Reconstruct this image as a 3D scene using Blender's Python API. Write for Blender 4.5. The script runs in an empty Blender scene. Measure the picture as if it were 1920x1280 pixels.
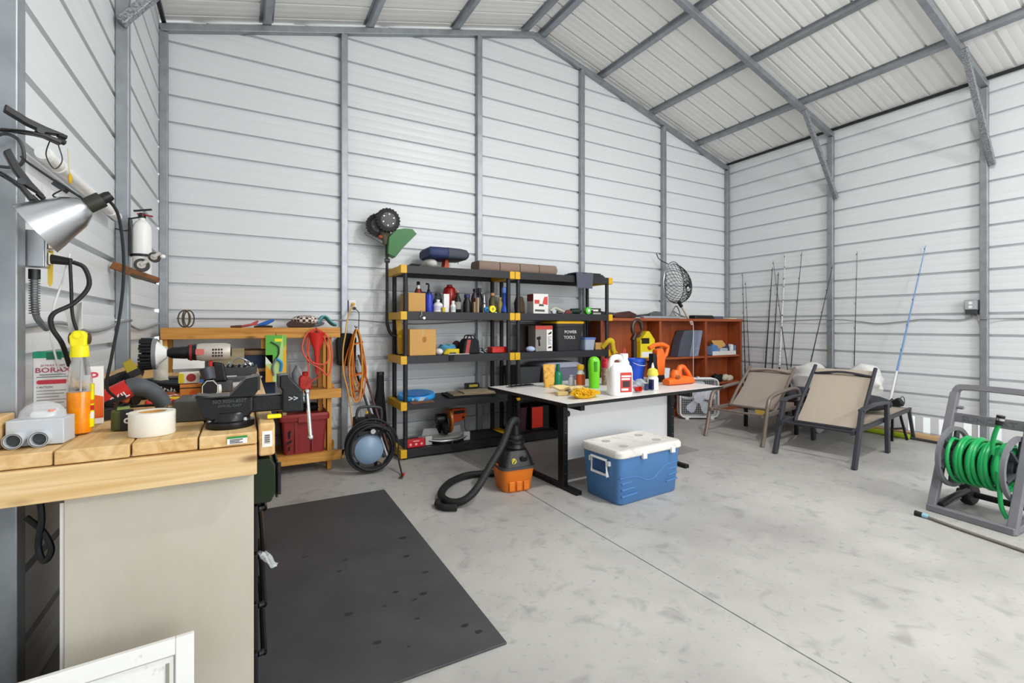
import bpy, bmesh, math, random
from mathutils import Matrix, Vector, Euler
S = bpy.context.scene
COL = S.collection
R = math.radians
PI = math.pi
random.seed(7)

# ------------------------------------------------------------------ camera
cam = bpy.data.cameras.new('camera')
cam.sensor_width = 36.0
cam.lens = 890.0 / 1920.0 * 36.0
cam.shift_y = -30.15 / 1920.0
cam.clip_start = 0.02
camo = bpy.data.objects.new('camera', cam)
camo.location = (0, 0, 1.276)
camo.rotation_euler = (R(90), 0, -0.5135)
COL.objects.link(camo)
S.camera = camo

# ------------------------------------------------------------------ world, lights, exposure
w = bpy.data.worlds.new('daylight')
S.world = w
w.use_nodes = True
bg = w.node_tree.nodes['Background']
bg.inputs[0].default_value = (0.86, 0.93, 1.0, 1)
bg.inputs[1].default_value = 1.7

def light(name, kind, loc, energy, size=0.3, rot=(0, 0, 0), col=(1, 1, 1), sy=None, spread=None):
    l = bpy.data.lights.new(name, kind)
    l.energy = energy
    l.color = col
    if kind == 'AREA':
        l.shape = 'RECTANGLE' if sy else 'DISK'
        l.size = size
        if sy: l.size_y = sy
        if spread: l.spread = spread
    else:
        l.shadow_soft_size = size
    o = bpy.data.objects.new(name, l)
    o.location = loc
    o.rotation_euler = rot
    COL.objects.link(o)
    return o
# two high-bay lamps under the ridge; a roof fill and a doorway fill are added
light('ridge_lamp', 'AREA', (2.9, 0.7, 4.42), 120, 0.12, (0, 0, 0), (1, .99, .975))
light('roof_fill', 'POINT', (3.6, 0.4, 3.7), 55, 0.10, col=(1, .99, .975))  # added fill without a fitting, brightens the roof sheets
light('ridge_lamp_rear', 'POINT', (3.7, -2.9, 3.6), 290, 0.07, col=(1, .99, .975))
light('door_fill', 'AREA', (3.1, -4.2, 1.5), 170, 3.7, (R(115), 0, 0), (0.97, 0.985, 1.0), sy=3.0)  # added soft fill at the unseen doorway, tilted up to the roof
S.view_settings.view_transform = 'Standard'
S.view_settings.look = 'None'
S.view_settings.exposure = -0.26
S.view_settings.gamma = 1.0
S.view_settings.use_curve_mapping = False
S.cycles.max_bounces = 8
S.cycles.diffuse_bounces = 4
S.cycles.caustics_reflective = False
S.cycles.caustics_refractive = False

# ------------------------------------------------------------------ materials
def lin(c):
    if isinstance(c, str):
        c = tuple(int(c[i:i + 2], 16) for i in (0, 2, 4))
    o = []
    for x in c[:3]:
        x = x / 255.0
        o.append(x / 12.92 if x <= 0.04045 else ((x + 0.055) / 1.055) ** 2.4)
    return (*o, 1.0)

_M = {}
def mat(name, col, rough=0.5, metal=0.0, var=0.0, vs=6.0, col2=None, bump=0.0, bs=60.0, alpha=1.0, trans=0.0, emit=0.0, ior=1.45, stretch=None, coat=0.0, contrast=(0.35, 0.65)):
    """principled material; var/col2 mix a second colour in by object-space noise, bump adds fine relief"""
    if name in _M: return _M[name]
    m = bpy.data.materials.new(name)
    m.use_nodes = True
    nt = m.node_tree
    b = nt.nodes['Principled BSDF']
    b.inputs['Base Color'].default_value = lin(col)
    b.inputs['Roughness'].default_value = rough
    b.inputs['Metallic'].default_value = metal
    b.inputs['IOR'].default_value = ior
    if trans: b.inputs['Transmission Weight'].default_value = trans
    if coat: b.inputs['Coat Weight'].default_value = coat
    if alpha < 1: b.inputs['Alpha'].default_value = alpha
    if emit:
        b.inputs['Emission Color'].default_value = lin(col)
        b.inputs['Emission Strength'].default_value = emit
    if var or bump:
        tc = nt.nodes.new('ShaderNodeTexCoord')
        mp = nt.nodes.new('ShaderNodeMapping')
        nt.links.new(tc.outputs['Object'], mp.inputs[0])
        if stretch: mp.inputs['Scale'].default_value = stretch
    if var:
        n = nt.nodes.new('ShaderNodeTexNoise')
        n.inputs['Scale'].default_value = vs
        n.inputs['Detail'].default_value = 6
        n.inputs['Roughness'].default_value = 0.6
        nt.links.new(mp.outputs[0], n.inputs['Vector'])
        r = nt.nodes.new('ShaderNodeMapRange')
        r.inputs['From Min'].default_value, r.inputs['From Max'].default_value = contrast
        r.inputs['To Max'].default_value = var
        nt.links.new(n.outputs['Fac'], r.inputs['Value'])
        mx = nt.nodes.new('ShaderNodeMix')
        mx.data_type = 'RGBA'
        mx.inputs[6].default_value = lin(col)
        mx.inputs[7].default_value = lin(col2 if col2 else '202020')
        nt.links.new(r.outputs[0], mx.inputs[0])
        nt.links.new(mx.outputs[2], b.inputs['Base Color'])
    if bump:
        n2 = nt.nodes.new('ShaderNodeTexNoise')
        n2.inputs['Scale'].default_value = bs
        n2.inputs['Detail'].default_value = 3
        nt.links.new(mp.outputs[0], n2.inputs['Vector'])
        bp = nt.nodes.new('ShaderNodeBump')
        bp.inputs['Strength'].default_value = bump
        bp.inputs['Distance'].default_value = 0.002
        nt.links.new(n2.outputs['Fac'], bp.inputs['Height'])
        nt.links.new(bp.outputs[0], b.inputs['Normal'])
    _M[name] = m
    return m

def wood(name, c1, c2, knot, axis='y', rough=0.6, scale=1.0, kscale=3.0, kamt=0.8):
    """sawn timber: grain stretched along one axis, dark knots"""
    if name in _M: return _M[name]
    m = mat(name, c1, rough)
    nt = m.node_tree
    b = nt.nodes['Principled BSDF']
    tc = nt.nodes.new('ShaderNodeTexCoord')
    mp = nt.nodes.new('ShaderNodeMapping')
    st = {'x': (0.7, 14, 14), 'y': (14, 0.7, 14), 'z': (14, 14, 0.7)}[axis]
    mp.inputs['Scale'].default_value = tuple(s * scale for s in st)
    nt.links.new(tc.outputs['Object'], mp.inputs[0])
    n = nt.nodes.new('ShaderNodeTexNoise')
    n.inputs['Scale'].default_value = 2.2
    n.inputs['Detail'].default_value = 5
    n.inputs['Distortion'].default_value = 0.8
    nt.links.new(mp.outputs[0], n.inputs['Vector'])
    cr = nt.nodes.new('ShaderNodeValToRGB')
    cr.color_ramp.elements[0].position = 0.34
    cr.color_ramp.elements[1].position = 0.64
    cr.color_ramp.elements[0].color = lin(c2)
    cr.color_ramp.elements[1].color = lin(c1)
    nt.links.new(n.outputs['Fac'], cr.inputs[0])
    mp2 = nt.nodes.new('ShaderNodeMapping')
    st2 = {'x': (0.55, 1.6, 1.6), 'y': (1.6, 0.55, 1.6), 'z': (1.6, 1.6, 0.55)}[axis]
    mp2.inputs['Scale'].default_value = tuple(s * kscale for s in st2)
    nt.links.new(tc.outputs['Object'], mp2.inputs[0])
    v = nt.nodes.new('ShaderNodeTexVoronoi')
    v.inputs['Scale'].default_value = 1.5
    nt.links.new(mp2.outputs[0], v.inputs['Vector'])
    r = nt.nodes.new('ShaderNodeMapRange')
    r.inputs['From Min'].default_value, r.inputs['From Max'].default_value = 0.06, 0.20
    r.inputs['To Min'].default_value, r.inputs['To Max'].default_value = kamt, 0
    nt.links.new(v.outputs['Distance'], r.inputs['Value'])
    mx = nt.nodes.new('ShaderNodeMix')
    mx.data_type = 'RGBA'
    nt.links.new(r.outputs[0], mx.inputs[0])
    nt.links.new(cr.outputs[0], mx.inputs[6])
    mx.inputs[7].default_value = lin(knot)
    nt.links.new(mx.outputs[2], b.inputs['Base Color'])
    bp = nt.nodes.new('ShaderNodeBump')
    bp.inputs['Strength'].default_value = 0.25
    bp.inputs['Distance'].default_value = 0.002
    nt.links.new(n.outputs['Fac'], bp.inputs['Height'])
    nt.links.new(bp.outputs[0], b.inputs['Normal'])
    return m

# ------------------------------------------------------------------ mesh helpers
class MB:
    def __init__(s):
        s.v = []; s.f = []
    def add(s, vs, fs, M=None):
        o = len(s.v)
        if M is not None: vs = [M @ Vector(p) for p in vs]
        s.v += [tuple(p) for p in vs]
        s.f += [tuple(i + o for i in q) for q in fs]
        return s
    def box(s, x0, x1, y0, y1, z0, z1, M=None):
        vs = [(x, y, z) for z in (z0, z1) for y in (y0, y1) for x in (x0, x1)]
        return s.add(vs, [(0, 2, 3, 1), (4, 5, 7, 6), (0, 1, 5, 4), (2, 6, 7, 3), (0, 4, 6, 2), (1, 3, 7, 5)], M)
    def cbox(s, c, d, rot=None):
        M = Matrix.Translation(c)
        if rot: M = M @ Euler(rot).to_matrix().to_4x4()
        return s.box(-d[0] / 2, d[0] / 2, -d[1] / 2, d[1] / 2, -d[2] / 2, d[2] / 2, M)
    def cyl(s, p0, p1, r0, r1=None, n=14, cap=True):
        return s.tube([p0, p1], [r0, r0 if r1 is None else r1], n, cap=cap)
    def tube(s, pts, r, n=8, closed=False, cap=True, sq=None):
        pts = [Vector(p) for p in pts]
        k = len(pts)
        rs = r if isinstance(r, (list, tuple)) else [r] * k
        tg = []
        for i in range(k):
            a = pts[(i - 1) % k] if (closed or i) else pts[i]
            b = pts[(i + 1) % k] if (closed or i < k - 1) else pts[i]
            t = b - a
            tg.append(t.normalized() if t.length > 1e-9 else Vector((0, 0, 1)))
        t0 = tg[0]
        u = Vector((0, 0, 1)) if abs(t0.z) < 0.9 else Vector((1, 0, 0))
        u = (u - t0 * u.dot(t0)).normalized()
        vs = []
        for i in range(k):
            t = tg[i]
            u = u - t * u.dot(t)
            if u.length < 1e-6:
                u = Vector((1, 0, 0)) - t * t.x
            u.normalize()
            q = t.cross(u)
            for j in range(n):
                if sq:  # rectangular section: sq=(half width along q, half height along u)
                    a, b = ((sq[0], sq[1]), (-sq[0], sq[1]), (-sq[0], -sq[1]), (sq[0], -sq[1]))[j]
                    vs.append(pts[i] + q * a + u * b)
                else:
                    an = 2 * PI * j / n
                    vs.append(pts[i] + (u * math.cos(an) + q * math.sin(an)) * rs[i])
        fs = []
        for i in range(k if closed else k - 1):
            a, b = i * n, ((i + 1) % k) * n
            for j in range(n):
                j2 = (j + 1) % n
                fs.append((a + j, a + j2, b + j2, b + j))
        if cap and not closed:
            fs.append(tuple(range(n - 1, -1, -1)))
            fs.append(tuple((k - 1) * n + j for j in range(n)))
        return s.add(vs, fs)
    def bar(s, pts, wd, ht, closed=False):
        return s.tube(pts, 0, 4, closed, True, (wd / 2, ht / 2))
    def lathe(s, prof, n=20, M=None, sx=1.0, sy=1.0, loop=False):
        vs = []
        for r, z in prof:
            for j in range(n):
                a = 2 * PI * j / n
                vs.append((r * math.cos(a) * sx, r * math.sin(a) * sy, z))
        fs = []
        for i in range(len(prof) - 1):
            for j in range(n):
                j2 = (j + 1) % n
                fs.append((i * n + j, i * n + j2, (i + 1) * n + j2, (i + 1) * n + j))
        if loop:
            k = (len(prof) - 1) * n
            for j in range(n): fs.append((k + j, k + (j + 1) % n, (j + 1) % n, j))
        else:
            fs.append(tuple(range(n - 1, -1, -1)))
            fs.append(tuple((len(prof) - 1) * n + j for j in range(n)))
        return s.add(vs, fs, M)
    def prism(s, poly, lo, hi, axis='z', M=None):
        n = len(poly)
        def p(a, b, c):
            return {'z': (a, b, c), 'y': (a, c, b), 'x': (c, a, b)}[axis]
        vs = [p(a, b, lo) for a, b in poly] + [p(a, b, hi) for a, b in poly]
        fs = [tuple(range(n - 1, -1, -1)), tuple(range(n, 2 * n))]
        for i in range(n):
            j = (i + 1) % n
            fs.append((i, j, n + j, n + i))
        return s.add(vs, fs, M)
    def ell(s, c, r, nu=14, nv=8, M=None):
        pr = []
        for i in range(nv + 1):
            a = -PI / 2 + PI * i / nv
            pr.append((max(math.cos(a), 1e-3), math.sin(a)))
        T = Matrix.Translation(c) @ Matrix.Diagonal((r[0], r[1], r[2], 1))
        if M is not None: T = M @ T
        return s.lathe(pr, nu, T)
    def loft(s, secs, cap=True):
        n = len(secs[0])
        vs = [p for q in secs for p in q]
        fs = []
        for i in range(len(secs) - 1):
            for j in range(n):
                j2 = (j + 1) % n
                fs.append((i * n + j, i * n + j2, (i + 1) * n + j2, (i + 1) * n + j))
        if cap:
            fs.append(tuple(range(n - 1, -1, -1)))
            fs.append(tuple((len(secs) - 1) * n + j for j in range(n)))
        return s.add(vs, fs)
    def sheet(s, fn, nu, nv, th=0.0):
        """surface fn(u,v); th gives it thickness along its own normal (approx.)"""
        g = [[Vector(fn(i / nu, j / nv)) for j in range(nv + 1)] for i in range(nu + 1)]
        top = []; bot = []
        for i in range(nu + 1):
            for j in range(nv + 1):
                a = g[min(i + 1, nu)][j] - g[max(i - 1, 0)][j]
                b = g[i][min(j + 1, nv)] - g[i][max(j - 1, 0)]
                nn = a.cross(b)
                nn = nn.normalized() if nn.length > 1e-9 else Vector((0, 0, 1))
                top.append(g[i][j] + nn * th / 2); bot.append(g[i][j] - nn * th / 2)
        W = nv + 1; N = len(top)
        fs = []
        for i in range(nu):
            for j in range(nv):
                a, b, c, d = i * W + j, (i + 1) * W + j, (i + 1) * W + j + 1, i * W + j + 1
                fs.append((a, b, c, d))
                if th: fs.append((N + d, N + c, N + b, N + a))
        if th:
            for i in range(nu):
                for j, fl in ((0, 0), (nv, 1)):
                    a, b = i * W + j, (i + 1) * W + j
                    fs.append((a, N + a, N + b, b) if not fl else (b, N + b, N + a, a))
            for j in range(nv):
                for i, fl in ((0, 1), (nu, 0)):
                    a, b = i * W + j, i * W + j + 1
                    fs.append((a, N + a, N + b, b) if not fl else (b, N + b, N + a, a))
        return s.add(top + (bot if th else []), fs)
    def build(s, name, m, parent=None, loc=(0, 0, 0), rot=(0, 0, 0), bevel=0.0, seg=2, smooth=None, sub=0, ang=0.7, fix=True):
        me = bpy.data.meshes.new(name)
        me.from_pydata(s.v, [], s.f)
        if fix:
            bm = bmesh.new(); bm.from_mesh(me)
            bmesh.ops.recalc_face_normals(bm, faces=bm.faces)
            bm.to_mesh(me); bm.free()
        if smooth is None: smooth = True
        if smooth:
            me.polygons.foreach_set('use_smooth', [True] * len(me.polygons))
            me.set_sharp_from_angle(angle=ang)
        me.materials.append(m)
        o = bpy.data.objects.new(name, me)
        o.location = loc; o.rotation_euler = rot
        COL.objects.link(o)
        if parent: o.parent = parent
        if bevel:
            b = o.modifiers.new('edges', 'BEVEL')
            b.width = bevel; b.segments = seg; b.limit_method = 'ANGLE'; b.angle_limit = R(35)
            b.harden_normals = True
        if sub:
            d = o.modifiers.new('smooth', 'SUBSURF'); d.levels = sub; d.render_levels = sub
        return o

def tag(o, label=None, cat=None, group=None, kind=None):
    if label: o['label'] = label
    if cat: o['category'] = cat
    if group: o['group'] = group
    if kind: o['kind'] = kind
    return o
def thing(name, label, cat, loc=(0, 0, 0), rz=0.0, group=None, rot=None):
    o = bpy.data.objects.new(name, None)
    o.empty_display_size = 0.1
    COL.objects.link(o)
    o.location = loc
    o.rotation_euler = rot if rot else (0, 0, rz)
    return tag(o, label, cat, group)
def copy_tree(o, parent=None):
    c = o.copy(); COL.objects.link(c)
    c.parent = parent
    for ch in list(o.children): copy_tree(ch, c)
    return c
def bez(pts, n=8):
    """Catmull-Rom through points"""
    P = [Vector(p) for p in pts]
    P = [P[0] * 2 - P[1]] + P + [P[-1] * 2 - P[-2]]
    out = []
    for i in range(1, len(P) - 2):
        for k in range(n):
            t = k / n
            a, b, c, d = P[i - 1], P[i], P[i + 1], P[i + 2]
            out.append(0.5 * ((2 * b) + (c - a) * t + (2 * a - 5 * b + 4 * c - d) * t * t + (3 * b - a - 3 * c + d) * t ** 3))
    out.append(P[-2])
    return out
def ring(c, r, n=28, ax='z', ry=None):
    ry = ry or r
    o = []
    for i in range(n):
        a = 2 * PI * i / n
        p, q = r * math.cos(a), ry * math.sin(a)
        o.append({'z': (c[0] + p, c[1] + q, c[2]), 'y': (c[0] + p, c[1], c[2] + q), 'x': (c[0], c[1] + p, c[2] + q)}[ax])
    return o
def rrect(w, h, r, n=4):
    o = []
    for cx, cy, a0 in ((w / 2 - r, h / 2 - r, 0), (-w / 2 + r, h / 2 - r, 90), (-w / 2 + r, -h / 2 + r, 180), (w / 2 - r, -h / 2 + r, 270)):
        for i in range(n + 1):
            a = R(a0 + 90 * i / n)
            o.append((cx + r * math.cos(a), cy + r * math.sin(a)))
    return o
FRONT = (R(90), 0, 0)    # lettering on a face that looks along -y
def text(s, size, m, parent, loc, rot=FRONT, name='lettering', sx=1.0, ex=0.0004, align='CENTER', bold=0.0):
    c = bpy.data.curves.new(name, 'FONT')
    c.body = s; c.size = size; c.extrude = ex; c.align_x = align; c.align_y = 'CENTER'; c.offset = bold
    c.resolution_u = 2
    c.materials.append(m)
    tmp = bpy.data.objects.new('lettering_curve', c)
    me = bpy.data.meshes.new_from_object(tmp)
    bpy.data.objects.remove(tmp)
    if not me.materials: me.materials.append(m)
    o = bpy.data.objects.new(name, me)
    o.location = loc; o.rotation_euler = rot; o.scale = (sx, 1, 1)
    COL.objects.link(o)
    o.parent = parent
    return o

# shared materials
K = dict(
    steel=mat('galvanised_steel', '94999e', 0.42, 0.65, 0.55, 9, 'b0b5ba', 0.05, 40),
    steel_speck=mat('speckled_galvanised_steel', 'a9adb2', 0.45, 0.55, 0.9, 110, '63676c', 0.1, 90, contrast=(0.45, 0.6)),
    panel=mat('white_painted_sheet_steel', 'e0e3e5', 0.34, 0.0, 0.25, 1.2, 'd6dadc'),
    roofsheet=mat('white_painted_roof_sheet', 'efefec', 0.42, 0.0, 0.3, 1.5, 'e4e4e1'),
    black=mat('black_plastic', '141415', 0.42), blackm=mat('matt_black', '0f0f10', 0.75), blackg=mat('glossy_black', '121214', 0.2),
    shelf=mat('charcoal_shelf_plastic', '222226', 0.5, 0, 0.3, 30, '303036'),
    rubber=mat('black_rubber', '1a1a1b', 0.6), dgrey=mat('dark_grey_plastic', '3b3d40', 0.5), grey=mat('grey_plastic', '7d8085', 0.5),
    lgrey=mat('light_grey_plastic', 'c3c8ce', 0.45), white=mat('white_plastic', 'e9e9e7', 0.4), whitem=mat('white_paper', 'eceae6', 0.75),
    yellow=mat('yellow_plastic', 'e0ad1c', 0.45), byellow=mat('bright_yellow_plastic', 'f3e414', 0.4),
    orange=mat('orange_plastic', 'e8650f', 0.42), red=mat('red_plastic', 'cf2a24', 0.4), dred=mat('dark_red_plastic', '8d2424', 0.5),
    blue=mat('blue_plastic', '2251c8', 0.4), cyan=mat('sky_blue_plastic', '1f93df', 0.4), navy=mat('navy_plastic', '1c2450', 0.45),
    green=mat('green_plastic', '2f8a3c', 0.45), lime=mat('lime_green_plastic', '6fd41a', 0.3),
    chrome=mat('bright_metal', 'c9ccd0', 0.22, 1.0), alu=mat('aluminium', 'b9bcc0', 0.35, 1.0), iron=mat('dark_iron', '3a3c3f', 0.45, 0.7),
    brass=mat('brass', 'c9a850', 0.35, 1.0),
    card=mat('brown_cardboard', 'd3a35f', 0.8, 0, 0.25, 4, 'b98748'),
    clear=mat('clear_plastic', 'eef2f4', 0.08, trans=1.0, ior=1.3),
)
# ------------------------------------------------------------------ the building
XL, XR, YB, YF = -0.62, 6.745, 4.945, -4.30
XA, ZA, SL = 3.075, 4.785, 0.285        # ridge: x, underside of the rafters, slope
SP = 0.2286                              # rib spacing of the sheets
def rafter_z(x): return ZA - SL * abs(x - XA)
def roof_z(x): return rafter_z(x) + 0.115

# floor slab with one sawn joint
fl = MB()
jx = 1.888
prof = [(XL - 0.06, -0.15), (XL - 0.06, 0.0), (jx - 0.004, 0.0), (jx - 0.002, -0.009), (jx + 0.002, -0.009), (jx + 0.004, 0.0), (XR + 0.06, 0.0), (XR + 0.06, -0.15)]
fl.prism([(x, z) for x, z in prof], YF, YB + 0.02, 'y')
conc = mat('concrete', 'b6b4b0', 0.5, 0, 0.9, 0.8, '93918e', 0.3, 45, contrast=(0.38, 0.72))
def concrete_detail(m):
    nt = m.node_tree; b = nt.nodes['Principled BSDF']
    prev = b.inputs['Base Color'].links[0].from_socket
    tc = nt.nodes.new('ShaderNodeTexCoord')
    for sc, lo, hi, amt, c in ((2.6, 0.52, 0.75, 0.5, 'bfbdb9'), (7.0, 0.56, 0.72, 0.5, '7c7a77'), (26.0, 0.60, 0.75, 0.45, '72706d')):
        n = nt.nodes.new('ShaderNodeTexNoise'); n.inputs['Scale'].default_value = sc; n.inputs['Detail'].default_value = 8
        n.inputs['Distortion'].default_value = 0.6
        nt.links.new(tc.outputs['Object'], n.inputs['Vector'])
        r = nt.nodes.new('ShaderNodeMapRange'); r.inputs['From Min'].default_value = lo; r.inputs['From Max'].default_value = hi; r.inputs['To Max'].default_value = amt
        nt.links.new(n.outputs['Fac'], r.inputs['Value'])
        mx = nt.nodes.new('ShaderNodeMix'); mx.data_type = 'RGBA'; mx.inputs[7].default_value = lin(c)
        nt.links.new(r.outputs[0], mx.inputs[0]); nt.links.new(prev, mx.inputs[6]); prev = mx.outputs[2]
    nt.links.new(prev, b.inputs['Base Color'])
concrete_detail(conc)
tag(fl.build('floor', conc, smooth=False), 'grey concrete slab floor with a sawn control joint', kind='structure')
gm = MB().box(-40, 40, -40, 40, -0.5, -0.16)
tag(gm.build('ground', mat('pale_ground', 'e2dfd6', 0.9), smooth=False), 'pale open ground outside the building', kind='structure')

# ribbed sheets: profile (distance along, depth outward)
def rib_profile(lo, hi, phase, depth=0.036):
    out = [(lo, 0.0)]
    k = math.floor((lo - phase) / SP) - 1
    while True:
        c = phase + k * SP
        if c > hi + SP: break
        for d, h in ((-0.018, 0), (-0.013, depth), (0.010, depth), (0.012, 0), (0.0762 - 0.014, 0), (0.0762, 0.0016), (0.0762 + 0.014, 0), (0.1524 - 0.014, 0), (0.1524, 0.0016), (0.1524 + 0.014, 0)):
            z = c + d
            if lo < z < hi: out.append((z, h))
        k += 1
    out.append((hi, 0.0))
    return out
PH = 3.688
PR = rib_profile(0.02, 3.825, PH)
def side_wall(name, x, sgn, y0, y1, label, prof, cut=None):
    b = MB()
    vs = []
    for z, h in prof: vs += [(x + sgn * h, y0, z), (x + sgn * h, y1, z)]
    fs = [(2 * i, 2 * i + 1, 2 * i + 3, 2 * i + 2) for i in range(len(prof) - 1)]
    b.add(vs, fs)
    if cut:
        for a0, a1, z0, z1 in cut: b.box(min(x, x + sgn * 0.002), max(x, x + sgn * 0.002), a0, a1, z0, z1)
    return tag(b.build(name, K['panel'], fix=False, ang=0.2), label, kind='structure')
side_wall('wall_left', XL, -1, YF, YB, 'white ribbed steel sheet wall behind the workbench', PR)
# right wall: slots cut low in the sheet imitate bright patches of sunlight
slots = [2.52, 2.38, 2.24, 2.03, 1.915, 1.80]
cuts = []; y = YF
for c in sorted(slots):
    cuts.append((y, c - 0.032, 0.02, 0.23)); y = c + 0.032
cuts.append((y, YB, 0.02, 0.23))
side_wall('wall_right', XR, 1, YF, YB, 'white ribbed steel sheet wall behind the sun loungers', rib_profile(0.23, 3.825, PH), cuts)
# back gable wall
b = MB(); prof = rib_profile(0.02, 4.86, PH); vs = []
def span(z):
    h = (roof_z(XA) - 0.012 - z) / SL
    return max(XL, XA - h), min(XR, XA + h)
for z, h in prof:
    a, c = span(z); vs += [(a, YB + h, z), (c, YB + h, z)]
b.add(vs, [(2 * i, 2 * i + 1, 2 * i + 3, 2 * i + 2) for i in range(len(prof) - 1)])
tag(b.build('wall_back', K['panel'], fix=False, ang=0.2), 'white ribbed steel gable wall behind the shelving', kind='structure')
# front wall with the wide open door behind the photographer
b = MB()
b.box(XL, 1.25, YF - 0.03, YF, 0, 3.8); b.box(4.95, XR, YF - 0.03, YF, 0, 3.8); b.box(1.25, 4.95, YF - 0.03, YF, 3.3, 3.8)
b.prism([(XL, 3.8), (XR, 3.8), (XA, 4.88)], YF - 0.03, YF, 'y')
tag(b.build('wall_front', K['panel'], smooth=False), 'white front wall with a wide open doorway', kind='structure')
# roof sheets, ribs running down the slope
b = MB(); prof = rib_profile(YF - 0.15, YB + 0.14, 0.06, 0.022)
for xe, sg in ((XL - 0.16, 0), (XR + 0.16, 1)):
    vs = []
    for y, h in prof: vs += [(XA, y, roof_z(XA) + h), (xe, y, roof_z(xe) + h)]
    b.add(vs, [(2 * i, 2 * i + 1, 2 * i + 3, 2 * i + 2) for i in range(len(prof) - 1)])
b.prism([(XA - 0.25, roof_z(XA - 0.25) + 0.024), (XA, roof_z(XA) + 0.024), (XA + 0.25, roof_z(XA + 0.25) + 0.024), (XA, roof_z(XA) + 0.03)], YF - 0.15, YB + 0.14, 'y')
tag(b.build('ceiling', K['roofsheet'], fix=False, ang=0.2), 'white ribbed steel roof sheets seen from below', kind='structure')

# frame of square galvanised tube
def tubebeam(name, p0, p1, wdt, label, m='steel', ht=None):
    b = MB().bar([p0, p1], wdt, ht or wdt)
    return tag(b.build(name, K[m], bevel=0.005), label, kind='structure')
T = 0.06
posname = {0: 'back corner', 1: 'second bay', 2: 'near bay'}
for i, y in enumerate((YB - 0.03, 3.372, 1.888)):
    for sd, x in (('left', XL + 0.031), ('right', XR - 0.031)):
        top = roof_z(x) - 0.12
        tubebeam('steel_column', (x, y, 0), (x, y, top), T, f'galvanised square column at the {posname[i]} of the {sd} wall')
for i, x in enumerate((0.862, 2.338, 3.808, 5.292)):
    tubebeam('steel_column', (x, YB - 0.032, 0), (x, YB - 0.032, rafter_z(x)), T, f'galvanised square column on the gable wall, {("first", "second", "third", "fourth")[i]} from the workbench corner')
for i, y in enumerate((YB - 0.032, 3.372, 1.888, 0.35, -1.2)):
    nm = ('gable wall', 'second bay', 'near bay', 'bay beside the photographer', 'bay behind the photographer')[i]
    for sd, xe in (('left', XL + 0.005), ('right', XR - 0.005)):
        tubebeam('roof_beam', (XA, y, ZA + 0.031), (xe, y, rafter_z(xe) + 0.031), T, f'galvanised rafter of the {nm} on the {sd} slope')
for i, y in enumerate((3.372, 1.888)):
    for sd, x, sg in (('left', XL + 0.06, 1), ('right', XR - 0.06, -1)):
        b = MB()
        p0 = Vector((x - sg * 0.03, y - 0.06, 2.93)); p1 = Vector((x + sg * 0.70, y - 0.06, 3.92))
        b.bar([p0, p1], 0.05, 0.045)
        tag(b.build('brace_beam', K['steel_speck'], bevel=0.004), f'speckled galvanised knee brace at the {("second", "near")[i]} bay, {sd} side', kind='structure')
for i, x in enumerate((0.19, 1.12, 2.06, 2.965, 3.185, 4.12, 5.065, 6.01)):
    z = rafter_z(x) + 0.066
    sg = 1 if x < XA else -1
    an = math.atan(SL) * sg
    b = MB()
    # hat channel: wide flanges under the sheets, narrow crown down on the rafters
    hp = [(-0.06, 0.047), (-0.034, 0.047), (-0.026, 0.0), (0.026, 0.0), (0.034, 0.047), (0.06, 0.047), (0.06, 0.045), (0.036, 0.045), (0.028, -0.003), (-0.028, -0.003), (-0.036, 0.045), (-0.06, 0.045)]
    ca, sa = math.cos(an), math.sin(an)
    b.prism([(x + p * ca - q * sa, z + p * sa + q * ca) for p, q in hp], YF, YB, 'y')
    tag(b.build('purlin_beam', K['steel'], smooth=False), f'galvanised hat purlin, number {i + 1} counted from the workbench side', kind='structure')
for sd, x in (('left', XL + 0.031), ('right', XR - 0.031)):
    tubebeam('eave_beam', (x, YF, roof_z(x) - 0.026), (x, YB, roof_z(x) - 0.026), 0.03, f'eave rail darkened for shade on the {sd} wall', 'iron', ht=0.035)  # galvanised rail in dark iron colour: the eave shadow is painted in
    tubebeam('baseboard_' + sd, (x, YF, 0.03), (x, YB - 0.06, 0.03), T, f'galvanised base rail along the {sd} wall')
tubebeam('baseboard_back', (XL + 0.06, YB - 0.032, 0.03), (XR - 0.06, YB - 0.032, 0.03), T, 'galvanised base rail along the gable wall')
# ------------------------------------------------------------------ workbench along the left wall
pine = wood('pale_pine', 'dfbf8c', 'c99f62', '7a4e26', 'y', kscale=5.0)
pine_x = wood('pale_pine_across', 'e2c594', 'cda469', '6f4520', 'x', kscale=5.5)
pine_z = wood('pale_pine_upright', 'd9b681', 'c7a066', '7a4a22', 'z')
golden = wood('golden_pine', 'd69d4c', 'b67629', '5e3512', 'x', kscale=4.5)
golden_y = wood('golden_pine_deep', 'd79c46', 'bd7c2c', '6a3c14', 'y', kscale=2.0)
golden_z = wood('golden_pine_upright', 'd79c46', 'bd7c2c', '6a3c14', 'z', kscale=2.0)
BT = 0.948
t = thing('workbench', 'pale pine plank workbench with a grey end panel along the wall', 'workbench', (-0.27, 2.75, 0))
OX, OY = 0.27, -2.75      # world -> bench local
def L(x, y, z): return (x + OX, y + OY, z)
xs = [-0.585, -0.435, -0.275, -0.118, 0.036]
for i in range(4):
    b = MB().box(xs[i] + OX + 0.002, xs[i + 1] + OX - 0.002, 1.665 + OY + (0.004, 0, 0.006, 0.002)[i], 4.05 + OY, BT - 0.038, BT)
    b.build('plank', pine, t, bevel=0.004)
MB().box(-0.60 + OX, 0.034 + OX, 1.655 + OY, 1.693 + OY, 0.818, 0.908).build('apron_board', pine_x, t, bevel=0.004)
MB().box(0.039 + OX, 0.086 + OX, 1.70 + OY, 4.05 + OY, 0.860, 0.966).build('edge_beam', pine, t, bevel=0.008)
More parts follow.
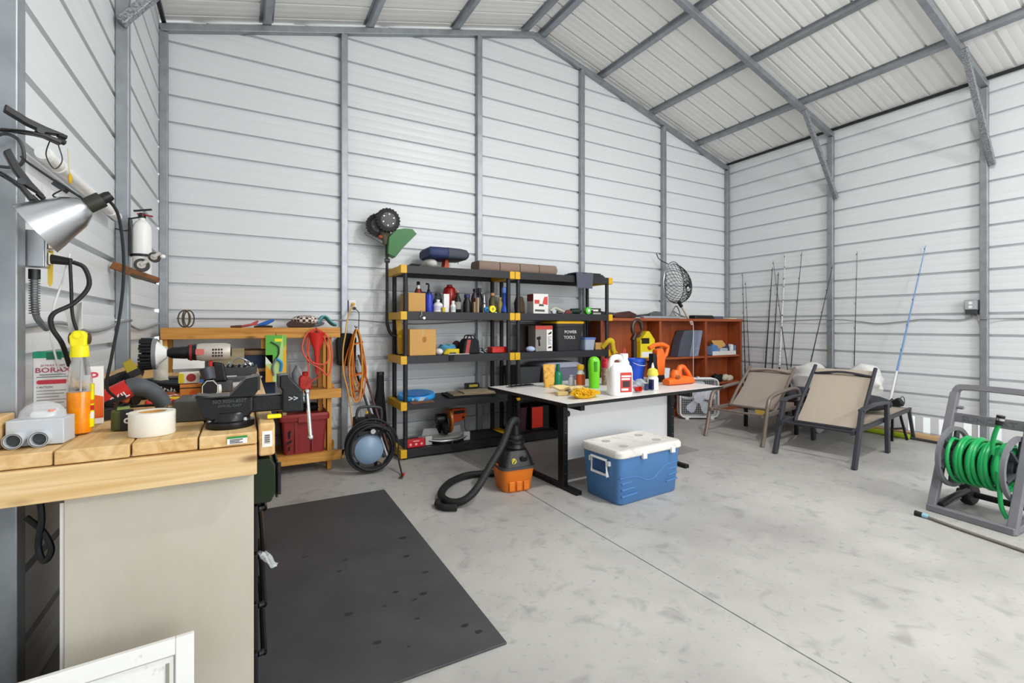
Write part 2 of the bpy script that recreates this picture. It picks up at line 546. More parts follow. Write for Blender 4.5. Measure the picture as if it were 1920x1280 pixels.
ply = mat('weathered_grey_plywood', 'c6c0b2', 0.75, 0, 0.7, 3.0, 'b3ab9c', 0.15, 70, stretch=(1, 1, 0.5))
MB().box(-0.42 + OX, 0.026 + OX, 1.694 + OY, 1.712 + OY, 0.0, 0.862).build('end_panel', ply, t, bevel=0.002)
MB().box(-0.430 + OX, -0.421 + OX, 1.700 + OY, 1.713 + OY, 0.02, 0.80).build('panel_edging', mat('white_edging', 'd8d6d0', 0.6), t)
for y in (3.95,):
    MB().box(-0.05 + OX, 0.03 + OX, y - 0.04 + OY, y + 0.04 + OY, 0, 0.86).build('leg', pine_z, t, bevel=0.003)
MB().box(-0.57 + OX, -0.49 + OX, 3.9 + OY, 3.98 + OY, 0, 0.86).build('leg', pine_z, t, bevel=0.003)
MB().box(-0.557 + OX, -0.519 + OX, 1.99 + OY, 4.05 + OY, BT, 1.055).build('back_board', pine, t, bevel=0.003)
# lumber tags stapled on the end grain
st = MB().box(0.049 + OX, 0.078 + OX, 1.6975 + OY, 1.6995 + OY, 0.890, 0.940).build('lumber_tag', K['whitem'], t)
bc = MB()
for i in range(9):
    z = 0.902 + i * 0.0032; bc.box(0.056 + OX, 0.071 + OX, 1.6966 + OY, 1.6976 + OY, z, z + (0.0012, 0.002)[i % 2])
bc.build('barcode', K['blackm'], st)
st2 = MB().box(-0.045 + OX, 0.008 + OX, 1.6632 + OY, 1.6655 + OY, 0.917, 0.940).build('lumber_tag', K['whitem'], t)
MB().box(-0.045 + OX, 0.008 + OX, 1.6622 + OY, 1.6634 + OY, 0.934, 0.9405).build('green_band', K['green'], st2)
fp = MB()
for i in range(3): fp.box(-0.038 + OX, -0.004 + OX - 0.008 * (i % 2), 1.6622 + OY, 1.6634 + OY, 0.920 + i * 0.0045, 0.9225 + i * 0.0045)
fp.build('fine_print', K['dgrey'], st2)

# white panelled cabinet door leaning in front of the bench
wp = mat('chipped_white_paint', 'e9e9e6', 0.45, 0, 0.8, 26, 'c9c7c0', contrast=(0.62, 0.7))
t = thing('cabinet_door', 'white painted cabinet door with a recessed panel leaning on the grey bench end', 'door', (-0.675, 1.48, 0.002), rot=(R(-7), 0, R(4.5)))
w_, h_ = 0.56, 0.435
MB().box(0.045, w_ - 0.045, -0.012, -0.004, 0.04, h_ - 0.045).build('recessed_panel', wp, t, bevel=0.004)
for x0, x1 in ((0, 0.05), (w_ - 0.042, w_)): MB().box(x0, x1, -0.02, 0.0, 0, h_).build('stile', wp, t, bevel=0.003)
for z0, z1 in ((0, 0.05), (h_ - 0.042, h_)): MB().box(0.05, w_ - 0.042, -0.0195, 0.0, z0, z1).build('rail', wp, t, bevel=0.003)
b = MB().box(w_ - 0.062, w_ - 0.055, -0.016, -0.012, 0.06, h_ - 0.06)
b.build('glazing_bead', mat('greyish_bead', '8f8f80', 0.6), t)

# black tool chest below, green tool box on it
t = thing('tool_chest', 'black steel tool chest with drawers under the workbench', 'tool chest', (-0.19, 1.73, 0))
MB().box(-0.20, 0.215, 0.0, 0.66, 0.03, 0.70).build('body', K['blackg'], t, bevel=0.006)
for i in range(4):
    z = 0.06 + i * 0.16
    d = MB().box(0.2155, 0.229, 0.02, 0.64, z, z + 0.15).build('drawer', K['black'], t, bevel=0.004)
    MB().tube(bez([(0.229, 0.05, z + 0.13), (0.245, 0.06, z + 0.128), (0.248, 0.1, z + 0.127), (0.248, 0.54, z + 0.127), (0.229, 0.6, z + 0.13)], 4), 0.010, 8).build('handle', K['blackg'], d)
for sx in (-0.17, 0.18):
    for sy in (0.05, 0.6): MB().cyl((sx - 0.015, sy, 0.025), (sx + 0.015, sy, 0.025), 0.025, n=12).build('caster', K['rubber'], t)
t = thing('tool_box', 'glossy dark green metal tool box hanging out under the bench edge', 'tool box', (0.055, 1.72, 0.704))
gm_ = mat('dark_green_enamel', '26331f', 0.22, 0.3, 0.6, 7, '0f120d')
MB().prism([(-0.30, 0), (0.02, 0), (0.034, 0.03), (0.034, 0.12), (0.02, 0.145), (-0.30, 0.145)], 0.0, 0.42, 'y').build('body', gm_, t, bevel=0.006)
MB().box(0.0345, 0.042, 0.02, 0.40, 0.005, 0.13).build('front_panel', gm_, t, bevel=0.005)
MB().cyl((0.044, 0.01, 0.02), (0.044, 0.01, 0.125), 0.006).build('hinge_bar', K['blackg'], t)
b = MB().sheet(lambda u, v: (0.045 + 0.045 * u + 0.008 * math.sin(9 * v), 1.735 + 0.05 * v, 0.53 - 0.05 * u + 0.012 * math.sin(7 * u + 5 * v)), 6, 5, 0.001)
o = b.build('plastic_bag', mat('thin_clear_bag', 'dfe4e6', 0.25, alpha=0.28), None)
tag(o, 'scrap of clear plastic bag caught on the black tool chest', 'plastic bag')
b = MB().tube(bez([(-0.50, 1.80, 0.818), (-0.49, 1.79, 0.74), (-0.50, 1.80, 0.66), (-0.485, 1.79, 0.62), (-0.47, 1.79, 0.65), (-0.49, 1.80, 0.70), (-0.53, 1.82, 0.74)], 6), 0.008)
tag(b.build('hanging_cable', K['rubber']), 'black looped cord hanging under the bench beside the near column', 'cord')

# ---------------- vise
t = thing('bench_vise', 'black iron bench vise bolted to the workbench end', 'vise', (-0.04, 1.80, BT))
vb = mat('black_vise_enamel', '17181a', 0.3, 0.2, bump=0.25, bs=120)
MB().lathe([(0.068, 0), (0.07, 0.006), (0.069, 0.02), (0.058, 0.024), (0.055, 0.045), (0.05, 0.05)], 28).build('swivel_base', vb, t)
for a in (200, 320): MB().lathe([(0.009, 0), (0.009, 0.008), (0.006, 0.012)], 6, Matrix.Translation((0.056 * math.cos(R(a)), 0.056 * math.sin(R(a)), 0.02))).build('bolt', K['chrome'], t)
MB().prism([(-0.095, 0.112), (-0.075, 0.036), (-0.05, 0.026), (0.05, 0.03), (0.067, 0.05), (0.067, 0.098), (0.02, 0.104), (-0.03, 0.100)], -0.042, 0.042, 'y').build('body', vb, t, bevel=0.009, seg=3)
MB().prism([(-0.105, 0.104), (0.0, 0.104), (0.03, 0.138), (0.045, 0.156), (0.082, 0.163), (0.083, 0.122), (0.067, 0.098), (-0.05, 0.098)], -0.05, 0.05, 'y').build('fixed_jaw', vb, t, bevel=0.008, seg=3)
b = MB().box(0.077, 0.085, -0.052, 0.052, 0.118, 0.160)
b.build('jaw_plate', K['iron'], t, bevel=0.001)
MB().box(0.03, 0.16, -0.027, 0.027, 0.042, 0.095).build('slide_bar', vb, t, bevel=0.006)
MB().prism([(0.142, 0.162), (0.170, 0.162), (0.186, 0.140), (0.214, 0.108), (0.216, 0.036), (0.150, 0.036), (0.150, 0.112), (0.142, 0.122)], -0.05, 0.05, 'y').build('moving_jaw', vb, t, bevel=0.009, seg=3)
MB().box(0.138, 0.1425, -0.052, 0.052, 0.120, 0.160).build('jaw_plate', K['iron'], t, bevel=0.001)
MB().cyl((0.214, 0, 0.075), (0.236, 0, 0.075), 0.017, n=16).build('screw_head', K['chrome'], t)
h = MB().cyl((0.228, -0.03, 0.10), (0.238, -0.045, -0.055), 0.0065, n=12).build('handle', K['chrome'], t)
MB().ell((0.238, -0.045, -0.055), (0.0095, 0.0095, 0.0095), 12, 8).build('handle_knob', K['chrome'], h)
MB().ell((0.228, -0.03, 0.10), (0.0095, 0.0095, 0.0095), 12, 8).build('handle_knob', K['chrome'], h)
text('NO.900H-850T', 0.016, mat('cast_letter', '5a5d61', 0.35, 0.3), t, (0.0, -0.0428, 0.086), sx=0.9, ex=0.001)
text('SWIVEL CAST', 0.011, _M['cast_letter'], t, (0.0, -0.0428, 0.072), ex=0.001)
text('>>', 0.026, K['alu'], t, (0.183, -0.0512, 0.082), ex=0.0006, bold=0.0004)
MB().box(0.105, 0.148, -0.05, -0.03, 0.0205, 0.034).build('grip_pad', K['byellow'], t, bevel=0.004)
b = MB().prism([(-0.21, 1.95), (-0.10, 1.93), (-0.085, 2.10), (-0.20, 2.12)], BT + 0.001, BT + 0.072, 'z')
tag(b.build('grey_block', mat('sooty_grey_block', '55534f', 0.7, 0, 0.5, 12, '2d2c2b'), bevel=0.004), 'sooty grey block lying behind the vise', 'block')

# ---------------- tape, level, spray bottle, borax, grey pipe box
t = thing('tape_roll', 'roll of white tape lying flat on the bench front', 'tape', (-0.242, 1.785, BT + 0.001))
b = MB()
b.lathe([(0.036, 0), (0.0575, 0), (0.058, 0.002), (0.058, 0.066), (0.0575, 0.068), (0.036, 0.068)], 40, loop=True)
b.build('tape', mat('white_tape', 'e6e2d6', 0.6, 0, 0.2, 40, 'd5d0c2', stretch=(1, 1, 8)), t)
b = MB(); b.tube(ring((0, 0, 0.034), 0.0345, 40), 0, 4, True, False, (0.0012, 0.032)); b.build('cardboard_core', K['card'], t)
MB().lathe([(0.001, 0.0), (0.034, 0.0), (0.034, 0.003), (0.001, 0.003)], 30).build('inside', mat('dark_brown', '4a3a2c', 0.8), t)
t = thing('laser_level', 'small olive and black cross line level beside the tape roll', 'level', (-0.335, 1.90, BT + 0.001), R(8))
MB().prism(rrect(0.052, 0.05, 0.016), 0, 0.062, 'z').build('body', mat('olive_plastic', '4a4f22', 0.5), t, bevel=0.006)
f_ = MB().box(-0.002, 0.030, -0.034, -0.024, 0.0, 0.066).build('front_plate', K['black'], t, bevel=0.003)
MB().cyl((0.014, -0.0365, 0.032), (0.014, -0.034, 0.032), 0.0085, n=20).build('lens_ring', K['white'], f_)
MB().cyl((0.014, -0.038, 0.032), (0.014, -0.036, 0.032), 0.004, n=16).build('lens', K['black'], f_)
MB().cyl((0.014, -0.036, 0.053), (0.014, -0.034, 0.053), 0.003, n=12).build('indicator', K['white'], f_)
MB().box(-0.012, 0.02, -0.02, 0.018, 0.0625, 0.07).build('label_top', mat('moss_label', '7b8a45', 0.6), t, bevel=0.003)

t = thing('spray_bottle', 'clear spray bottle half full of amber liquid with a yellow cap', 'bottle', (-0.432, 1.885, BT + 0.001), R(4))
pr = [(0.0305, 0.127), (0.0305, 0.13), (0.030, 0.16), (0.024, 0.20), (0.0185, 0.225), (0.0175, 0.236)]
MB().lathe(pr, 26, None, 1.0, 0.75).build('bottle_wall', mat('clear_bottle', 'f2f4f5', 0.05, trans=0.9, ior=1.12, alpha=0.55), t)
MB().lathe([(0.025, 0.003), (0.0290, 0.006), (0.0300, 0.125), (0.0300, 0.128)], 26, None, 1.0, 0.75).build('liquid', mat('amber_liquid', 'ff9c0c', 0.12, 0, 0.55, 34, 'd86a06', coat=0.4), t)
MB().tube([(0.0, 0, 0.01), (0.004, 0.0, 0.22)], 0.003, 8).build('dip_tube', K['white'], t)
c_ = MB().lathe([(0.0225, 0.232), (0.023, 0.236), (0.0215, 0.262), (0.019, 0.268)], 22).build('cap', K['byellow'], t, ang=0.9)
MB().prism([(-0.02, 0.262), (0.018, 0.262), (0.02, 0.300), (0.008, 0.312), (-0.012, 0.312), (-0.022, 0.295)], -0.019, 0.019, 'y').build('spray_head', K['byellow'], c_, bevel=0.007, seg=3)
MB().cyl((-0.002, -0.024, 0.298), (-0.002, -0.018, 0.298), 0.009, n=18).build('nozzle', K['byellow'], c_)
for sx in (-1, 1): MB().ell((sx * 0.021, 0.004, 0.287), (0.006, 0.014, 0.018)).build('side_grip', mat('brown_grip', '4c3b22', 0.5), c_)
lb = MB().prism([(0.0245, -0.012), (0.0325, -0.003), (0.0325, 0.012), (0.030, 0.012)], 0.02, 0.15, 'z').build('label', K['byellow'], t)
for i, (z0, z1, m) in enumerate(((0.07, 0.085, 'red'), (0.09, 0.102, 'orange'), (0.045, 0.065, 'white'))):
    MB().prism([(0.0262, -0.0112), (0.0329, -0.0035), (0.0329, 0.006), (0.0324, 0.006)], z0, z1, 'z').build('label_band', K[m], lb)

bxw = mat('white_carton', 'edebe8', 0.6)
t = thing('borax_box', 'white cardboard carton with a green top band reading BORAX', 'box', (-0.515, 2.02, BT + 0.001), R(7))
MB().box(-0.052, 0.038, -0.032, 0.032, 0, 0.240).build('carton', bxw, t, bevel=0.002)
MB().box(-0.0524, 0.0384, -0.0326, 0.0326, 0.226, 0.2454).build('green_band', mat('teal_green_print', '1f9c78', 0.5), t, bevel=0.001)
MB().box(-0.022, 0.012, -0.0332, -0.0322, 0.221, 0.2435).build('emblem', mat('dark_green_print', '1c6e50', 0.5), t)
pr_ = mat('pink_print', 'b54f6a', 0.6); rd_ = mat('red_print', 'd23a4c', 0.6); gy_ = mat('grey_print', '8d8f95', 0.7)
text('20 MULE TEAM', 0.0085, pr_, t, (-0.008, -0.0324, 0.203))
text('BORAX', 0.021, pr_, t, (-0.007, -0.0324, 0.188), sx=1.15, bold=0.0004)
b = MB()
for z, a, c in ((0.173, -0.038, 0.022), (0.166, -0.044, 0.030)): b.box(a, c, -0.0328, -0.0321, z, z + 0.003)
b.build('subtitle_print', gy_, t)
MB().prism([(x - 0.008, z + 0.152) for x, z in rrect(0.072, 0.013, 0.006)], -0.0330, -0.0322, 'y').build('red_pill', rd_, t)
text('CAUTION', 0.008, mat('dark_print', '55555c', 0.7), t, (-0.026, -0.0324, 0.136))
ln = MB()
for i in range(9): ln.box(-0.044, 0.030 - 0.012 * ((i * 7) % 3), -0.0327, -0.0321, 0.124 - i * 0.0095, 0.1262 - i * 0.0095)
ln.build('fine_print', gy_, t)
MB().box(-0.0527, -0.0519, -0.03, 0.03, 0.004, 0.2).build('side_print', mat('blue_pink_print', '7fb7d6', 0.6), t)
t = thing('cleaner_box', 'white and orange carton with a red letter between the borax and the spray bottle', 'box', (-0.462, 2.06, BT + 0.001), R(10))
MB().box(0.0, 0.05, -0.02, 0.03, 0, 0.19).build('carton', bxw, t, bevel=0.002)
MB().prism([(0.0, 0.02), (0.05, 0.02), (0.05, 0.09), (0.02, 0.10), (0.0, 0.075)], -0.0206, -0.0198, 'y').build('orange_print', K['orange'], t)
text('P', 0.045, rd_, t, (0.026, -0.0206, 0.155), bold=0.0008)

t = thing('pipe_fitting_box', 'light grey plastic pipe fitting box with two round sockets under a clear blister', 'fitting', (-0.478, 1.765, BT + 0.0165), R(-4))
MB().box(-0.075, 0.045, -0.012, 0.065, -0.014, 0.056).build('body', K['lgrey'], t, bevel=0.003)
for x in (-0.052, 0.0):
    b = MB()
    b.cyl((x, -0.035, 0.006), (x, -0.012, 0.006), 0.0215, n=26, cap=False); b.cyl((x, -0.035, 0.006), (x, -0.012, 0.006), 0.0165, n=26, cap=False)
    b.loft([[(x + 0.0215 * math.cos(2 * PI * j / 26), -0.035, 0.006 + 0.0215 * math.sin(2 * PI * j / 26)) for j in range(26)], [(x + 0.0165 * math.cos(2 * PI * j / 26), -0.035, 0.006 + 0.0165 * math.sin(2 * PI * j / 26)) for j in range(26)]], cap=False)
    p_ = b.build('socket', K['lgrey'], t, fix=False)
    MB().cyl((x, -0.022, 0.006), (x, -0.014, 0.006), 0.0164, n=26).build('socket_bore', mat('dark_bore', '3c4248', 0.5), p_)
    MB().tube(ring((x, -0.0352, 0.006), 0.019, 30, 'y'), 0.0009, 5, True).build('seal_ring', K['dgrey'], p_)
MB().ell((-0.012, 0.026, 0.060), (0.052, 0.030, 0.042), 16, 8).build('blister', mat('clear_blister', 'e9edf0', 0.15, alpha=0.35), t)
MB().prism(rrect(0.05, 0.03, 0.01), 0.056, 0.074, 'z', Matrix.Translation((-0.01, 0.02, 0))).build('insert', K['white'], t, bevel=0.004)
MB().cyl((0.012, 0.008, 0.075), (0.012, 0.008, 0.079), 0.008, n=12).build('insert_button', mat('coral_plastic', 'ee8a74', 0.5), t)

# ---------------- corded drill with red stripe
t = thing('corded_drill', 'grey and red corded drill lying on its side behind the tape roll', 'drill', (-0.385, 2.24, BT + 0.001), R(5))
sg_ = mat('slate_rubber', '4c5055', 0.6)
b = MB().tube([(-0.115, -0.02, 0.028), (-0.085, -0.02, 0.042)], [0.026, 0.03], 14); b.build('chuck', K['dgrey'], t)
b = MB().tube([(-0.088, -0.02, 0.040), (-0.055, -0.02, 0.058)], [0.032, 0.035], 14); b.build('nose', mat('warm_white_plastic', 'd8d3cb', 0.5), t)
MB().tube([(-0.060, -0.02, 0.055), (0.015, -0.02, 0.098)], [0.035, 0.034], 14).build('red_band', K['red'], t)
text('SKIL', 0.030, K['white'], t, (-0.010, -0.0565, 0.068), (R(84), R(-30), 0), bold=0.0006)
b = MB().tube(bez([(0.012, -0.02, 0.096), (0.035, -0.02, 0.100), (0.075, -0.02, 0.082), (0.105, -0.02, 0.047), (0.117, -0.02, 0.02)], 5), [0.033] * 8 + [0.030] * 6 + [0.027] * 7, 16)
b.build('handle', sg_, t)
MB().box(-0.03, 0.03, -0.062, -0.056, 0.055, 0.07).build('vents', K['black'], t, rot=(0, R(-20), 0))
MB().cbox((0.095, -0.03, 0.055), (0.03, 0.03, 0.02), (0, 0.6, 0)).build('trigger', K['orange'], t, bevel=0.004)
b = MB().tube(bez([(0.10, -0.02, 0.02), (0.08, 0.08, 0.012), (-0.03, 0.09, 0.012), (-0.10, 0.05, 0.012), (-0.07, -0.06, 0.01), (-0.12, -0.10, 0.009)], 8), 0.005, 6)
b.build('cord', K['rubber'], t)
b = MB()
for i in range(7):
    a = i * 1.3
    b.tube(bez([(-0.50 + 0.02 * math.sin(a), 1.96 + 0.01 * i, BT + 0.008 + 0.006 * i), (-0.46, 2.05 + 0.01 * i, BT + 0.012 + 0.008 * i), (-0.40 + 0.02 * math.cos(a), 2.11, BT + 0.008 + 0.006 * i), (-0.42, 2.02, BT + 0.008 + 0.005 * i), (-0.48, 2.0 - 0.005 * i, BT + 0.010 + 0.006 * i)], 5), 0.0045, 6)
tag(b.build('coiled_cord', K['rubber'], loc=(0.015, 0.085, 0)), 'bundle of black power cord behind the spray bottle', 'cord')
t = thing('nylon_pouch', 'black nylon pouch with white lettering lying on the tools', 'pouch', (-0.34, 2.62, BT + 0.055), rot=(R(10), R(10), R(-8)))
MB().prism(rrect(0.20, 0.055, 0.02), -0.016, 0.016, 'y').build('body', K['black'], t, bevel=0.008)
b = MB()
for i in range(11):
    x = -0.055 + i * 0.0125
    b.box(x, x + 0.004, -0.0172, -0.016, -0.008, 0.008 - 0.004 * (i % 3)); b.box(x, x + 0.009, -0.0172, -0.016, -0.008 + 0.006 * (i % 2), -0.005 + 0.006 * (i % 2))
b.build('lettering_blur', K['white'], t)
MB().box(-0.10, 0.09, 0.0, 0.03, -0.075, -0.02).build('folded_flap', K['blackm'], t, bevel=0.006)
t = thing('caulk_tube', 'white caulk tube with a teal band lying on the planks', 'tube', (-0.245, 2.63, BT + 0.024), rot=(0, 0, R(12)))
b = MB().tube([(-0.035, 0, 0), (0.15, 0, 0)], 0.023, 18); b.build('cartridge', K['white'], t)
MB().tube([(-0.06, 0, -0.002), (-0.11, 0, -0.006)], [0.008, 0.003], 10).build('nozzle', K['white'], t)
MB().tube([(-0.035, 0, 0), (-0.06, 0, -0.002)], [0.021, 0.009], 14).build('shoulder', K['white'], t)
MB().tube([(0.0, 0, 0), (0.035, 0, 0)], 0.0235, 18).build('teal_band', mat('teal_print', '4fb9c9', 0.5), t)
b = MB()
for i in range(6): b.box(0.045 + i * 0.016, 0.055 + i * 0.016, -0.0242, -0.0225, 0.001, 0.010 - 0.003 * (i % 2))
b.build('print_blocks', K['dgrey'], t)

simple_board = MB().box(-0.602, -0.560, 1.70, 1.845, BT + 0.001, BT + 0.085).build('board_offcut', pine, bevel=0.004)
tag(simple_board, 'short pine block standing on the bench corner against the near column', 'block')
# ---------------- silver drill with scrub brush, standing on its battery
t = thing('cordless_drill', 'silver and black cordless drill standing on its battery', 'drill', (-0.10, 2.75, BT + 0.001))
MB().prism(rrect(0.10, 0.075, 0.015), 0, 0.05, 'z').build('battery', K['dgrey'], t, bevel=0.005)
MB().prism([(0.01 * 0 - 0.03, 0.05), (0.028, 0.05), (0.012, 0.14), (-0.035, 0.15)], -0.02, 0.02, 'y').build('handle', K['black'], t, bevel=0.01, seg=3)
MB().tube([(-0.10, 0, 0.197), (-0.08, 0, 0.197), (0.02, 0, 0.197), (0.04, 0, 0.197)], [0.038, 0.043, 0.043, 0.036], 18).build('housing', mat('silver_plastic', 'bdb5ab', 0.4, 0.2), t)
b = MB()
for i in range(4):
    for j in range(3): b.box(-0.035 + i * 0.012, -0.028 + i * 0.012, -0.0435, -0.03, 0.175 + j * 0.015, 0.184 + j * 0.015)
b.build('vents', K['black'], t)
MB().tube([(0.03, 0, 0.197), (0.045, 0, 0.197)], [0.036, 0.022], 16).build('rear_cap', K['black'], t)
MB().tube([(-0.135, 0, 0.197), (-0.10, 0, 0.197)], [0.036, 0.04], 18).build('clutch_ring', K['black'], t)
MB().tube([(-0.128, 0, 0.197), (-0.118, 0, 0.197)], [0.040, 0.040], 18).build('red_ring', K['dred'], t)
MB().tube([(-0.215, 0, 0.197), (-0.20, 0, 0.197), (-0.15, 0, 0.197), (-0.135, 0, 0.197)], [0.018, 0.026, 0.03, 0.03], 16).build('chuck', K['black'], t)
b = MB().prism(rrect(0.035, 0.028, 0.006), -0.0445, -0.04, 'y', Matrix.Translation((-0.085, 0, 0.20))); b.build('badge', mat('rose_badge', 'c9645c', 0.5), t)
MB().box(-0.05, -0.035, -0.015, 0.015, 0.125, 0.155).build('trigger', K['red'], t, bevel=0.004)
t = thing('drill_brush', 'round black bristle scrub brush on a white and grey hub fixed to the drill', 'brush', (-0.315, 2.75, 1.143))
MB().tube([(-0.055, 0, 0), (-0.04, 0, 0)], [0.072, 0.072], 28).build('brush_plate', K['grey'], t)
MB().tube([(-0.040, 0, 0), (-0.002, 0, 0)], [0.06, 0.02], 8).build('hub', K['white'], t)
b = MB()
rr = random.Random(3)
for ri, n in ((0.066, 26), (0.05, 20), (0.03, 12)):
    for i in range(n):
        a = 2 * PI * i / n + rr.random() * 0.1
        y, z = ri * math.cos(a), ri * math.sin(a)
        b.tube([(-0.055, y, z), (-0.098 - rr.random() * 0.006, y * 1.06, z * 1.06)], [0.0065, 0.0055], 6)
b.build('bristles', K['blackm'], t)
# ---------------- small clutter between
def simple(name, label, cat, b, m, loc=(0, 0, 0), rot=(0, 0, 0), bevel=0.0, group=None, **k):
    o = b.build(name, m, None, loc, rot, bevel, **k)
    return tag(o, label, cat, group)
t = thing('battery_pack', 'black octagonal battery pack with a white outline beside the vise', 'battery', (-0.135, 2.52, BT + 0.001), R(5))
MB().prism([(0.035 * math.cos(R(22.5 + 45 * i)), 0.045 + 0.044 * math.sin(R(22.5 + 45 * i))) for i in range(8)], -0.03, 0.03, 'y').build('body', K['black'], t, bevel=0.004)
MB().tube([(0.031 * math.cos(R(22.5 + 45 * i)), -0.0305, 0.045 + 0.039 * math.sin(R(22.5 + 45 * i))) for i in range(8)], 0.0018, 5, True).build('outline', K['white'], t)
MB().tube([(0.0, 0.0, 0.085), (-0.012, 0.01, 0.135)], [0.024, 0.03], 12).build('neck', mat('steel_blue_plastic', '43484f', 0.4), t)
t = thing('bit_box', 'small cream box with a red dial stacked on the orange carton', 'box', (-0.215, 2.56, BT + 0.068))
MB().box(-0.04, 0.035, 0, 0.05, 0, 0.05).build('body', mat('cream_plastic', 'd7cfc0', 0.5), t, bevel=0.004)
MB().cyl((0.008, -0.002, 0.026), (0.008, 0.001, 0.026), 0.018, n=20).build('dial', K['dred'], t)
MB().box(-0.0405, -0.018, -0.001, 0.03, 0.002, 0.046).build('yellow_end', mat('mustard_plastic', 'cdb621', 0.5), t, bevel=0.002)
t = thing('orange_carton', 'orange sandpaper carton on the bench behind the caulk tube', 'box', (-0.20, 2.56, BT + 0.001))
MB().box(-0.05, 0.03, 0, 0.05, 0.0, 0.064).build('carton', mat('dull_orange_card', 'd98335', 0.6), t, bevel=0.002)
MB().box(-0.0505, 0.0305, -0.0006, 0.0505, 0.044, 0.05).build('dark_stripe', mat('brown_print', '4a3822', 0.6), t)
MB().cyl((0.0, -0.0015, 0.022), (0.0, 0.0, 0.022), 0.014, n=18).build('round_logo', K['orange'], t)
simple('amber_bottle', 'small amber bottle lying across the tools near the battery', 'bottle', MB().lathe([(0.0, 0), (0.02, 0.002), (0.021, 0.065), (0.012, 0.078), (0.011, 0.092)], 14), mat('amber_glass', '7a3a16', 0.15), (-0.335, 2.505, BT + 0.022), (0, R(90), R(6)))
t = thing('sanding_disc', 'round pale green grinding disc lying among the tools', 'disc', (-0.315, 2.98, BT + 0.03), rot=(R(-8), R(6), 0))
MB().lathe([(0.012, 0), (0.062, 0), (0.064, 0.003), (0.062, 0.012), (0.012, 0.012)], 26).build('disc', mat('sage_abrasive', '8f9486', 0.8), t)
MB().lathe([(0.001, 0), (0.02, 0), (0.02, 0.004), (0.001, 0.004)], 16, Matrix.Translation((0, 0, 0.0125))).build('hub', K['grey'], t)
MB().lathe([(0.055, -0.016), (0.063, -0.014), (0.063, -0.001), (0.055, -0.001)], 22).build('edge', mat('brown_abrasive', '6b4a33', 0.8), t)
t = thing('paint_brush', 'old paint brush with a stained wooden handle leaning under the scrub brush', 'brush', (-0.365, 2.56, BT + 0.04), rot=(R(10), R(-28), R(15)))
MB().prism([(-0.008, 0), (0.008, 0), (0.012, 0.06), (0.018, 0.085), (-0.018, 0.085), (-0.012, 0.06)], -0.005, 0.005, 'y').build('handle', mat('stained_handle', '7d6a52', 0.7), t, bevel=0.003)
MB().box(-0.02, 0.02, -0.007, 0.007, 0.085, 0.115).build('ferrule', K['iron'], t, bevel=0.002)
MB().prism([(-0.02, 0.115), (0.02, 0.115), (0.016, 0.16), (-0.014, 0.157)], -0.007, 0.007, 'y').build('bristle_tuft', mat('mustard_bristle', 'a8942f', 0.9), t)
simple('white_card', 'blank white card standing behind the silver drill', 'card', MB().prism([(-0.09, 0.0), (0.05, 0.0), (0.05, 0.09), (0.032, 0.13), (-0.09, 0.075)], 0, 0.002, 'y'), K['whitem'], (-0.235, 3.02, BT + 0.10), (R(-14), 0, 0))
t = thing('plastic_funnel_cap', 'small cream spout cap standing behind the scrub brush', 'cap', (-0.36, 2.90, BT + 0.001))
MB().lathe([(0.03, 0), (0.03, 0.20), (0.026, 0.205)], 16).build('bottle', mat('cream_bottle', 'd9d3c2', 0.5), t)
MB().lathe([(0.028, 0.205), (0.028, 0.222), (0.008, 0.226), (0.006, 0.255)], 16).build('spout', mat('cream_spout', 'd6cdb4', 0.5), t)
t = thing('parts_tray', 'black organizer tray heaped with small metal parts at the far end of the bench', 'tray', (-0.06, 3.55, BT + 0.001), R(-3))
MB().box(-0.15, 0.13, -0.10, 0.12, 0, 0.006).build('floor_plate', K['dgrey'], t)
for x0, x1, y0, y1 in ((-0.15, 0.13, -0.10, -0.092), (-0.15, 0.13, 0.112, 0.12), (-0.15, -0.142, -0.092, 0.112), (0.122, 0.13, -0.092, 0.112), (-0.02, -0.014, -0.092, 0.112)):
    MB().box(x0, x1, y0, y1, 0.006, 0.062).build('side', K['dgrey'], t, bevel=0.003)
MB().tube(bez([(-0.02, -0.05, 0.07), (0.02, 0.02, 0.115), (0.08, 0.05, 0.09), (0.10, -0.03, 0.06)], 6), 0.005, 6).build('hook', K['alu'], t)
b = MB()
for i in range(60):
    p = (rr.uniform(-0.135, 0.115), rr.uniform(-0.085, 0.10), 0.012 + rr.uniform(0, 0.07) ); b.cbox(p, (rr.uniform(0.012, 0.05), rr.uniform(0.008, 0.014), 0.01), (rr.random(), rr.random(), rr.random() * 3))
o = b.build('small_parts', K['alu'], t); o['kind'] = 'stuff'
simple('grey_conduit', 'light grey conduit pipe lying across the bench behind the vise', 'pipe', MB().tube([(-0.12, 0, 0), (0.15, 0, 0)], 0.017, 16), mat('conduit_grey', 'aeadab', 0.5), (-0.09, 2.86 - 0.02, BT + 0.0175), (0, 0, R(8)))
simple('white_tube', 'short white plastic tube lying beside the organizer tray', 'tube', MB().tube([(-0.11, 0, 0), (0.06, 0, 0)], 0.014, 14), K['white'], (-0.10, 3.28, BT + 0.0145), (0, 0, R(3)))
simple('grey_file', 'dark grey rasp lying between two pipes on the bench', 'tool', MB().prism([(-0.11, -0.012), (0.02, -0.016), (0.12, -0.013), (0.12, 0.013), (0.02, 0.016), (-0.11, 0.012)], 0, 0.018, 'z'), mat('sooty_steel', '4b4a49', 0.6, 0.4), (-0.06, 3.10, BT + 0.001), (0, 0, R(-5)), 0.003)
simple('dark_rag', 'crumpled navy rag among the tools', 'rag', MB().ell((0, 0, 0.03), (0.10, 0.07, 0.035), 14, 8), mat('navy_rag', '23273a', 0.9, 0, 0.6, 25, '0e0f15', bump=1.0, bs=30), (-0.32, 2.80, BT + 0.001))
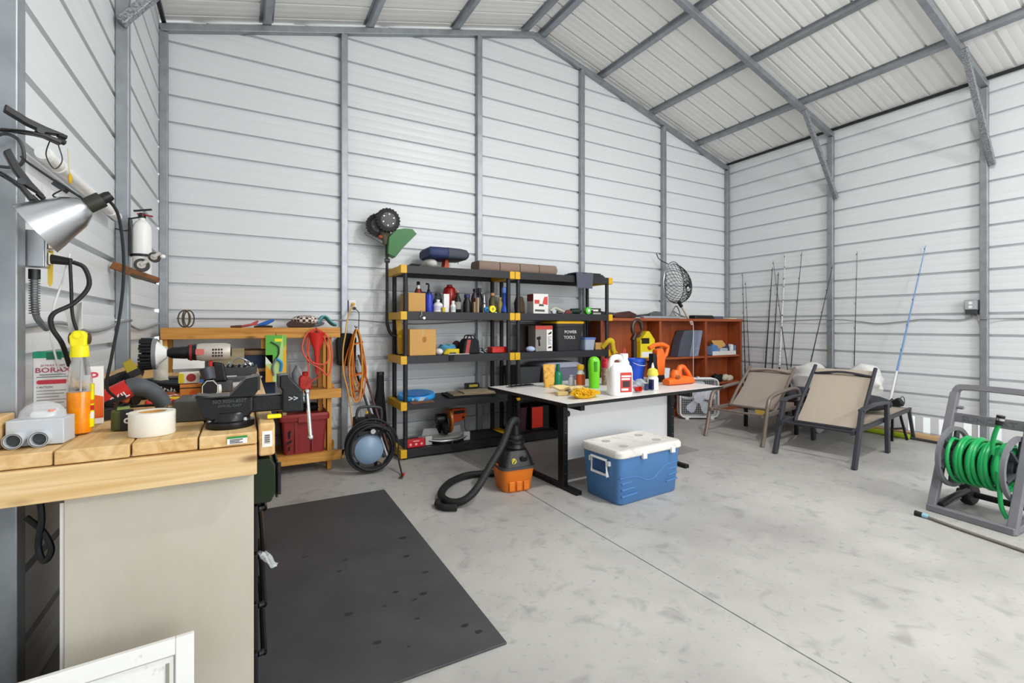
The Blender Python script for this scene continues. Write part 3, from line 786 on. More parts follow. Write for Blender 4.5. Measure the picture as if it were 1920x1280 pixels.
simple('dark_tool_case', 'flat black tool case lying under the drills', 'case', MB().prism(rrect(0.20, 0.12, 0.015), 0, 0.04, 'z'), K['black'], (-0.30, 3.25, BT + 0.001), (0, 0, R(10)), 0.004)
# socket rail along the back board
t = thing('socket_rail', 'row of dark steel sockets on a rail along the back board of the bench', 'socket rail', (-0.5065, 2.75, BT + 0.045))
MB().box(-0.012, 0.012, -0.58, 0.60, 0, 0.012).build('rail', K['iron'], t, bevel=0.002)
for i in range(24):
    y = -0.56 + i * 0.05; r_ = 0.011 + 0.006 * ((i * 5) % 4) / 3
    MB().lathe([(r_ * 0.8, 0.012), (r_, 0.016), (r_, 0.058), (r_ * 0.75, 0.058), (r_ * 0.7, 0.045)], 10, Matrix.Translation((0.0, y, 0))).build('socket', K['iron'], t)

# ------------------------------------------------------------------ things hung on the left wall and columns
def tubething(name, label, cat, pts, r, m, n=8, seg=8, group=None):
    return tag(MB().tube(bez(pts, seg), r, n).build(name, m), label, cat, group)
# clamp lamp
t = thing('clamp_lamp', 'aluminium clamp lamp with a bell reflector on the near column', 'lamp', (-0.385, 1.75, 1.612))
ax = Vector((-0.80, -0.10, -0.60)).normalized()
M_ = Matrix.Translation((0, 0, 0)) @ ax.to_track_quat('Z', 'Y').to_matrix().to_4x4()
b = MB(); pf = [(0.020, 0.0), (0.030, 0.006), (0.046, 0.035), (0.055, 0.07), (0.066, 0.105), (0.072, 0.130), (0.0735, 0.131), (0.071, 0.1295), (0.064, 0.104), (0.053, 0.07), (0.044, 0.036), (0.028, 0.009)]
vs = []
for r_, z in pf:
    for j in range(32):
        a = 2 * PI * j / 32; vs.append(M_ @ Vector((r_ * math.cos(a), r_ * math.sin(a), z)))
b.add(vs, [(i * 32 + j, i * 32 + (j + 1) % 32, (i + 1) * 32 + (j + 1) % 32, (i + 1) * 32 + j) for i in range(len(pf) - 1) for j in range(32)])
b.build('reflector', mat('spun_aluminium', 'cdd0d4', 0.28, 1.0), t)
MB().lathe([(0.021, -0.04), (0.022, -0.035), (0.022, 0.004), (0.015, 0.006)], 16, M_).build('socket', mat('olive_black', '2b2c24', 0.5), t)
MB().lathe([(0.012, -0.065), (0.015, -0.055), (0.015, -0.04)], 12, M_).build('socket_end', K['black'], t)
MB().ell((0, 0, 0.05), (0.026, 0.026, 0.034), 14, 8, M_).build('bulb', mat('opal_bulb', 'f0ede4', 0.3), t)
b = MB()
for s_ in (-1, 1): b.tube(bez([(-0.01, s_ * 0.012, 0.02), (-0.06, s_ * 0.014, 0.055), (-0.12, s_ * 0.010, 0.10), (-0.135, 0, 0.115)], 6), 0.0028, 6)
b.tube(bez([(-0.05, 0, 0.04), (-0.072, 0, 0.02), (-0.055, 0, 0.012)], 4), 0.002, 6)
b.cbox((-0.055, 0, 0.046), (0.03, 0.03, 0.016), (0, 0.6, 0))
b.build('clamp_jaw', K['iron'], t)
tubething('lamp_cable', 'black lamp cord hanging from the clamp lamp to the bench', 'cord', [(-0.348, 1.757, 1.648), (-0.325, 1.80, 1.60), (-0.318, 1.83, 1.47), (-0.325, 1.83, 1.33), (-0.345, 1.82, 1.18), (-0.362, 1.85, 1.09), (-0.35, 1.92, 1.04), (-0.38, 2.02, 0.99)], 0.0042, K['rubber'])
# spring clamps
def spring_clamp(name, label, loc, rot):
    t = thing(name, label, 'clamp', loc, rot=rot)
    for s_ in (-1, 1):
        MB().prism([(-0.075, s_ * 0.028 - 0.006), (-0.03, s_ * 0.012 - 0.006), (0.01, s_ * 0.006 - 0.007), (0.045, s_ * 0.014 - 0.005), (0.05, s_ * 0.010 + 0.004), (0.01, s_ * 0.010 + 0.007), (-0.03, s_ * 0.018 + 0.006), (-0.075, s_ * 0.034 + 0.006)], -0.013, 0.013, 'y').build('lever', K['black'], t, bevel=0.003)
        MB().box(0.036, 0.056, -0.012, 0.012, s_ * 0.008 - 0.005, s_ * 0.008 + 0.005).build('jaw_pad', K['rubber'], t, bevel=0.002)
    MB().cyl((0.0, -0.016, 0), (0.0, 0.016, 0), 0.009, n=12).build('pivot', K['iron'], t)
    return t
spring_clamp('spring_clamp', 'black spring clamp gripping the top of the near column', (-0.505, 1.83, 1.825), (0, R(8), R(25)))
spring_clamp('spring_clamp', 'black spring clamp with a yellow tip hanging above the clamp lamp', (-0.515, 1.735, 1.655), (0, R(48), R(20)))
simple('yellow_tip', 'small yellow plastic knob on the column beside the lamp', 'knob', MB().lathe([(0.008, 0), (0.013, 0.004), (0.013, 0.02), (0.008, 0.026)], 10), K['yellow'], (-0.487, 1.845, 1.595), (0, R(20), 0))
tubething('bungee_hook', 'grey bent wire hook looped around the near column', 'hook', [(-0.62, 1.84, 1.76), (-0.58, 1.82, 1.80), (-0.545, 1.82, 1.79), (-0.535, 1.82, 1.74), (-0.56, 1.83, 1.715), (-0.62, 1.83, 1.715)], 0.0045, K['dgrey'])
tubething('wire_loop', 'thin wire loop hanging from the upper spring clamp', 'wire', [(-0.49, 1.86, 1.82), (-0.50, 1.86, 1.77), (-0.485, 1.87, 1.735), (-0.47, 1.88, 1.765), (-0.477, 1.87, 1.81)], 0.0016, K['iron'], 6)
# white tube rack on the wall
t = thing('white_pipe', 'white plastic pipe with a yellow tag fixed along the wall above the bench', 'pipe', (-0.575, 2.2, 1.84))
MB().tube([(0, -0.08, 0), (0, 0.95, 0)], 0.022, 20).build('pipe', K['white'], t)
MB().tube([(0, -0.095, 0), (0, -0.07, 0)], [0.02, 0.025], 20).build('end_cap', K['white'], t)
for y in (0.05, 0.8): MB().tube(ring((0, y, 0), 0.023, 24, 'y'), 0.003, 6, True).build('band', K['whitem'], t)
MB().tube(bez([(0.033, 0.03, 0.06), (0.036, 0.03, 0.0), (0.037, 0.032, -0.03)], 4), 0.0025, 6).build('tag_string', mat('pale_string', 'cfc7a8', 0.8), t)
MB().ell((0.038, 0.032, -0.045), (0.006, 0.012, 0.02)).build('tag', mat('gold_tag', 'd0a52c', 0.5), t)
# electric box on the near column with plugs
t = thing('outlet_box', 'metal outlet box with plugs and flexible conduit beside the near column', 'outlet', (-0.55, 1.95, 1.50))
MB().box(-0.03, 0.03, -0.025, 0.025, -0.05, 0.06).build('box', K['alu'], t, bevel=0.004)
cv = MB().box(0.030, 0.034, -0.028, 0.028, -0.05, 0.06).build('cover', K['chrome'], t, bevel=0.002)
MB().box(0.034, 0.038, -0.017, 0.017, 0.008, 0.045).build('receptacle', mat('ivory_plastic', 'ded6bd', 0.4), cv, bevel=0.003)
MB().box(0.034, 0.038, -0.017, 0.017, -0.04, -0.004).build('receptacle', mat('ivory_plastic', 'ded6bd', 0.4), cv, bevel=0.003)
MB().tube([(0.036, 0, -0.022), (0.085, -0.005, -0.028)], [0.015, 0.011], 10).build('plug', K['black'], t)
MB().box(0.037, 0.052, -0.014, 0.014, 0.008, 0.04).build('adapter', mat('cream_adapter', 'd8d0b4', 0.5), t, bevel=0.003)
MB().cyl((0, 0, -0.055), (0, 0, -0.085), 0.014, n=12).build('conduit_nut', K['iron'], t)
c_ = bez([(0, 0, -0.085), (0.0, 0.0, -0.15), (0.0, 0.02, -0.20), (0.0, 0.10, -0.235)], 8)
MB().tube(c_, 0.009, 8).build('conduit', K['grey'], t)
b = MB()
for i in range(0, 14): b.tube(ring((c_[0][0] + (c_[10][0] - c_[0][0]) * i / 14, 0.0, -0.09 - i * 0.0075), 0.0115, 12), 0.0022, 5, True)
b.build('conduit_coil', K['alu'], t)
simple('yellow_ribbon', 'yellow paper ribbon hanging below the outlet box', 'ribbon', MB().prism([(-0.008, 0.10), (0.006, 0.10), (0.004, 0.0), (-0.002, -0.012), (-0.007, 0.0)], 0, 0.002, 'y'), mat('yellow_ribbon', 'e2bf47', 0.6), (-0.515, 1.955, 1.405))
tubething('extension_lead', 'thick black cord snaking from the outlet box to the bench', 'cord', [(-0.462, 1.945, 1.472), (-0.435, 1.95, 1.455), (-0.425, 1.95, 1.40), (-0.455, 1.93, 1.345), (-0.495, 1.90, 1.31), (-0.498, 1.90, 1.27), (-0.48, 1.92, 1.22), (-0.478, 1.98, 1.15)], 0.0065, K['rubber'])
tubething('second_lead', 'thinner black cord hanging straight behind the yellow spray cap', 'cord', [(-0.465, 1.93, 1.48), (-0.462, 1.93, 1.40), (-0.458, 1.93, 1.30), (-0.44, 1.94, 1.22), (-0.435, 1.96, 1.12)], 0.0045, K['rubber'])
tubething('white_cable', 'slim white cord hanging beside the outlet box', 'cord', [(-0.475, 1.97, 1.50), (-0.49, 1.97, 1.42), (-0.51, 1.96, 1.33), (-0.515, 1.96, 1.24), (-0.50, 1.97, 1.14)], 0.0028, K['white'], 6)
simple('paper_tag', 'curled white care tag with printed lines hanging by the cords', 'tag', MB().sheet(lambda u, v: (0.05 * (u - 0.5), 0.012 * math.sin(3 * u + 2 * v), -0.085 * v + 0.012 * u), 6, 6, 0.0008), K['whitem'], (-0.462, 1.947, 1.335), (0, R(-6), R(-15)))
# fire extinguisher
t = thing('fire_extinguisher', 'white fire extinguisher in a black bracket on the second column', 'fire extinguisher', (-0.492, 3.285, 1.53))
MB().lathe([(0.034, 0), (0.043, 0.008), (0.044, 0.02), (0.044, 0.27), (0.04, 0.295), (0.026, 0.318), (0.015, 0.326), (0.015, 0.338)], 26).build('cylinder', K['white'], t)
MB().lathe([(0.018, 0.338), (0.018, 0.362), (0.010, 0.366)], 14).build('valve', K['black'], t)
MB().bar([(-0.035, -0.005, 0.372), (0.045, -0.01, 0.388)], 0.02, 0.007).build('lever', K['black'], t)
MB().bar([(-0.02, -0.005, 0.358), (0.05, -0.01, 0.350)], 0.02, 0.006).build('carry_handle', K['dred'], t)
b = MB(); b.box(-0.056, -0.047, -0.03, 0.045, 0.125, 0.33); b.build('bracket', K['black'], t, bevel=0.002)
MB().tube(ring((0, 0, 0.13), 0.0455, 28), 0, 4, True, True, (0.0015, 0.007)).build('strap', K['black'], t)
MB().bar([(-0.05, -0.02, 0.325), (0.0, -0.03, 0.338)], 0.01, 0.006).build('bracket_arm', K['black'], t)
tubething('wire_tie', 'thin black wire tie around the second column by the extinguisher', 'wire', [(-0.545, 3.27, 1.80), (-0.57, 3.333, 1.80), (-0.60, 3.335, 1.803), (-0.618, 3.335, 1.808)], 0.0025, K['black'], 6)
# caster wheels on a wooden clamp
t = thing('caster_clamp', 'brown wooden clamp with two old caster wheels on the second column', 'clamp', (-0.535, 3.195, 1.57), rot=(0, R(18), R(0)))
MB().prism([(-0.075, -0.02), (0.02, -0.026), (0.14, -0.022), (0.14, 0.008), (0.02, 0.012), (-0.02, 0.02), (-0.07, 0.02)], -0.02, 0.02, 'y').build('wooden_jaw', mat('rusty_wood', '8a5227', 0.7, 0, 0.7, 20, '4d3a26'), t, bevel=0.006)
MB().box(0.02, 0.13, -0.024, 0.024, -0.03, -0.012).build('steel_arm', mat('grimy_steel', '4f483c', 0.6, 0.4), t, bevel=0.003)
for i, (px_, pz_, r_) in enumerate(((0.045, 0.045, 0.034), (0.082, 0.105, 0.027))):
    w_ = MB().tube([(px_, -0.018, pz_), (px_, 0.012, pz_)], [r_, r_], 22).build('caster_wheel', mat('worn_rubber', '3f3e3c', 0.6), t)
    MB().tube([(px_, -0.024, pz_), (px_, -0.016, pz_)], [r_ * 0.55, r_ * 0.62], 16).build('hub', mat('worn_white_hub', 'c6c2ba', 0.5), w_)
    MB().tube([(px_, -0.026, pz_), (px_ + 0.02, -0.03, pz_ + 0.03)], [0.010, 0.010], 10).build('stem', mat('worn_white_hub', 'c6c2ba', 0.5), w_)
MB().ell((0.118, -0.02, 0.122), (0.014, 0.012, 0.012)).build('end_knob', K['white'], t)

# ---------------- cable running round the walls
cb = mat('grey_cable', '8b8d8f', 0.5)
wires = [(-0.60, 2.0, 1.27), (-0.60, 2.4, 1.285), (-0.60, 2.75, 1.25), (-0.60, 3.1, 1.262), (-0.585, 3.28, 1.295), (-0.552, 3.37, 1.305), (-0.59, 3.5, 1.29), (-0.60, 3.9, 1.25), (-0.60, 4.3, 1.262), (-0.60, 4.75, 1.29)]
tubething('wall_cable', 'grey cable sagging along the white wall over the workbench', 'cable', wires, 0.007, cb)
tubething('wall_cable', 'grey cable strung along the gable wall behind the shelving', 'cable', [(-0.50, 4.90, 1.335), (0.2, 4.925, 1.335), (0.82, 4.868, 1.325), (0.95, 4.87, 1.33), (1.6, 4.925, 1.29), (2.34, 4.87, 1.32), (3.0, 4.925, 1.31), (3.8, 4.87, 1.33), (4.6, 4.925, 1.33), (5.3, 4.87, 1.345), (6.6, 4.925, 1.36)], 0.006, cb)
tubething('wall_cable', 'grey cable strung along the wall behind the fishing rods', 'cable', [(6.725, 4.8, 1.36), (6.725, 4.2, 1.335), (6.67, 3.38, 1.355), (6.725, 3.05, 1.325), (6.725, 2.85, 1.30), (6.725, 2.6, 1.32), (6.725, 2.4, 1.345), (6.725, 2.1, 1.335), (6.725, 2.0, 1.36), (6.72, 1.98, 1.42)], 0.006, cb)
tubething('wall_cable', 'grey cable leaving the outlet towards the near end of the wall', 'cable', [(6.72, 1.945, 1.42), (6.70, 1.935, 1.36), (6.672, 1.90, 1.345), (6.672, 1.86, 1.345), (6.725, 1.7, 1.345), (6.725, 1.2, 1.345)], 0.006, cb)
for i, (x, y, z, lb) in enumerate(((-0.555, 3.34, 1.305, 'second column of the workbench wall'), (6.68, 3.34, 1.355, 'second column behind the loungers'), (6.68, 1.86, 1.345, 'near column behind the hose reel'))):
    simple('cable_tie', f'white cable tie around the {lb}', 'cable tie', MB().box(-0.004, 0.034 if x > 0 else 0.004, -0.003, 0.0, -0.004, 0.004).box(-0.004, 0.0, -0.003, 0.063, -0.004, 0.004) if x > 0 else MB().box(-0.064, 0.004, -0.003, 0.0, -0.004, 0.004).box(0.0, 0.004, -0.003, 0.064, -0.004, 0.004), K['white'], (x, y, z))
t = thing('outlet_box', 'grey double outlet box on the near column behind the hose reel', 'outlet', (6.695, 1.985, 1.47))
MB().box(-0.025, 0.045, -0.055, 0.05, -0.03, 0.075).build('box', K['grey'], t, bevel=0.004)
cv = MB().box(-0.030, -0.025, -0.05, 0.045, -0.025, 0.07).build('cover', mat('pale_grey_cover', 'a9adb0', 0.5), t, bevel=0.002)
for z in (0.0, 0.042): MB().cyl((-0.033, 0, z), (-0.030, 0, z), 0.016, n=18).build('receptacle', K['white'], cv)
MB().box(-0.02, 0.04, -0.05, 0.045, -0.075, -0.03).build('lower_box', K['dgrey'], t, bevel=0.003)

# ---------------- more tools heaped on the bench between the drills and the vise
t = thing('impact_driver', 'black and orange impact driver lying on its side in front of the socket rail', 'drill', (-0.43, 2.47, BT + 0.032), R(-25))
MB().tube([(-0.05, 0, 0), (0.05, 0, 0)], [0.026, 0.031], 14).build('housing', K['black'], t)
MB().tube([(-0.085, 0, 0), (-0.05, 0, 0)], [0.014, 0.024], 12).build('chuck', K['iron'], t)
MB().tube([(0.02, -0.02, 0), (0.05, -0.10, -0.004)], [0.02, 0.022], 12).build('handle', mat('dull_orange_grip', 'b8591c', 0.5), t)
t = thing('angle_grinder', 'grey angle grinder with a dark disc lying under the scrub brush', 'grinder', (-0.43, 2.95, BT + 0.034), R(35))
MB().tube([(-0.12, 0, 0), (0.06, 0, 0)], [0.026, 0.032], 14).build('housing', mat('grinder_grey', '54585c', 0.5), t)
MB().tube([(0.06, 0, 0), (0.10, 0, 0)], [0.032, 0.024], 14).build('gear_head', K['alu'], t)
MB().lathe([(0.001, 0), (0.058, 0), (0.058, 0.004), (0.001, 0.004)], 24, Matrix.Translation((0.085, 0, -0.031))).build('disc', K['iron'], t)
for i, (x, y, a, c, lb) in enumerate(((-0.30, 2.40, 12, 'c9281f', 'red'), (-0.27, 2.46, -18, 'd9b21c', 'yellow'), (-0.38, 3.40, 30, '2b5bb5', 'blue'), (-0.16, 2.30, 70, '1b1b1d', 'black'))):
    t = thing('screwdriver', f'{lb} handled screwdriver lying on the bench among the tools', 'screwdriver', (x, y, BT + 0.0135), R(a), 'screwdrivers on the bench')
    MB().tube([(-0.05, 0, 0), (-0.045, 0, 0), (0.035, 0, 0), (0.045, 0, 0)], [0.008, 0.0125, 0.0125, 0.008], 10).build('handle', mat('screwdriver_' + lb, c, 0.35), t)
    MB().tube([(0.045, 0, 0), (0.13, 0, -0.004)], 0.0035, 8).build('shaft', K['chrome'], t)
t = thing('slip_pliers', 'dark steel pliers lying beside the grey block', 'pliers', (-0.24, 2.20, BT + 0.012), R(20))
for s_ in (-1, 1): MB().tube(bez([(-0.07, s_ * 0.006, 0), (-0.02, s_ * -0.004, 0), (0.03, s_ * 0.018, 0), (0.10, s_ * 0.022, 0)], 5), 0.0075, 8).build('handle', K['dgrey'], t)
MB().cyl((-0.02, 0, -0.008), (-0.02, 0, 0.009), 0.010, n=12).build('pivot', K['iron'], t)
t = thing('caliper_box', 'flat charcoal case with a chrome clasp under the cordless drill', 'case', (-0.02, 3.05 - 0.1, BT + 0.001), R(5))
MB().box(-0.06, 0.08, -0.05, 0.05, 0, 0.05).build('body', K['dgrey'], t, bevel=0.006)
MB().box(-0.005, 0.02, -0.054, -0.049, 0.016, 0.034).build('clasp', K['chrome'], t, bevel=0.002)
t = thing('glue_bottle', 'small white and blue glue bottle lying behind the pouch', 'bottle', (-0.20, 2.98, BT + 0.022), R(-15))
MB().tube([(-0.05, 0, 0), (0.05, 0, 0)], 0.021, 14).build('body', K['white'], t)
MB().tube([(-0.02, 0, 0), (0.03, 0, 0)], 0.0215, 14).build('label', mat('mid_blue_label', '2f5fa8', 0.5), t)
MB().tube([(0.05, 0, 0), (0.085, 0, 0)], [0.014, 0.006], 10).build('spout', K['orange'], t)
t = thing('wrench', 'chrome adjustable wrench lying in front of the organizer tray', 'wrench', (0.0, 3.36, BT + 0.008), R(165))
MB().prism([(-0.10, -0.010), (0.06, -0.012), (0.09, -0.026), (0.12, -0.022), (0.105, -0.004), (0.105, 0.008), (0.12, 0.024), (0.085, 0.028), (0.06, 0.012), (-0.10, 0.010)], -0.006, 0.006, 'z').build('body', K['chrome'], t, bevel=0.002)
simple('work_rag', 'dark crumpled shop rag lying behind the corded drill', 'rag', MB().sheet(lambda u, v: (0.17 * (u - 0.5), 0.13 * (v - 0.5), 0.022 + 0.016 * math.sin(7 * u + 1) * math.sin(6 * v) + 0.006 * math.sin(17 * u + 11 * v)), 16, 12, 0.008), mat('greasy_rag', '2f2f36', 0.95), (-0.40, 2.66, BT + 0.004), (0, 0, R(15)))
simple('sanding_sponge', 'rust coloured sanding sponge lying on the planks behind the tape roll', 'sponge', MB().box(-0.04, 0.04, -0.025, 0.025, 0, 0.025), mat('rust_sponge', '8a4a30', 0.9), (-0.21, 2.36, BT + 0.001), (0, 0, R(-30)), 0.003)
# ------------------------------------------------------------------ golden timber rack in the back corner
t = thing('timber_rack', 'golden pine storage rack built of two by fours in the back corner', 'shelf', (0.09, 4.66, 0))
ox, oy = -0.09, -4.66
def G(name, m, x0, x1, y0, y1, z0, z1, par=None):
    return MB().box(x0 + ox, x1 + ox, y0 + oy, y1 + oy, z0, z1).build(name, m, par or t, bevel=0.004)
G('top_rail', golden, -0.555, 0.745, 4.435, 4.473, 1.168, 1.257)
G('top_rail', golden, -0.555, 0.745, 4.832, 4.870, 1.168, 1.257)
for i in range(3): G('top_plank', golden, -0.555, 0.745, 4.476 + i * 0.119, 4.476 + i * 0.119 + 0.115, 1.222, 1.250)
for x0 in (0.640, -0.553):
    G('post', golden_z, x0, x0 + 0.038, 4.474, 4.560, 0.0, 1.167)
    G('post', golden_z, x0, x0 + 0.038, 4.745, 4.831, 0.0, 1.167)
G('post', golden_z, 0.580, 0.618, 4.60, 4.68, 0.17, 1.167)
for z0, z1, x0 in ((0.634, 0.715, 0.36), (0.085, 0.168, -0.553)):
    G('shelf_rail', golden, x0, 0.755, 4.435, 4.473, z0, z1); G('shelf_rail', golden, x0, 0.755, 4.832, 4.870, z0, z1)
    for i in range(3): G('shelf_plank', golden, x0, 0.638, 4.476 + i * 0.119, 4.476 + i * 0.119 + 0.115, z1 - 0.03, z1 - 0.002)
G('block', golden_z, 0.12, 0.20, 4.48, 4.55, 1.08, 1.167)
# navy panelled box with a wooden frame inside it
t = thing('navy_box', 'navy blue box in a worn wooden frame standing in the timber rack', 'box', (0.14, 4.66, 0.168))
fr = wood('worn_brown_wood', '8a6a4a', '6d4f34', '3c2a1a', 'x')
MB().box(-0.33, 0.09, -0.14, 0.16, 0.0, 0.86).build('body', mat('navy_cloth', '273349', 0.85, 0, 0.3, 12, '1b2433'), t)
MB().box(-0.34, 0.18, -0.15, 0.17, 0.86, 0.90).build('top_board', fr, t, bevel=0.004)
for z in (0.72, 0.38): MB().box(-0.335, 0.175, -0.152, -0.141, z, z + 0.028).build('batten', wood('tan_batten', 'a98a55', '8d6e3d', '4a351c', 'x'), t, bevel=0.002)
MB().box(0.145, 0.176, -0.155, -0.142, 0.30, 0.858).build('batten', wood('pale_batten', 'b59a68', '957a4c', '4a351c', 'z'), t, bevel=0.002)
simple('grey_bottle', 'pale grey jug standing in the timber rack beside the navy box', 'jug', MB().lathe([(0.04, 0), (0.048, 0.01), (0.048, 0.13), (0.03, 0.17), (0.018, 0.18), (0.018, 0.20)], 18), K['lgrey'], (0.42, 4.70, 0.716))
# blister pack of a garden tool
t = thing('tool_blister_pack', 'green and yellow blister card with a blue handled tool hanging on the rack', 'package', (0.231, 4.428, 1.0))
MB().box(-0.078, 0.078, -0.002, 0.002, -0.195, 0.195).build('card', mat('pale_green_card', 'b9d88a', 0.6), t)
for nm, poly, c in (('green_print', [(-0.078, 0.195), (0.05, 0.195), (0.02, 0.03), (-0.02, -0.06), (-0.078, 0.02)], '5fae3f'), ('yellow_print', [(-0.078, -0.195), (-0.02, -0.195), (-0.03, -0.11), (-0.078, -0.05)], 'e09a20'), ('yellow_side', [(0.045, -0.195), (0.078, -0.195), (0.078, 0.13), (0.055, 0.05)], 'e8b426'), ('white_patch', [(-0.078, 0.03), (-0.025, 0.03), (-0.025, -0.04), (-0.078, -0.045)], 'e6eadd'), ('green_side', [(0.05, 0.195), (0.078, 0.195), (0.078, 0.135), (0.06, 0.08)], '7fbf4a')):
    MB().prism(poly, -0.0032, -0.0021, 'y').build(nm, mat(nm, c, 0.6), t)
MB().box(-0.01, 0.045, -0.005, -0.003, 0.14, 0.165).build('brand_block', K['byellow'], t)
b = MB().tube(bez([(-0.04, -0.012, 0.14), (0.015, -0.012, 0.10), (0.02, -0.012, 0.04), (0.0, -0.012, 0.0)], 5), 0.006, 8); b.build('tool_arm', K['dgrey'], t)
MB().tube(bez([(0.0, -0.013, 0.0), (-0.025, -0.013, -0.07), (-0.015, -0.013, -0.14)], 5), 0.009, 8).build('lower_handle', mat('dull_steel', '85898f', 0.4, 0.6), t)
MB().tube(bez([(0.005, -0.014, 0.0), (0.04, -0.014, -0.04), (0.035, -0.014, -0.11)], 5), 0.010, 8).build('blue_handle', K['cyan'], t)
MB().tube([(0, 0.006, 0.21), (0, -0.004, 0.19)], 0.002, 6).build('peg', K['iron'], t)
# red funnel and red hose
t = thing('red_funnel', 'red plastic funnel with a long spout hanging on the rack', 'funnel', (0.545, 4.385, 0.86))
pf = [(0.012, 0.0), (0.022, 0.20), (0.052, 0.275), (0.064, 0.35), (0.067, 0.355), (0.061, 0.349), (0.049, 0.277), (0.018, 0.205), (0.009, 0.01)]
b = MB(); vs = []
for r_, z in pf:
    for j in range(24): a = 2 * PI * j / 24; vs.append((r_ * math.cos(a), r_ * math.sin(a) * 0.6, z))
b.add(vs, [(i * 24 + j, i * 24 + (j + 1) % 24, (i + 1) * 24 + (j + 1) % 24, (i + 1) * 24 + j) for i in range(len(pf) - 1) for j in range(24)])
b.build('cone', K['red'], t)
MB().tube(bez([(0.0, 0.04, 0.35), (0.0, 0.02, 0.385), (0.0, 0.05, 0.395)], 4), 0.003, 6).build('hook', K['iron'], t)
rh = mat('coral_hose', 'd8503c', 0.4)
b = MB()
b.tube(bez([(0.520, 4.41, 1.245), (0.457, 4.39, 1.19), (0.426, 4.35, 1.08), (0.470, 4.34, 0.98), (0.570, 4.33, 0.90), (0.632, 4.34, 0.85), (0.664, 4.36, 1.0), (0.639, 4.38, 1.16), (0.557, 4.41, 1.24), (0.495, 4.41, 1.22), (0.464, 4.39, 1.10), (0.495, 4.33, 0.97), (0.607, 4.33, 0.95), (0.632, 4.34, 1.05), (0.595, 4.37, 1.18), (0.545, 4.41, 1.235), (0.495, 4.40, 1.19), (0.470, 4.36, 1.0), (0.470, 4.34, 0.85), (0.407, 4.38, 0.72)], 7), 0.0065, 8)
b.tube(bez([(0.595, 4.34, 0.93), (0.570, 4.36, 0.85), (0.508, 4.38, 0.80), (0.457, 4.40, 0.74)], 6), 0.0065, 8)
tag(b.build('red_hose', rh), 'coral red hose looped around the red funnel', 'hose')
t = thing('red_jerry_can', 'small red fuel bottle standing on the middle shelf of the rack', 'bottle', (0.465, 4.52, 0.716))
MB().prism([(-0.05, 0), (0.05, 0), (0.045, 0.09), (0.02, 0.125), (-0.03, 0.125), (-0.05, 0.10)], -0.035, 0.035, 'y').build('body', K['red'], t, bevel=0.012, seg=3)
MB().lathe([(0.024, 0.122), (0.024, 0.15), (0.018, 0.155)], 16).build('cap', K['red'], t)
# red tote
t = thing('red_tote', 'dark red plastic storage tote on the low shelf of the rack', 'storage box', (0.455, 4.62, 0.169))
rt = mat('brick_red_plastic', '8f2c2c', 0.5, 0, 0.25, 8, '7a2323')
def tap(w0, d0, w1, d1, h, r=0.03, n=3):
    return [[(x * w / w0 * 1.0, y * 1.0, z) for x, y in rrect(w, d, r, n)] for w, d, z in ((w0, d0, 0.0), (w1, d1, h))]
def taper(w0, d0, w1, d1, z0, z1, r=0.03):
    return [[(x, y, z0) for x, y in rrect(w0, d0, r)], [(x, y, z1) for x, y in rrect(w1, d1, r)]]
MB().loft(taper(0.32, 0.30, 0.365, 0.35, 0, 0.30)).build('body', rt, t)
MB().loft(taper(0.40, 0.385, 0.405, 0.39, 0.29, 0.325) + [[(x, y, 0.345) for x, y in rrect(0.385, 0.37, 0.03)], [(x, y, 0.335) for x, y in rrect(0.33, 0.31, 0.03)]]).build('lid', rt, t, ang=0.5)
MB().box(-0.055, 0.055, -0.204, -0.194, 0.275, 0.322).build('handle_flap', rt, t, bevel=0.004)
for x in (-0.075, 0.055): MB().prism([(x, 0.02), (x + 0.012, 0.02), (x + 0.016, 0.28), (x - 0.004, 0.28)], -0.176, -0.155, 'y').build('rib', rt, t)
b = MB()
for p in ([(-0.13, 0.20), (-0.11, 0.21), (-0.115, 0.14), (-0.125, 0.15)], [(-0.14, 0.11), (-0.10, 0.13), (-0.105, 0.11), (-0.14, 0.09)], [(-0.125, 0.07), (-0.115, 0.08), (-0.115, 0.04), (-0.125, 0.04)]):
    b.prism(p, -0.1775, -0.168, 'y')
b.build('black_scrawl', K['blackm'], t)
simple('tote_bag', 'black bag lying on the red tote lid', 'bag', MB().ell((0, 0, 0.03), (0.12, 0.10, 0.035), 14, 8), K['blackm'], (0.52, 4.68, 0.506))
# on top of the rack
t = thing('pliers', 'red handled pliers lying on top of the timber rack', 'pliers', (0.0, 4.52, 1.258), R(-6))
MB().tube([(-0.10, 0, 0.008), (-0.02, 0, 0.010)], [0.008, 0.012], 8).build('jaws', mat('rusty_steel', '6b4d40', 0.6, 0.4), t)
for s_ in (-1, 1): MB().tube(bez([(-0.02, 0, 0.010), (0.04, s_ * 0.02, 0.022), (0.10, s_ * 0.015, 0.03 + 0.012 * (s_ + 1))], 5), 0.009, 8).build('handle', mat('dull_red_grip', 'c05555', 0.5), t)
t = thing('blue_stapler', 'blue and black hand tool lying on top of the timber rack', 'tool', (0.15, 4.53, 1.258), R(-4))
MB().prism([(-0.06, 0.012), (0.02, 0.022), (0.075, 0.055), (0.07, 0.075), (0.02, 0.06), (-0.05, 0.03)], -0.018, 0.018, 'y').build('blue_shell', mat('royal_blue_plastic', '1f5fb8', 0.4), t, bevel=0.006)
MB().prism([(-0.08, 0.0), (0.06, 0.0), (0.06, 0.016), (-0.04, 0.022), (-0.08, 0.012)], -0.016, 0.016, 'y').build('base', K['black'], t, bevel=0.003)
t = thing('plaid_cap', 'brown and white plaid cap lying on top of the timber rack', 'cap', (0.46, 4.62, 1.258), R(-10))
pl = mat('brown_plaid', 'd9d0c6', 0.9)
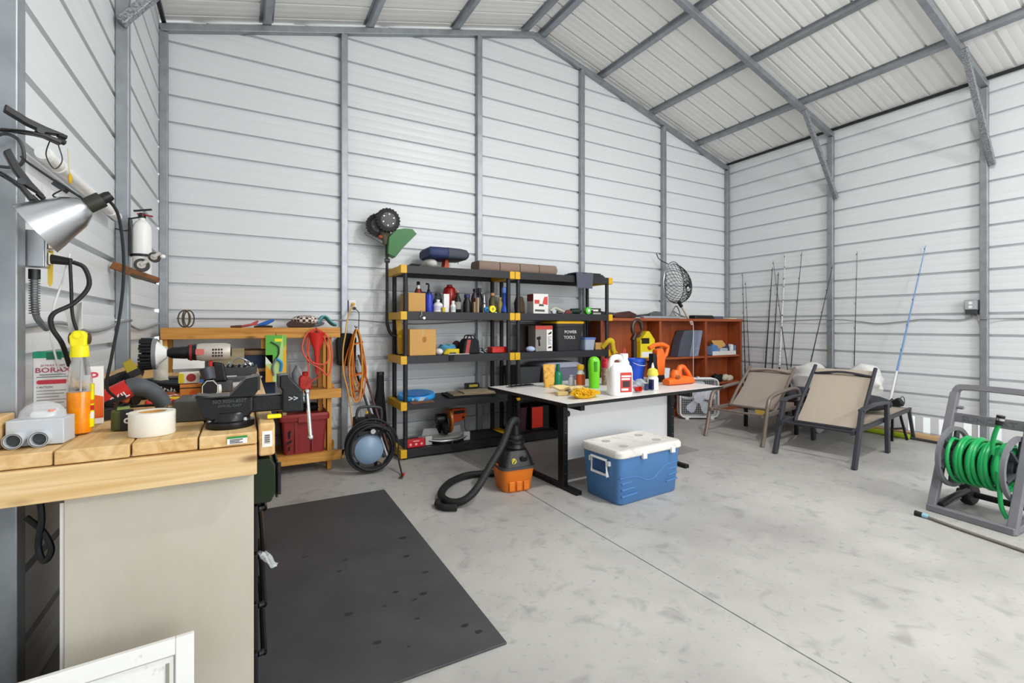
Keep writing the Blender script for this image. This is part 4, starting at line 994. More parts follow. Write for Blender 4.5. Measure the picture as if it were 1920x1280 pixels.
def plaid(m):
    nt = m.node_tree; bs_ = nt.nodes['Principled BSDF']
    tc = nt.nodes.new('ShaderNodeTexCoord'); ck = nt.nodes.new('ShaderNodeTexChecker'); ck.inputs['Scale'].default_value = 42
    ck.inputs['Color1'].default_value = lin('e2dad2'); ck.inputs['Color2'].default_value = lin('54382f')
    nt.links.new(tc.outputs['Object'], ck.inputs['Vector']); nt.links.new(ck.outputs['Color'], bs_.inputs['Base Color'])
plaid(pl)
b = MB().ell((0.02, 0, 0.065), (0.12, 0.09, 0.045), 20, 10); b.build('crown', pl, t)
MB().prism([(-0.12, 0.0), (0.06, 0.0), (0.10, 0.02), (0.05, 0.05), (-0.10, 0.06), (-0.135, 0.03)], -0.07, 0.07, 'y').build('brim', mat('dark_brown_felt', '4a3a33', 0.9), t, bevel=0.01)
simple('teal_cloth', 'folded teal cloth draped beside the plaid cap', 'cloth', MB().sheet(lambda u, v: (0.16 * (u - 0.5), 0.14 * (v - 0.5), 0.02 + 0.07 * math.exp(-((u - 0.35) * 3) ** 2) + 0.012 * math.sin(8 * v + 3 * u)), 12, 10, 0.012), mat('teal_fabric', '5fa8ac', 0.9), (0.655, 4.62, 1.262))
simple('grey_pouch', 'pale blue grey pouch lying behind the plaid cap', 'pouch', MB().ell((0, 0, 0.04), (0.13, 0.05, 0.04), 16, 8), mat('blue_grey_fabric', 'a9b6c9', 0.9), (0.53, 4.76, 1.258))
b = MB()
for i, (rx, tl) in enumerate(((0.022, 0.0), (0.034, 0.02), (0.04, -0.012))):
    b.tube([(p[0] + tl, p[1], p[2]) for p in ring((0, 0.012 * i, 0.065), rx, 20, 'y', 0.065)], 0.005, 6, True)
tag(b.build('rope_coil', mat('brown_cord', '54483a', 0.8), loc=(-0.40, 4.50, 1.2635)), 'small brown coil of cord standing on the corner of the timber rack', 'cord')
simple('wood_offcut', 'short grey board standing on the bench behind the silver drill', 'board', MB().box(-0.01, 0.2, 0, 0.012, 0, 0.17), wood('grey_offcut', '9b8b6a', '84744f', '4a3c24', 'x'), (-0.20, 3.78, BT + 0.001), (R(-6), 0, 0), 0.002)

# ------------------------------------------------------------------ outlet on the first gable column and hung cords
t = thing('outlet_box', 'white outlet box with plugged in cords on the first gable column', 'outlet', (0.935, 4.885, 1.47))
MB().box(-0.04, 0.035, -0.02, 0.03, -0.055, 0.055).build('box', K['alu'], t, bevel=0.003)
cv = MB().box(-0.036, 0.031, -0.025, -0.02, -0.05, 0.05).build('cover', K['white'], t, bevel=0.002)
MB().cyl((0.0, -0.05, 0.015), (0.0, -0.025, 0.015), 0.016, n=12).build('plug', K['yellow'], cv)
MB().cyl((0.012, -0.045, -0.025), (0.012, -0.025, -0.025), 0.015, n=12).build('plug', K['black'], cv)
tubething('black_lead', 'thin black lead dropping from the gable outlet to the hung cords', 'cord', [(0.947, 4.84, 1.445), (0.985, 4.83, 1.40), (0.985, 4.83, 1.30), (0.98, 4.82, 1.15)], 0.004, K['rubber'])
oc = mat('orange_cord', 'd9741f', 0.5); yc = mat('yellow_cord', 'd8a24a', 0.5)
tubething('yellow_lead', 'pale yellow extension lead running from the gable outlet down the rack end', 'cord', [(0.935, 4.82, 1.485), (0.90, 4.80, 1.42), (0.85, 4.72, 1.30), (0.83, 4.66, 1.20), (0.80, 4.62, 1.05), (0.80, 4.60, 0.85), (0.84, 4.58, 0.65), (0.86, 4.55, 0.45), (0.86, 4.50, 0.28), (0.80, 4.46, 0.18), (0.76, 4.40, 0.10)], 0.0065, yc)
t = thing('orange_extension_cord', 'hank of orange extension cord hanging beside the timber rack', 'cord', (0.945, 4.76, 1.22))
rr = random.Random(11)
for i in range(9):
    wx = rr.uniform(0.05, 0.095); dx = rr.uniform(-0.03, 0.03); lo = rr.uniform(-0.68, -0.52); dy = -0.012 * i + 0.03
    MB().tube(bez([(dx * 0.3, dy, 0.02), (-wx * 0.6, dy, -0.10), (-wx + dx, dy, -0.35), (-wx * 0.6 + dx, dy - 0.01, lo + 0.05), (dx + 0.01, dy - 0.02, lo), (wx * 0.7 + dx, dy - 0.01, lo + 0.07), (wx + dx, dy, -0.38), (wx * 0.6, dy, -0.12), (dx * 0.3 + 0.01, dy, 0.02)], 7), 0.0062, 7).build('loop', oc if i % 4 else yc, t)
for z, a in ((-0.12, 0.06), (-0.42, 0.075)):
    MB().tube([(p[0], p[1] * 0.6 - 0.02, p[2] + 0.25 * p[0]) for p in ring((0, 0, z), a, 20)], 0.0062, 7, True).build('wrap', oc, t)
MB().tube(bez([(0.0, 0.06, 0.05), (0.0, 0.0, 0.03), (0.0, -0.05, 0.045)], 4), 0.005, 6).build('hook', K['iron'], t)
simple('black_case', 'black tool bag hanging behind the orange cord', 'bag', MB().prism([(-0.10, -0.28), (0.07, -0.30), (0.08, -0.02), (0.03, 0.03), (-0.06, 0.03), (-0.11, -0.03)], -0.03, 0.03, 'y'), K['blackm'], (0.885, 4.855, 1.17), (0, 0, 0), 0.012)
for i, (x, tp, c, lb) in enumerate(((1.07, 0.86, 'b9bcc0', 'silver'), (1.10, 0.98, '5b3a3a', 'brown'), (1.04, 0.92, '2a2a2c', 'black'))):
    simple('long_pole', f'slim {lb} pole leaning on the gable wall behind the compressor', 'pole', MB().tube([(x + 0.14, 4.60, 0.005), (x - 0.10, 4.905, tp)], 0.011, 10), mat(lb + '_pole', c, 0.4))
t = thing('leaf_blower_nozzle', 'tall black tapering blower tube standing against the gable wall', 'nozzle', (1.185, 4.83, 0.002))
MB().loft([[(x * 0.16, y * 0.08, 0) for x, y in rrect(1, 1, 0.3)], [(x * 0.14 + 0.0, y * 0.08, 0.35) for x, y in rrect(1, 1, 0.3)], [(x * 0.075 + 0.01, y * 0.06, 0.62) for x, y in rrect(1, 1, 0.3)], [(x * 0.065 + 0.012, y * 0.055, 0.80) for x, y in rrect(1, 1, 0.3)]]).build('tube', K['blackm'], t)
MB().loft([[(x * 0.07 + 0.012, y * 0.06, 0.775) for x, y in rrect(1, 1, 0.3)], [(x * 0.07 + 0.012, y * 0.06, 0.805) for x, y in rrect(1, 1, 0.3)]]).build('collar', K['black'], t)

# ------------------------------------------------------------------ pancake compressor with coiled black hose
t = thing('air_compressor', 'small air compressor with a pale blue round tank and black pump', 'compressor', (0.955, 4.28, 0.0))
tb = mat('pale_blue_enamel', '8ba3bd', 0.3, 0, 0.2, 10, '7d95b0')
MB().tube([(0, 0.16, 0.185), (0, 0.09, 0.185), (0, 0.0, 0.185), (0, -0.04, 0.185), (0, -0.065, 0.185), (0, -0.075, 0.185)], [0.09, 0.135, 0.135, 0.125, 0.085, 0.02], 30).build('tank', tb, t)
MB().box(-0.09, 0.09, -0.01, 0.15, 0.30, 0.345).build('deck', K['black'], t, bevel=0.006)
MB().tube([(-0.07, 0.07, 0.40), (0.06, 0.07, 0.40)], [0.06, 0.06], 18).build('motor', K['black'], t)
b = MB()
for i in range(6): b.box(0.0 + i * 0.012, 0.005 + i * 0.012, 0.0, 0.14, 0.36, 0.47)
b.build('cooling_fins', K['iron'], t)
b = MB().box(-0.11, -0.06, 0.0, 0.13, 0.34, 0.46); b.build('pump_head', K['blackm'], t, bevel=0.01)
MB().tube(bez([(-0.10, 0.03, 0.20), (-0.10, 0.02, 0.40), (-0.09, 0.02, 0.52), (-0.05, 0.02, 0.555), (0.08, 0.02, 0.545), (0.12, 0.02, 0.51), (0.115, 0.03, 0.35), (0.105, 0.03, 0.22)], 6), 0.0125, 10).build('handle', K['dgrey'], t)
g_ = MB().cyl((0.03, -0.055, 0.345), (0.03, -0.035, 0.345), 0.022, n=18).build('gauge', K['chrome'], t)
MB().cyl((0.03, -0.0565, 0.345), (0.03, -0.055, 0.345), 0.018, n=18).build('gauge_face', K['white'], g_)
MB().tube([(0.045, -0.02, 0.38), (0.145, -0.03, 0.385)], [0.012, 0.014], 10).build('red_coupling', K['red'], t)
MB().cyl((0.08, -0.06, 0.08), (0.10, -0.10, 0.075), 0.014, n=10).build('drain_valve', mat('tan_metal', 'b79d7c', 0.4, 0.5), t)
for sx in (-0.08, 0.08): MB().cyl((sx, 0.06, 0.0), (sx, 0.06, 0.06), 0.016, n=10).build('foot', K['rubber'], t)
MB().cyl((0.0, 0.06, 0.72 - 0.23), (0.0, 0.06, 0.51), 0.014, n=12).build('yellow_knob', K['yellow'], t)
b = MB()
rr = random.Random(5)
for i in range(7):
    a = rr.uniform(0.175, 0.215); c = (0.955 + rr.uniform(-0.012, 0.012), 4.205 - 0.014 * i + 0.02, a + 0.013 + rr.uniform(0, 0.02) + (0.008 if i > 3 else 0))
    b.tube([(p[0], p[1] + 0.05 * (p[2] - c[2]), p[2]) for p in ring(c, a, 40, 'y', a)], 0.0095, 8, True)
tag(b.build('air_hose', K['rubber']), 'black air hose coiled upright around the blue compressor tank', 'hose')
b = MB().tube(bez([(1.10, 4.25, 0.385), (1.16, 4.22, 0.35), (1.195, 4.18, 0.24), (1.18, 4.13, 0.12), (1.175, 4.03, 0.03), (1.165, 3.96, 0.012)], 7), 0.007, 8)
tag(b.build('hose_whip', K['rubber']), 'thin black hose end dropping from the red coupling to the floor', 'hose')
t = thing('jumper_clip', 'red and brass alligator clip lying on the floor beside the compressor', 'clip', (1.16, 3.93, 0.002), R(60))
MB().tube([(0.01, 0, 0.012), (0.055, 0, 0.012)], [0.011, 0.008], 8).build('grip', K['red'], t)
for s_ in (-1, 1): MB().prism([(-0.06, s_ * 0.012 - 0.003), (0.01, s_ * 0.004 - 0.003), (0.01, s_ * 0.004 + 0.003), (-0.06, s_ * 0.012 + 0.003)], 0.004, 0.018, 'z').build('jaw', mat('dull_brass', '7d6b45', 0.4, 0.8), t)

# ------------------------------------------------------------------ grass trimmer hung upside down
t = thing('grass_trimmer', 'grass trimmer hung upside down with black wheels and a green guard', 'trimmer', (1.235, 4.72, 1.12))
MB().tube([(0.0, 0, 0.18), (0.0, 0, 0.80), (0.0, 0, 0.98)], [0.014, 0.014, 0.018], 12).build('shaft', K['black'], t)
MB().tube(bez([(0.0, 0, 0.18), (0.02, -0.01, 0.10), (0.05, -0.02, 0.06), (0.09, -0.02, 0.05)], 5), 0.016, 10).build('grip', K['black'], t)
MB().tube([(-0.02, 0, 0.80), (0.025, 0, 0.80)], [0.022, 0.022], 12).build('clamp_ring', K['dgrey'], t)
MB().tube([(0.0, 0, 0.96), (-0.02, 0.0, 1.06), (0.0, -0.01, 1.12)], [0.035, 0.05, 0.04], 14).build('motor_head', mat('dusty_tan_plastic', '7a725f', 0.8, 0, 0.7, 15, '3e3a30'), t)
MB().ell((-0.06, 0.0, 1.03), (0.03, 0.03, 0.02)).build('orange_button', mat('dusty_orange', 'b5532d', 0.6), t)
MB().loft([[(-0.005, -0.06, 0.86), (0.07, -0.06, 0.83), (0.07, 0.06, 0.83), (-0.005, 0.06, 0.86)], [(0.0, -0.08, 1.02), (0.14, -0.085, 0.93), (0.14, 0.085, 0.93), (0.0, 0.08, 1.02)], [(0.07, -0.10, 1.10), (0.275, -0.10, 1.075), (0.275, 0.10, 1.075), (0.07, 0.10, 1.10)], [(0.15, -0.10, 1.118), (0.23, -0.10, 1.12), (0.23, 0.10, 1.12), (0.15, 0.10, 1.118)]]).build('guard', mat('dark_green_plastic', '3f7a43', 0.45), t, bevel=0.004)
for i, (cx, cy, cz) in enumerate(((-0.01, -0.07, 1.185), (-0.075, 0.05, 1.15))):
    wq = MB().tube([(cx, cy - 0.03, cz), (cx, cy - 0.024, cz), (cx, cy + 0.024, cz), (cx, cy + 0.03, cz)], [0.098, 0.112, 0.112, 0.098], 32).build('wheel', K['rubber'], t)
    b = MB()
    for k in range(22):
        a = 2 * PI * k / 22
        b.cbox((cx + 0.112 * math.cos(a), cy, cz + 0.112 * math.sin(a)), (0.012, 0.05, 0.014), (0, -a, 0))
    b.build('tread', K['rubber'], wq)
    MB().tube([(cx, cy - 0.034, cz), (cx, cy - 0.029, cz)], [0.066, 0.076], 24).build('hub_cap', mat('grey_hub', '5f5f5f', 0.6), wq)
    b = MB()
    for k in range(6):
        a = 2 * PI * k / 6 + 0.4; b.cyl((cx + 0.055 * math.cos(a), cy - 0.036, cz + 0.055 * math.sin(a)), (cx + 0.055 * math.cos(a), cy - 0.033, cz + 0.055 * math.sin(a)), 0.006, n=8)
    b.build('hub_bolt', K['alu'], wq)
MB().tube(bez([(-0.01, 0.0, 0.98), (-0.10, 0.0, 1.02), (-0.20, 0.0, 1.06), (-0.205, 0.0, 1.04), (-0.10, 0.0, 0.99), (-0.02, 0.0, 0.955)], 5), 0.0035, 6).build('wire_guard', K['iron'], t)
# ------------------------------------------------------------------ black plastic shelving with yellow end caps
SH = [0.095, 0.545, 0.983, 1.408, 1.850]
SY0, SY1 = 4.415, 4.865
def shelving(x0, x1, label):
    W = x1 - x0; D = SY1 - SY0
    t = thing('shelving_unit', label, 'shelf', (x0, SY0, 0), group='black plastic shelving units')
    me_post = None
    for ix, x in enumerate((0.055, W - 0.055)):
        for y in (0.035, D - 0.035):
            if me_post is None:
                b = MB()
                for a, c in ((0, SH[0] - 0.08), (SH[0], SH[1] - 0.075), (SH[1], SH[2] - 0.075), (SH[2], SH[3] - 0.07), (SH[3], SH[4] - 0.075)):
                    b.cyl((0, 0, a), (0, 0, c), 0.0225, n=12)
                o = b.build('post', K['shelf'], t); me_post = o.data
            else:
                o = bpy.data.objects.new('post', me_post); COL.objects.link(o); o.parent = t
            o.location = (x, y, 0)
    first = None
    for i, z in enumerate(SH):
        h = 0.075
        b = MB()
        b.box(0.058, W - 0.058, 0.0, 0.014, z - h, z); b.box(0.058, W - 0.058, D - 0.014, D, z - h, z)
        n = 9; pitch = (D - 0.028) / n
        for k in range(n):
            y = 0.014 + k * pitch
            b.box(0.058, W - 0.058, y + 0.004, y + pitch - 0.008, z - 0.012, z - 0.002)
        for k in range(6):
            x = 0.058 + (W - 0.116) * (k + 0.5) / 6
            b.box(x - 0.012, x + 0.012, 0.014, D - 0.014, z - 0.035, z - 0.012)
        s_ = b.build('shelf', K['shelf'], t, smooth=False)
        for e in (0, 1):
            xa, xb = (0.0, 0.057) if e == 0 else (W - 0.057, W)
            c = MB()
            c.box(xa, xb, 0.0, D, z - h, z - 0.004)
            for y0 in (-0.008, D - 0.05): c.box(xa - 0.002, xb + 0.002, y0, y0 + 0.058, z - h - 0.003, z + 0.001)
            o = c.build('end_cap', K['yellow'], s_, bevel=0.004)
            d = MB()
            xc = 0.028 if e == 0 else W - 0.028
            d.box(xc - 0.007, xc + 0.007, -0.0105, -0.0075, z - h + 0.012, z - 0.016)
    return t
shelving(1.285, 2.52, 'black plastic shelving unit with yellow end caps beside the compressor')
shelving(2.53, 3.885, 'black plastic shelving unit with yellow end caps behind the folding table')

def bottle(name, label, loc, r, h, m, capm, neck=0.35, capf=0.12, sy=1.0, lab=None, n=18, cat='bottle', rz=0.0, group=None):
    t = thing(name, label, cat, loc, rz, group)
    hs = h * (1 - capf)
    MB().lathe([(r * 0.9, 0), (r, h * 0.02), (r, hs * 0.68), (r * 0.8, hs * 0.82), (r * neck, hs * 0.95), (r * neck, hs)], n, None, 1, sy).build('body', m, t)
    MB().lathe([(r * neck * 1.25, hs * 0.985), (r * neck * 1.25, h * 0.985), (r * neck * 1.0, h)], 14).build('cap', capm, t)
    if lab:
        MB().lathe([(r * 1.006, hs * 0.18), (r * 1.006, hs * 0.60)], n, None, 1, sy).build('label', lab, t)
    return t
def can(name, label, loc, r, h, m, topm, band=None, cat='can', rz=0.0):
    t = thing(name, label, cat, loc, rz)
    MB().lathe([(r * 0.96, 0), (r, 0.004), (r, h * 0.82), (r * 0.8, h * 0.88)], 20).build('body', m, t)
    MB().lathe([(r * 0.78, h * 0.875), (r * 0.78, h * 0.97), (r * 0.6, h)], 16).build('cap', topm, t)
    if band: MB().lathe([(r * 1.006, h * 0.25), (r * 1.006, h * 0.62)], 20).build('label', band, t)
    return t
e = 0.001
z = SH[3] + e
# second shelf of the unit beside the compressor
def carton(name, label, loc, w, d, h, rz=0.0, flaps=False, m=None):
    t = thing(name, label, 'box', loc, rz)
    m = m or K['card']
    if flaps:
        for a in ((-w / 2, w / 2, 0, 0.004, 0, h), (-w / 2, w / 2, d - 0.004, d, 0, h), (-w / 2, -w / 2 + 0.004, 0.004, d - 0.004, 0, h), (w / 2 - 0.004, w / 2, 0.004, d - 0.004, 0, h)):
            MB().box(*a).build('side', m, t)
        MB().box(-w / 2, w / 2, 0, d, 0, 0.004).build('base_flap', m, t)
    else:
        MB().box(-w / 2, w / 2, 0, d, 0, h).build('carton', m, t, bevel=0.003)
        MB().box(-0.012, 0.012, -0.0006, d + 0.0006, h - 0.06, h + 0.0006).build('tape', mat('packing_tape', 'c79a5a', 0.3), t)
    return t
carton('open_carton', 'small open cardboard carton at the end of the spray can shelf', (1.472, 4.50, z), 0.17, 0.28, 0.185, 0, True)
bottle('dark_red_spout_bottle', 'dark red bottle with a white ring poking out of the open carton', (1.52, 4.60, z + 0.005), 0.035, 0.265, mat('rust_red', '8a3a28', 0.5), K['whitem'])
bottle('black_cap_bottle', 'black capped bottle at the back of the open carton', (1.55, 4.70, z + 0.005), 0.04, 0.31, mat('charcoal_red', '5a1d1a', 0.4), K['black'])
can('blue_spray_can', 'tall blue spray can beside the open carton', (1.60, 4.52, z), 0.038, 0.20, mat('ultramarine', '2f3fb6', 0.3), K['navy'])
can('brown_spray_can', 'brown labelled spray can behind the blue spray can', (1.568, 4.60, z), 0.033, 0.205, mat('rust_label', '7c4a35', 0.4), K['navy'])
t = bottle('pump_bottle', 'black pump bottle with a bent nozzle at the back of the shelf', (1.66, 4.70, z), 0.033, 0.24, K['black'], K['black'])
MB().tube(bez([(0, 0, 0.24), (0, 0, 0.29), (-0.03, 0, 0.295)], 4), 0.009, 8).build('nozzle', K['black'], t)
bottle('grey_jug', 'grey green square bottle behind the white bottles', (1.745, 4.66, z), 0.05, 0.20, mat('grey_teal', '4a5961', 0.5), K['dgrey'], 0.5)
bottle('white_glue_bottle', 'squat white bottle with a yellow label patch on the spray can shelf', (1.688, 4.50, z), 0.048, 0.125, K['white'], K['white'], 0.3, 0.15, lab=mat('lavender_label', 'cfcbe0', 0.5))
simple('yellow_pot', 'small yellow pot in front of the squat white bottle', 'pot', MB().lathe([(0.016, 0), (0.018, 0.004), (0.018, 0.035), (0.02, 0.036), (0.02, 0.046)], 14), mat('olive_yellow', 'd0bb3a', 0.5), (1.722, 4.44, z))
simple('white_tall_box', 'slim tall white box on the spray can shelf', 'box', MB().box(-0.03, 0.03, 0, 0.06, 0, 0.185), K['white'], (1.78, 4.50, z), (0, 0, 0), 0.003)
bottle('small_white_bottle', 'small white bottle beside the slim white box', (1.838, 4.47, z), 0.026, 0.115, K['white'], K['white'], 0.5, 0.2, lab=K['lgrey'])
t = thing('red_helmet_jug', 'shiny red rounded jug at the back of the spray can shelf', 'jug', (1.90, 4.72, z))
MB().lathe([(0.06, 0), (0.07, 0.01), (0.072, 0.15), (0.075, 0.2), (0.06, 0.26), (0.03, 0.28)], 20).build('body', mat('glossy_red', 'b3231f', 0.2), t)
MB().lathe([(0.03, 0.278), (0.03, 0.296), (0.02, 0.30)], 14).build('cap', K['dred'], t)
bottle('black_oil_bottle', 'black bottle with a grey label on the spray can shelf', (1.895, 4.49, z), 0.034, 0.20, K['black'], K['black'], 0.4, lab=mat('grey_white_label', '8f8c86', 0.6))
bottle('brown_dropper_bottle', 'brown bottle with a pale tip behind the black bottle', (1.935, 4.58, z), 0.026, 0.235, mat('deep_brown', '3a2a20', 0.3), mat('pinkish_tip', 'b08a80', 0.5), 0.4, 0.15)
bottle('navy_cap_bottle', 'black bottle with a navy cap beside the tan boxes', (2.005, 4.50, z), 0.04, 0.19, K['black'], K['navy'], 0.6, 0.2)
for i, (x, c, hh) in enumerate(((2.058, '8f7a5f', 0.11), (2.078, '6d5138', 0.15), (2.100, 'b08f6a', 0.155))):
    simple('thin_box', ('short tan carton standing in the row of thin boxes', 'brown carton standing in the middle of the thin boxes', 'tan carton with pale edges at the end of the thin boxes')[i], 'box', MB().box(0, 0.019, 0, 0.10, 0, hh), mat('thinbox%d' % i, c, 0.6), (x, 4.45, z), (0, 0, 0), 0.002, 'thin cartons in a row')
bottle('purple_cleaner_bottle', 'dark purple trigger bottle behind the thin cartons', (2.16, 4.64, z), 0.045, 0.26, mat('aubergine', '2b1d2f', 0.4), K['black'], 0.4, 0.1, 0.7, lab=mat('pale_strip', '9b96a3', 0.5))
bottle('black_cleaner_bottle', 'black spray bottle next to the purple bottle', (2.24, 4.70, z), 0.045, 0.275, K['black'], K['dgrey'], 0.4, 0.15, 0.7)
t = thing('blow_gun', 'silver spray gun standing upright on the shelf', 'spray gun', (2.215, 4.53, z))
MB().lathe([(0.03, 0), (0.032, 0.01), (0.022, 0.06), (0.02, 0.09), (0.03, 0.10), (0.012, 0.13), (0.010, 0.19), (0.014, 0.20)], 16).build('body', K['alu'], t)
MB().bar([(0.0, 0, 0.19), (0.06, 0, 0.225)], 0.022, 0.022).build('head', K['dgrey'], t)
t = thing('blue_pot_cover', 'small round blue cap lying at the shelf edge', 'cap', (2.198, 4.44, z + 0.031))
MB().ell((0, 0, 0), (0.031, 0.026, 0.031)).build('ball', mat('azure', '2f86c0', 0.3), t)
MB().cyl((0, -0.03, 0), (0, -0.02, 0), 0.012, n=12).build('stud', K['navy'], t)
t = thing('yellow_tape_measure', 'small round yellow tape measure at the shelf edge', 'tape measure', (2.262, 4.435, z + 0.038))
MB().prism([(0.038 * math.cos(2 * PI * k / 20), 0.037 * math.sin(2 * PI * k / 20)) for k in range(20)], -0.02, 0.02, 'y').build('case', K['byellow'], t, bevel=0.005)
MB().cyl((0, -0.0215, 0), (0, -0.02, 0), 0.015, n=16).build('hub', mat('dull_mustard', 'b89d1f', 0.5), t)
MB().box(0.028, 0.05, -0.012, 0.012, -0.038, -0.030).build('hook', K['alu'], t)
bottle('olive_jar', 'olive and brown camouflage bottle near the end of the shelf', (2.35, 4.60, z), 0.04, 0.22, mat('camo', '6d6238', 0.6, 0, 0.9, 30, '2d2a18'), mat('salmon_cap', 'c9875f', 0.5), 0.5)
bottle('olive_bottle', 'khaki squeeze bottle in front of the camouflage bottle', (2.405, 4.53, z), 0.028, 0.17, mat('khaki', '8f8344', 0.5), mat('tan_cap', 'b09060', 0.5), 0.5)
t = thing('blue_flashlight', 'large blue flashlight standing on its lens at the shelf end', 'flashlight', (2.452, 4.50, z))
MB().lathe([(0.046, 0), (0.047, 0.006), (0.045, 0.05), (0.026, 0.09), (0.024, 0.20), (0.03, 0.215)], 20).build('barrel', mat('cobalt', '2f55c4', 0.3), t)
MB().lathe([(0.030, 0.215), (0.036, 0.225), (0.036, 0.265), (0.026, 0.28)], 20).build('tail_cap', mat('pale_cobalt', '6f92dc', 0.3), t)
MB().lathe([(0.0475, 0.0), (0.0475, 0.012)], 20).build('lens_ring', K['navy'], t)
# hook with key under that shelf
t = thing('wire_hook', 'small chrome snap hook dangling over the shelf edge', 'hook', (1.478, 4.405, z))
MB().tube(bez([(0.0, 0.02, 0.012), (0.0, -0.006, 0.006), (0.006, -0.012, -0.03), (-0.012, -0.012, -0.05), (0.004, -0.012, -0.065), (0.022, -0.012, -0.052)], 5), 0.003, 6).build('hook', K['chrome'], t)
MB().cyl((0.03, -0.014, -0.062), (0.03, -0.010, -0.062), 0.012, n=12).build('ring', K['chrome'], t)
# third shelf
z = SH[2] + e
cart = carton('square_carton', 'square cardboard carton with a dark stain on the middle shelf', (1.515, 4.45, z), 0.265, 0.30, 0.255)
MB().lathe([(0.001, 0), (0.022, 0), (0.022, 0.0006), (0.001, 0.0006)], 16, None, 1, 1.3).build('stain', mat('oily_stain', 'a87a35', 0.7), cart, (0.015, -0.0007, 0.155), (R(90), 0, 0))
simple('white_rag', 'crumpled white rag beside the square carton', 'rag', MB().ell((0, 0, 0.03), (0.04, 0.06, 0.034), 12, 7), mat('white_cloth', 'e6e4e0', 0.9, bump=1.0, bs=40), (1.692, 4.49, z))
t = thing('blue_rope', 'coil of sky blue rope lying on the middle shelf', 'rope', (1.85, 4.68, z + 0.012))
for i in range(6): MB().tube([(p[0], p[1], p[2] + 0.008 * math.sin(p[0] * 60 + i)) for p in ring((0.012 * (i % 2), 0, 0.013 * i), 0.105 - 0.006 * i, 26, 'z', 0.06)], 0.011, 7, True).build('coil', mat('sky_rope', '67b0d0', 0.8, 0, 0.6, 90, '3a86b0'), t)
t = thing('yellow_strap', 'bundle of yellow ratchet strap at the shelf edge', 'strap', (1.83, 4.50, z + 0.012))
for i in range(4): MB().tube([(p[0], p[1], p[2]) for p in ring((0.006 * i, 0.005 * i, 0.01 * i), 0.085 - 0.004 * i, 22, 'z', 0.035)], 0, 4, True, True, (0.002, 0.011)).build('loop', mat('strap_yellow', 'd6bd25', 0.7), t)
MB().box(-0.03, 0.035, -0.045, -0.02, -0.01, 0.008).build('ratchet', K['iron'], t, bevel=0.003)
simple('tan_scraper', 'flat tan scraper lying at the edge of the middle shelf', 'scraper', MB().prism([(-0.10, -0.01), (0.13, -0.008), (0.13, 0.012), (-0.10, 0.014)], 0, 0.007, 'z'), mat('tan_strip', 'c8bfae', 0.6), (1.87, 4.435, z))
simple('maroon_pouch', 'dark maroon pouch behind the yellow strap', 'pouch', MB().ell((0, 0, 0.065), (0.055, 0.05, 0.065), 14, 8), mat('maroon_cloth', '3f1a1c', 0.8), (1.98, 4.72, z))
t = thing('tool_bag', 'red and black soft tool bag with carry handles', 'bag', (2.045, 4.54, z))
MB().prism([(-0.10, 0), (0.095, 0), (0.085, 0.135), (0.06, 0.155), (-0.05, 0.155), (-0.075, 0.13)], -0.07, 0.07, 'y').build('body', mat('black_nylon', '17181d', 0.8), t, bevel=0.012)
MB().prism([(-0.075, 0.002), (-0.035, 0.002), (-0.01, 0.145), (-0.05, 0.145)], -0.072, -0.069, 'y').build('red_panel', mat('rose_red_nylon', 'b04a4a', 0.7), t)
for y in (-0.04, 0.04): MB().tube(bez([(-0.04, y, 0.15), (-0.025, y, 0.185), (0.03, y, 0.185), (0.05, y, 0.15)], 5), 0.007, 8).build('handle', K['blackm'], t)
b = MB(); rr = random.Random(2)
t = thing('chain_pile', 'tangle of chrome chain and hardware beside the tool bag', 'chain', (2.195, 4.50, z))
for i in range(14): MB().tube([Vector(p) + Vector((rr.uniform(-0.05, 0.05), rr.uniform(-0.03, 0.03), rr.uniform(0, 0.045))) for p in [(0, 0, 0.006)]] * 1 + [Vector((rr.uniform(-0.055, 0.055), rr.uniform(-0.03, 0.04), rr.uniform(0.01, 0.05)))], 0.005, 6).build('link', K['chrome'], t)
t = thing('red_case', 'flat bright red plastic case on the middle shelf', 'case', (2.39, 4.55, z))
MB().prism(rrect(0.20, 0.12, 0.015), 0, 0.062, 'z').build('case', K['red'], t, bevel=0.006)
MB().prism(rrect(0.212, 0.132, 0.018), 0.050, 0.060, 'z').build('rim', K['red'], t, bevel=0.003)
t = thing('yellow_level', 'long yellow spirit level leaning upright behind the shelf posts', 'level', (1.37, 4.70, SH[2] + 0.005), rot=(0, R(-3.5), 0))
MB().box(-0.028, 0.028, -0.012, 0.012, 0, 0.35).build('body', K['yellow'], t, bevel=0.003)
MB().box(-0.028, 0.028, -0.0115, 0.0115, 0.35, 0.36).build('end_cap', K['black'], t)
MB().cyl((-0.012, 0, 0.18), (0.012, 0, 0.18), 0.02, n=12).build('vial', K['byellow'], t)
# fourth shelf
z = SH[1] + e
t = thing('pail_cover', 'sky blue round pail lid wrapped in clear film on the lower shelf', 'lid', (1.50, 4.61, z + 0.004), rot=(R(7), R(-2), 0))
MB().lathe([(0.001, 0.02), (0.10, 0.02), (0.115, 0.045), (0.16, 0.05), (0.17, 0.035), (0.172, 0.012), (0.165, 0.0)], 34, None, 1.1, 0.95).build('lid', mat('bright_sky_blue', '2a9ae6', 0.3), t)
MB().lathe([(0.10, 0.0205), (0.112, 0.0455), (0.122, 0.052)], 34, None, 1.1, 0.95).build('inner_ring', mat('deep_sky_blue', '1577c4', 0.3), t)
b = MB().sheet(lambda u, v: (-0.10 + 0.16 * u, -0.19 + 0.07 * v, 0.03 + 0.02 * math.sin(9 * u + 4 * v)), 10, 6, 0.001); b.build('clear_film', mat('clear_film', 'e6f2fa', 0.15, alpha=0.5), t)
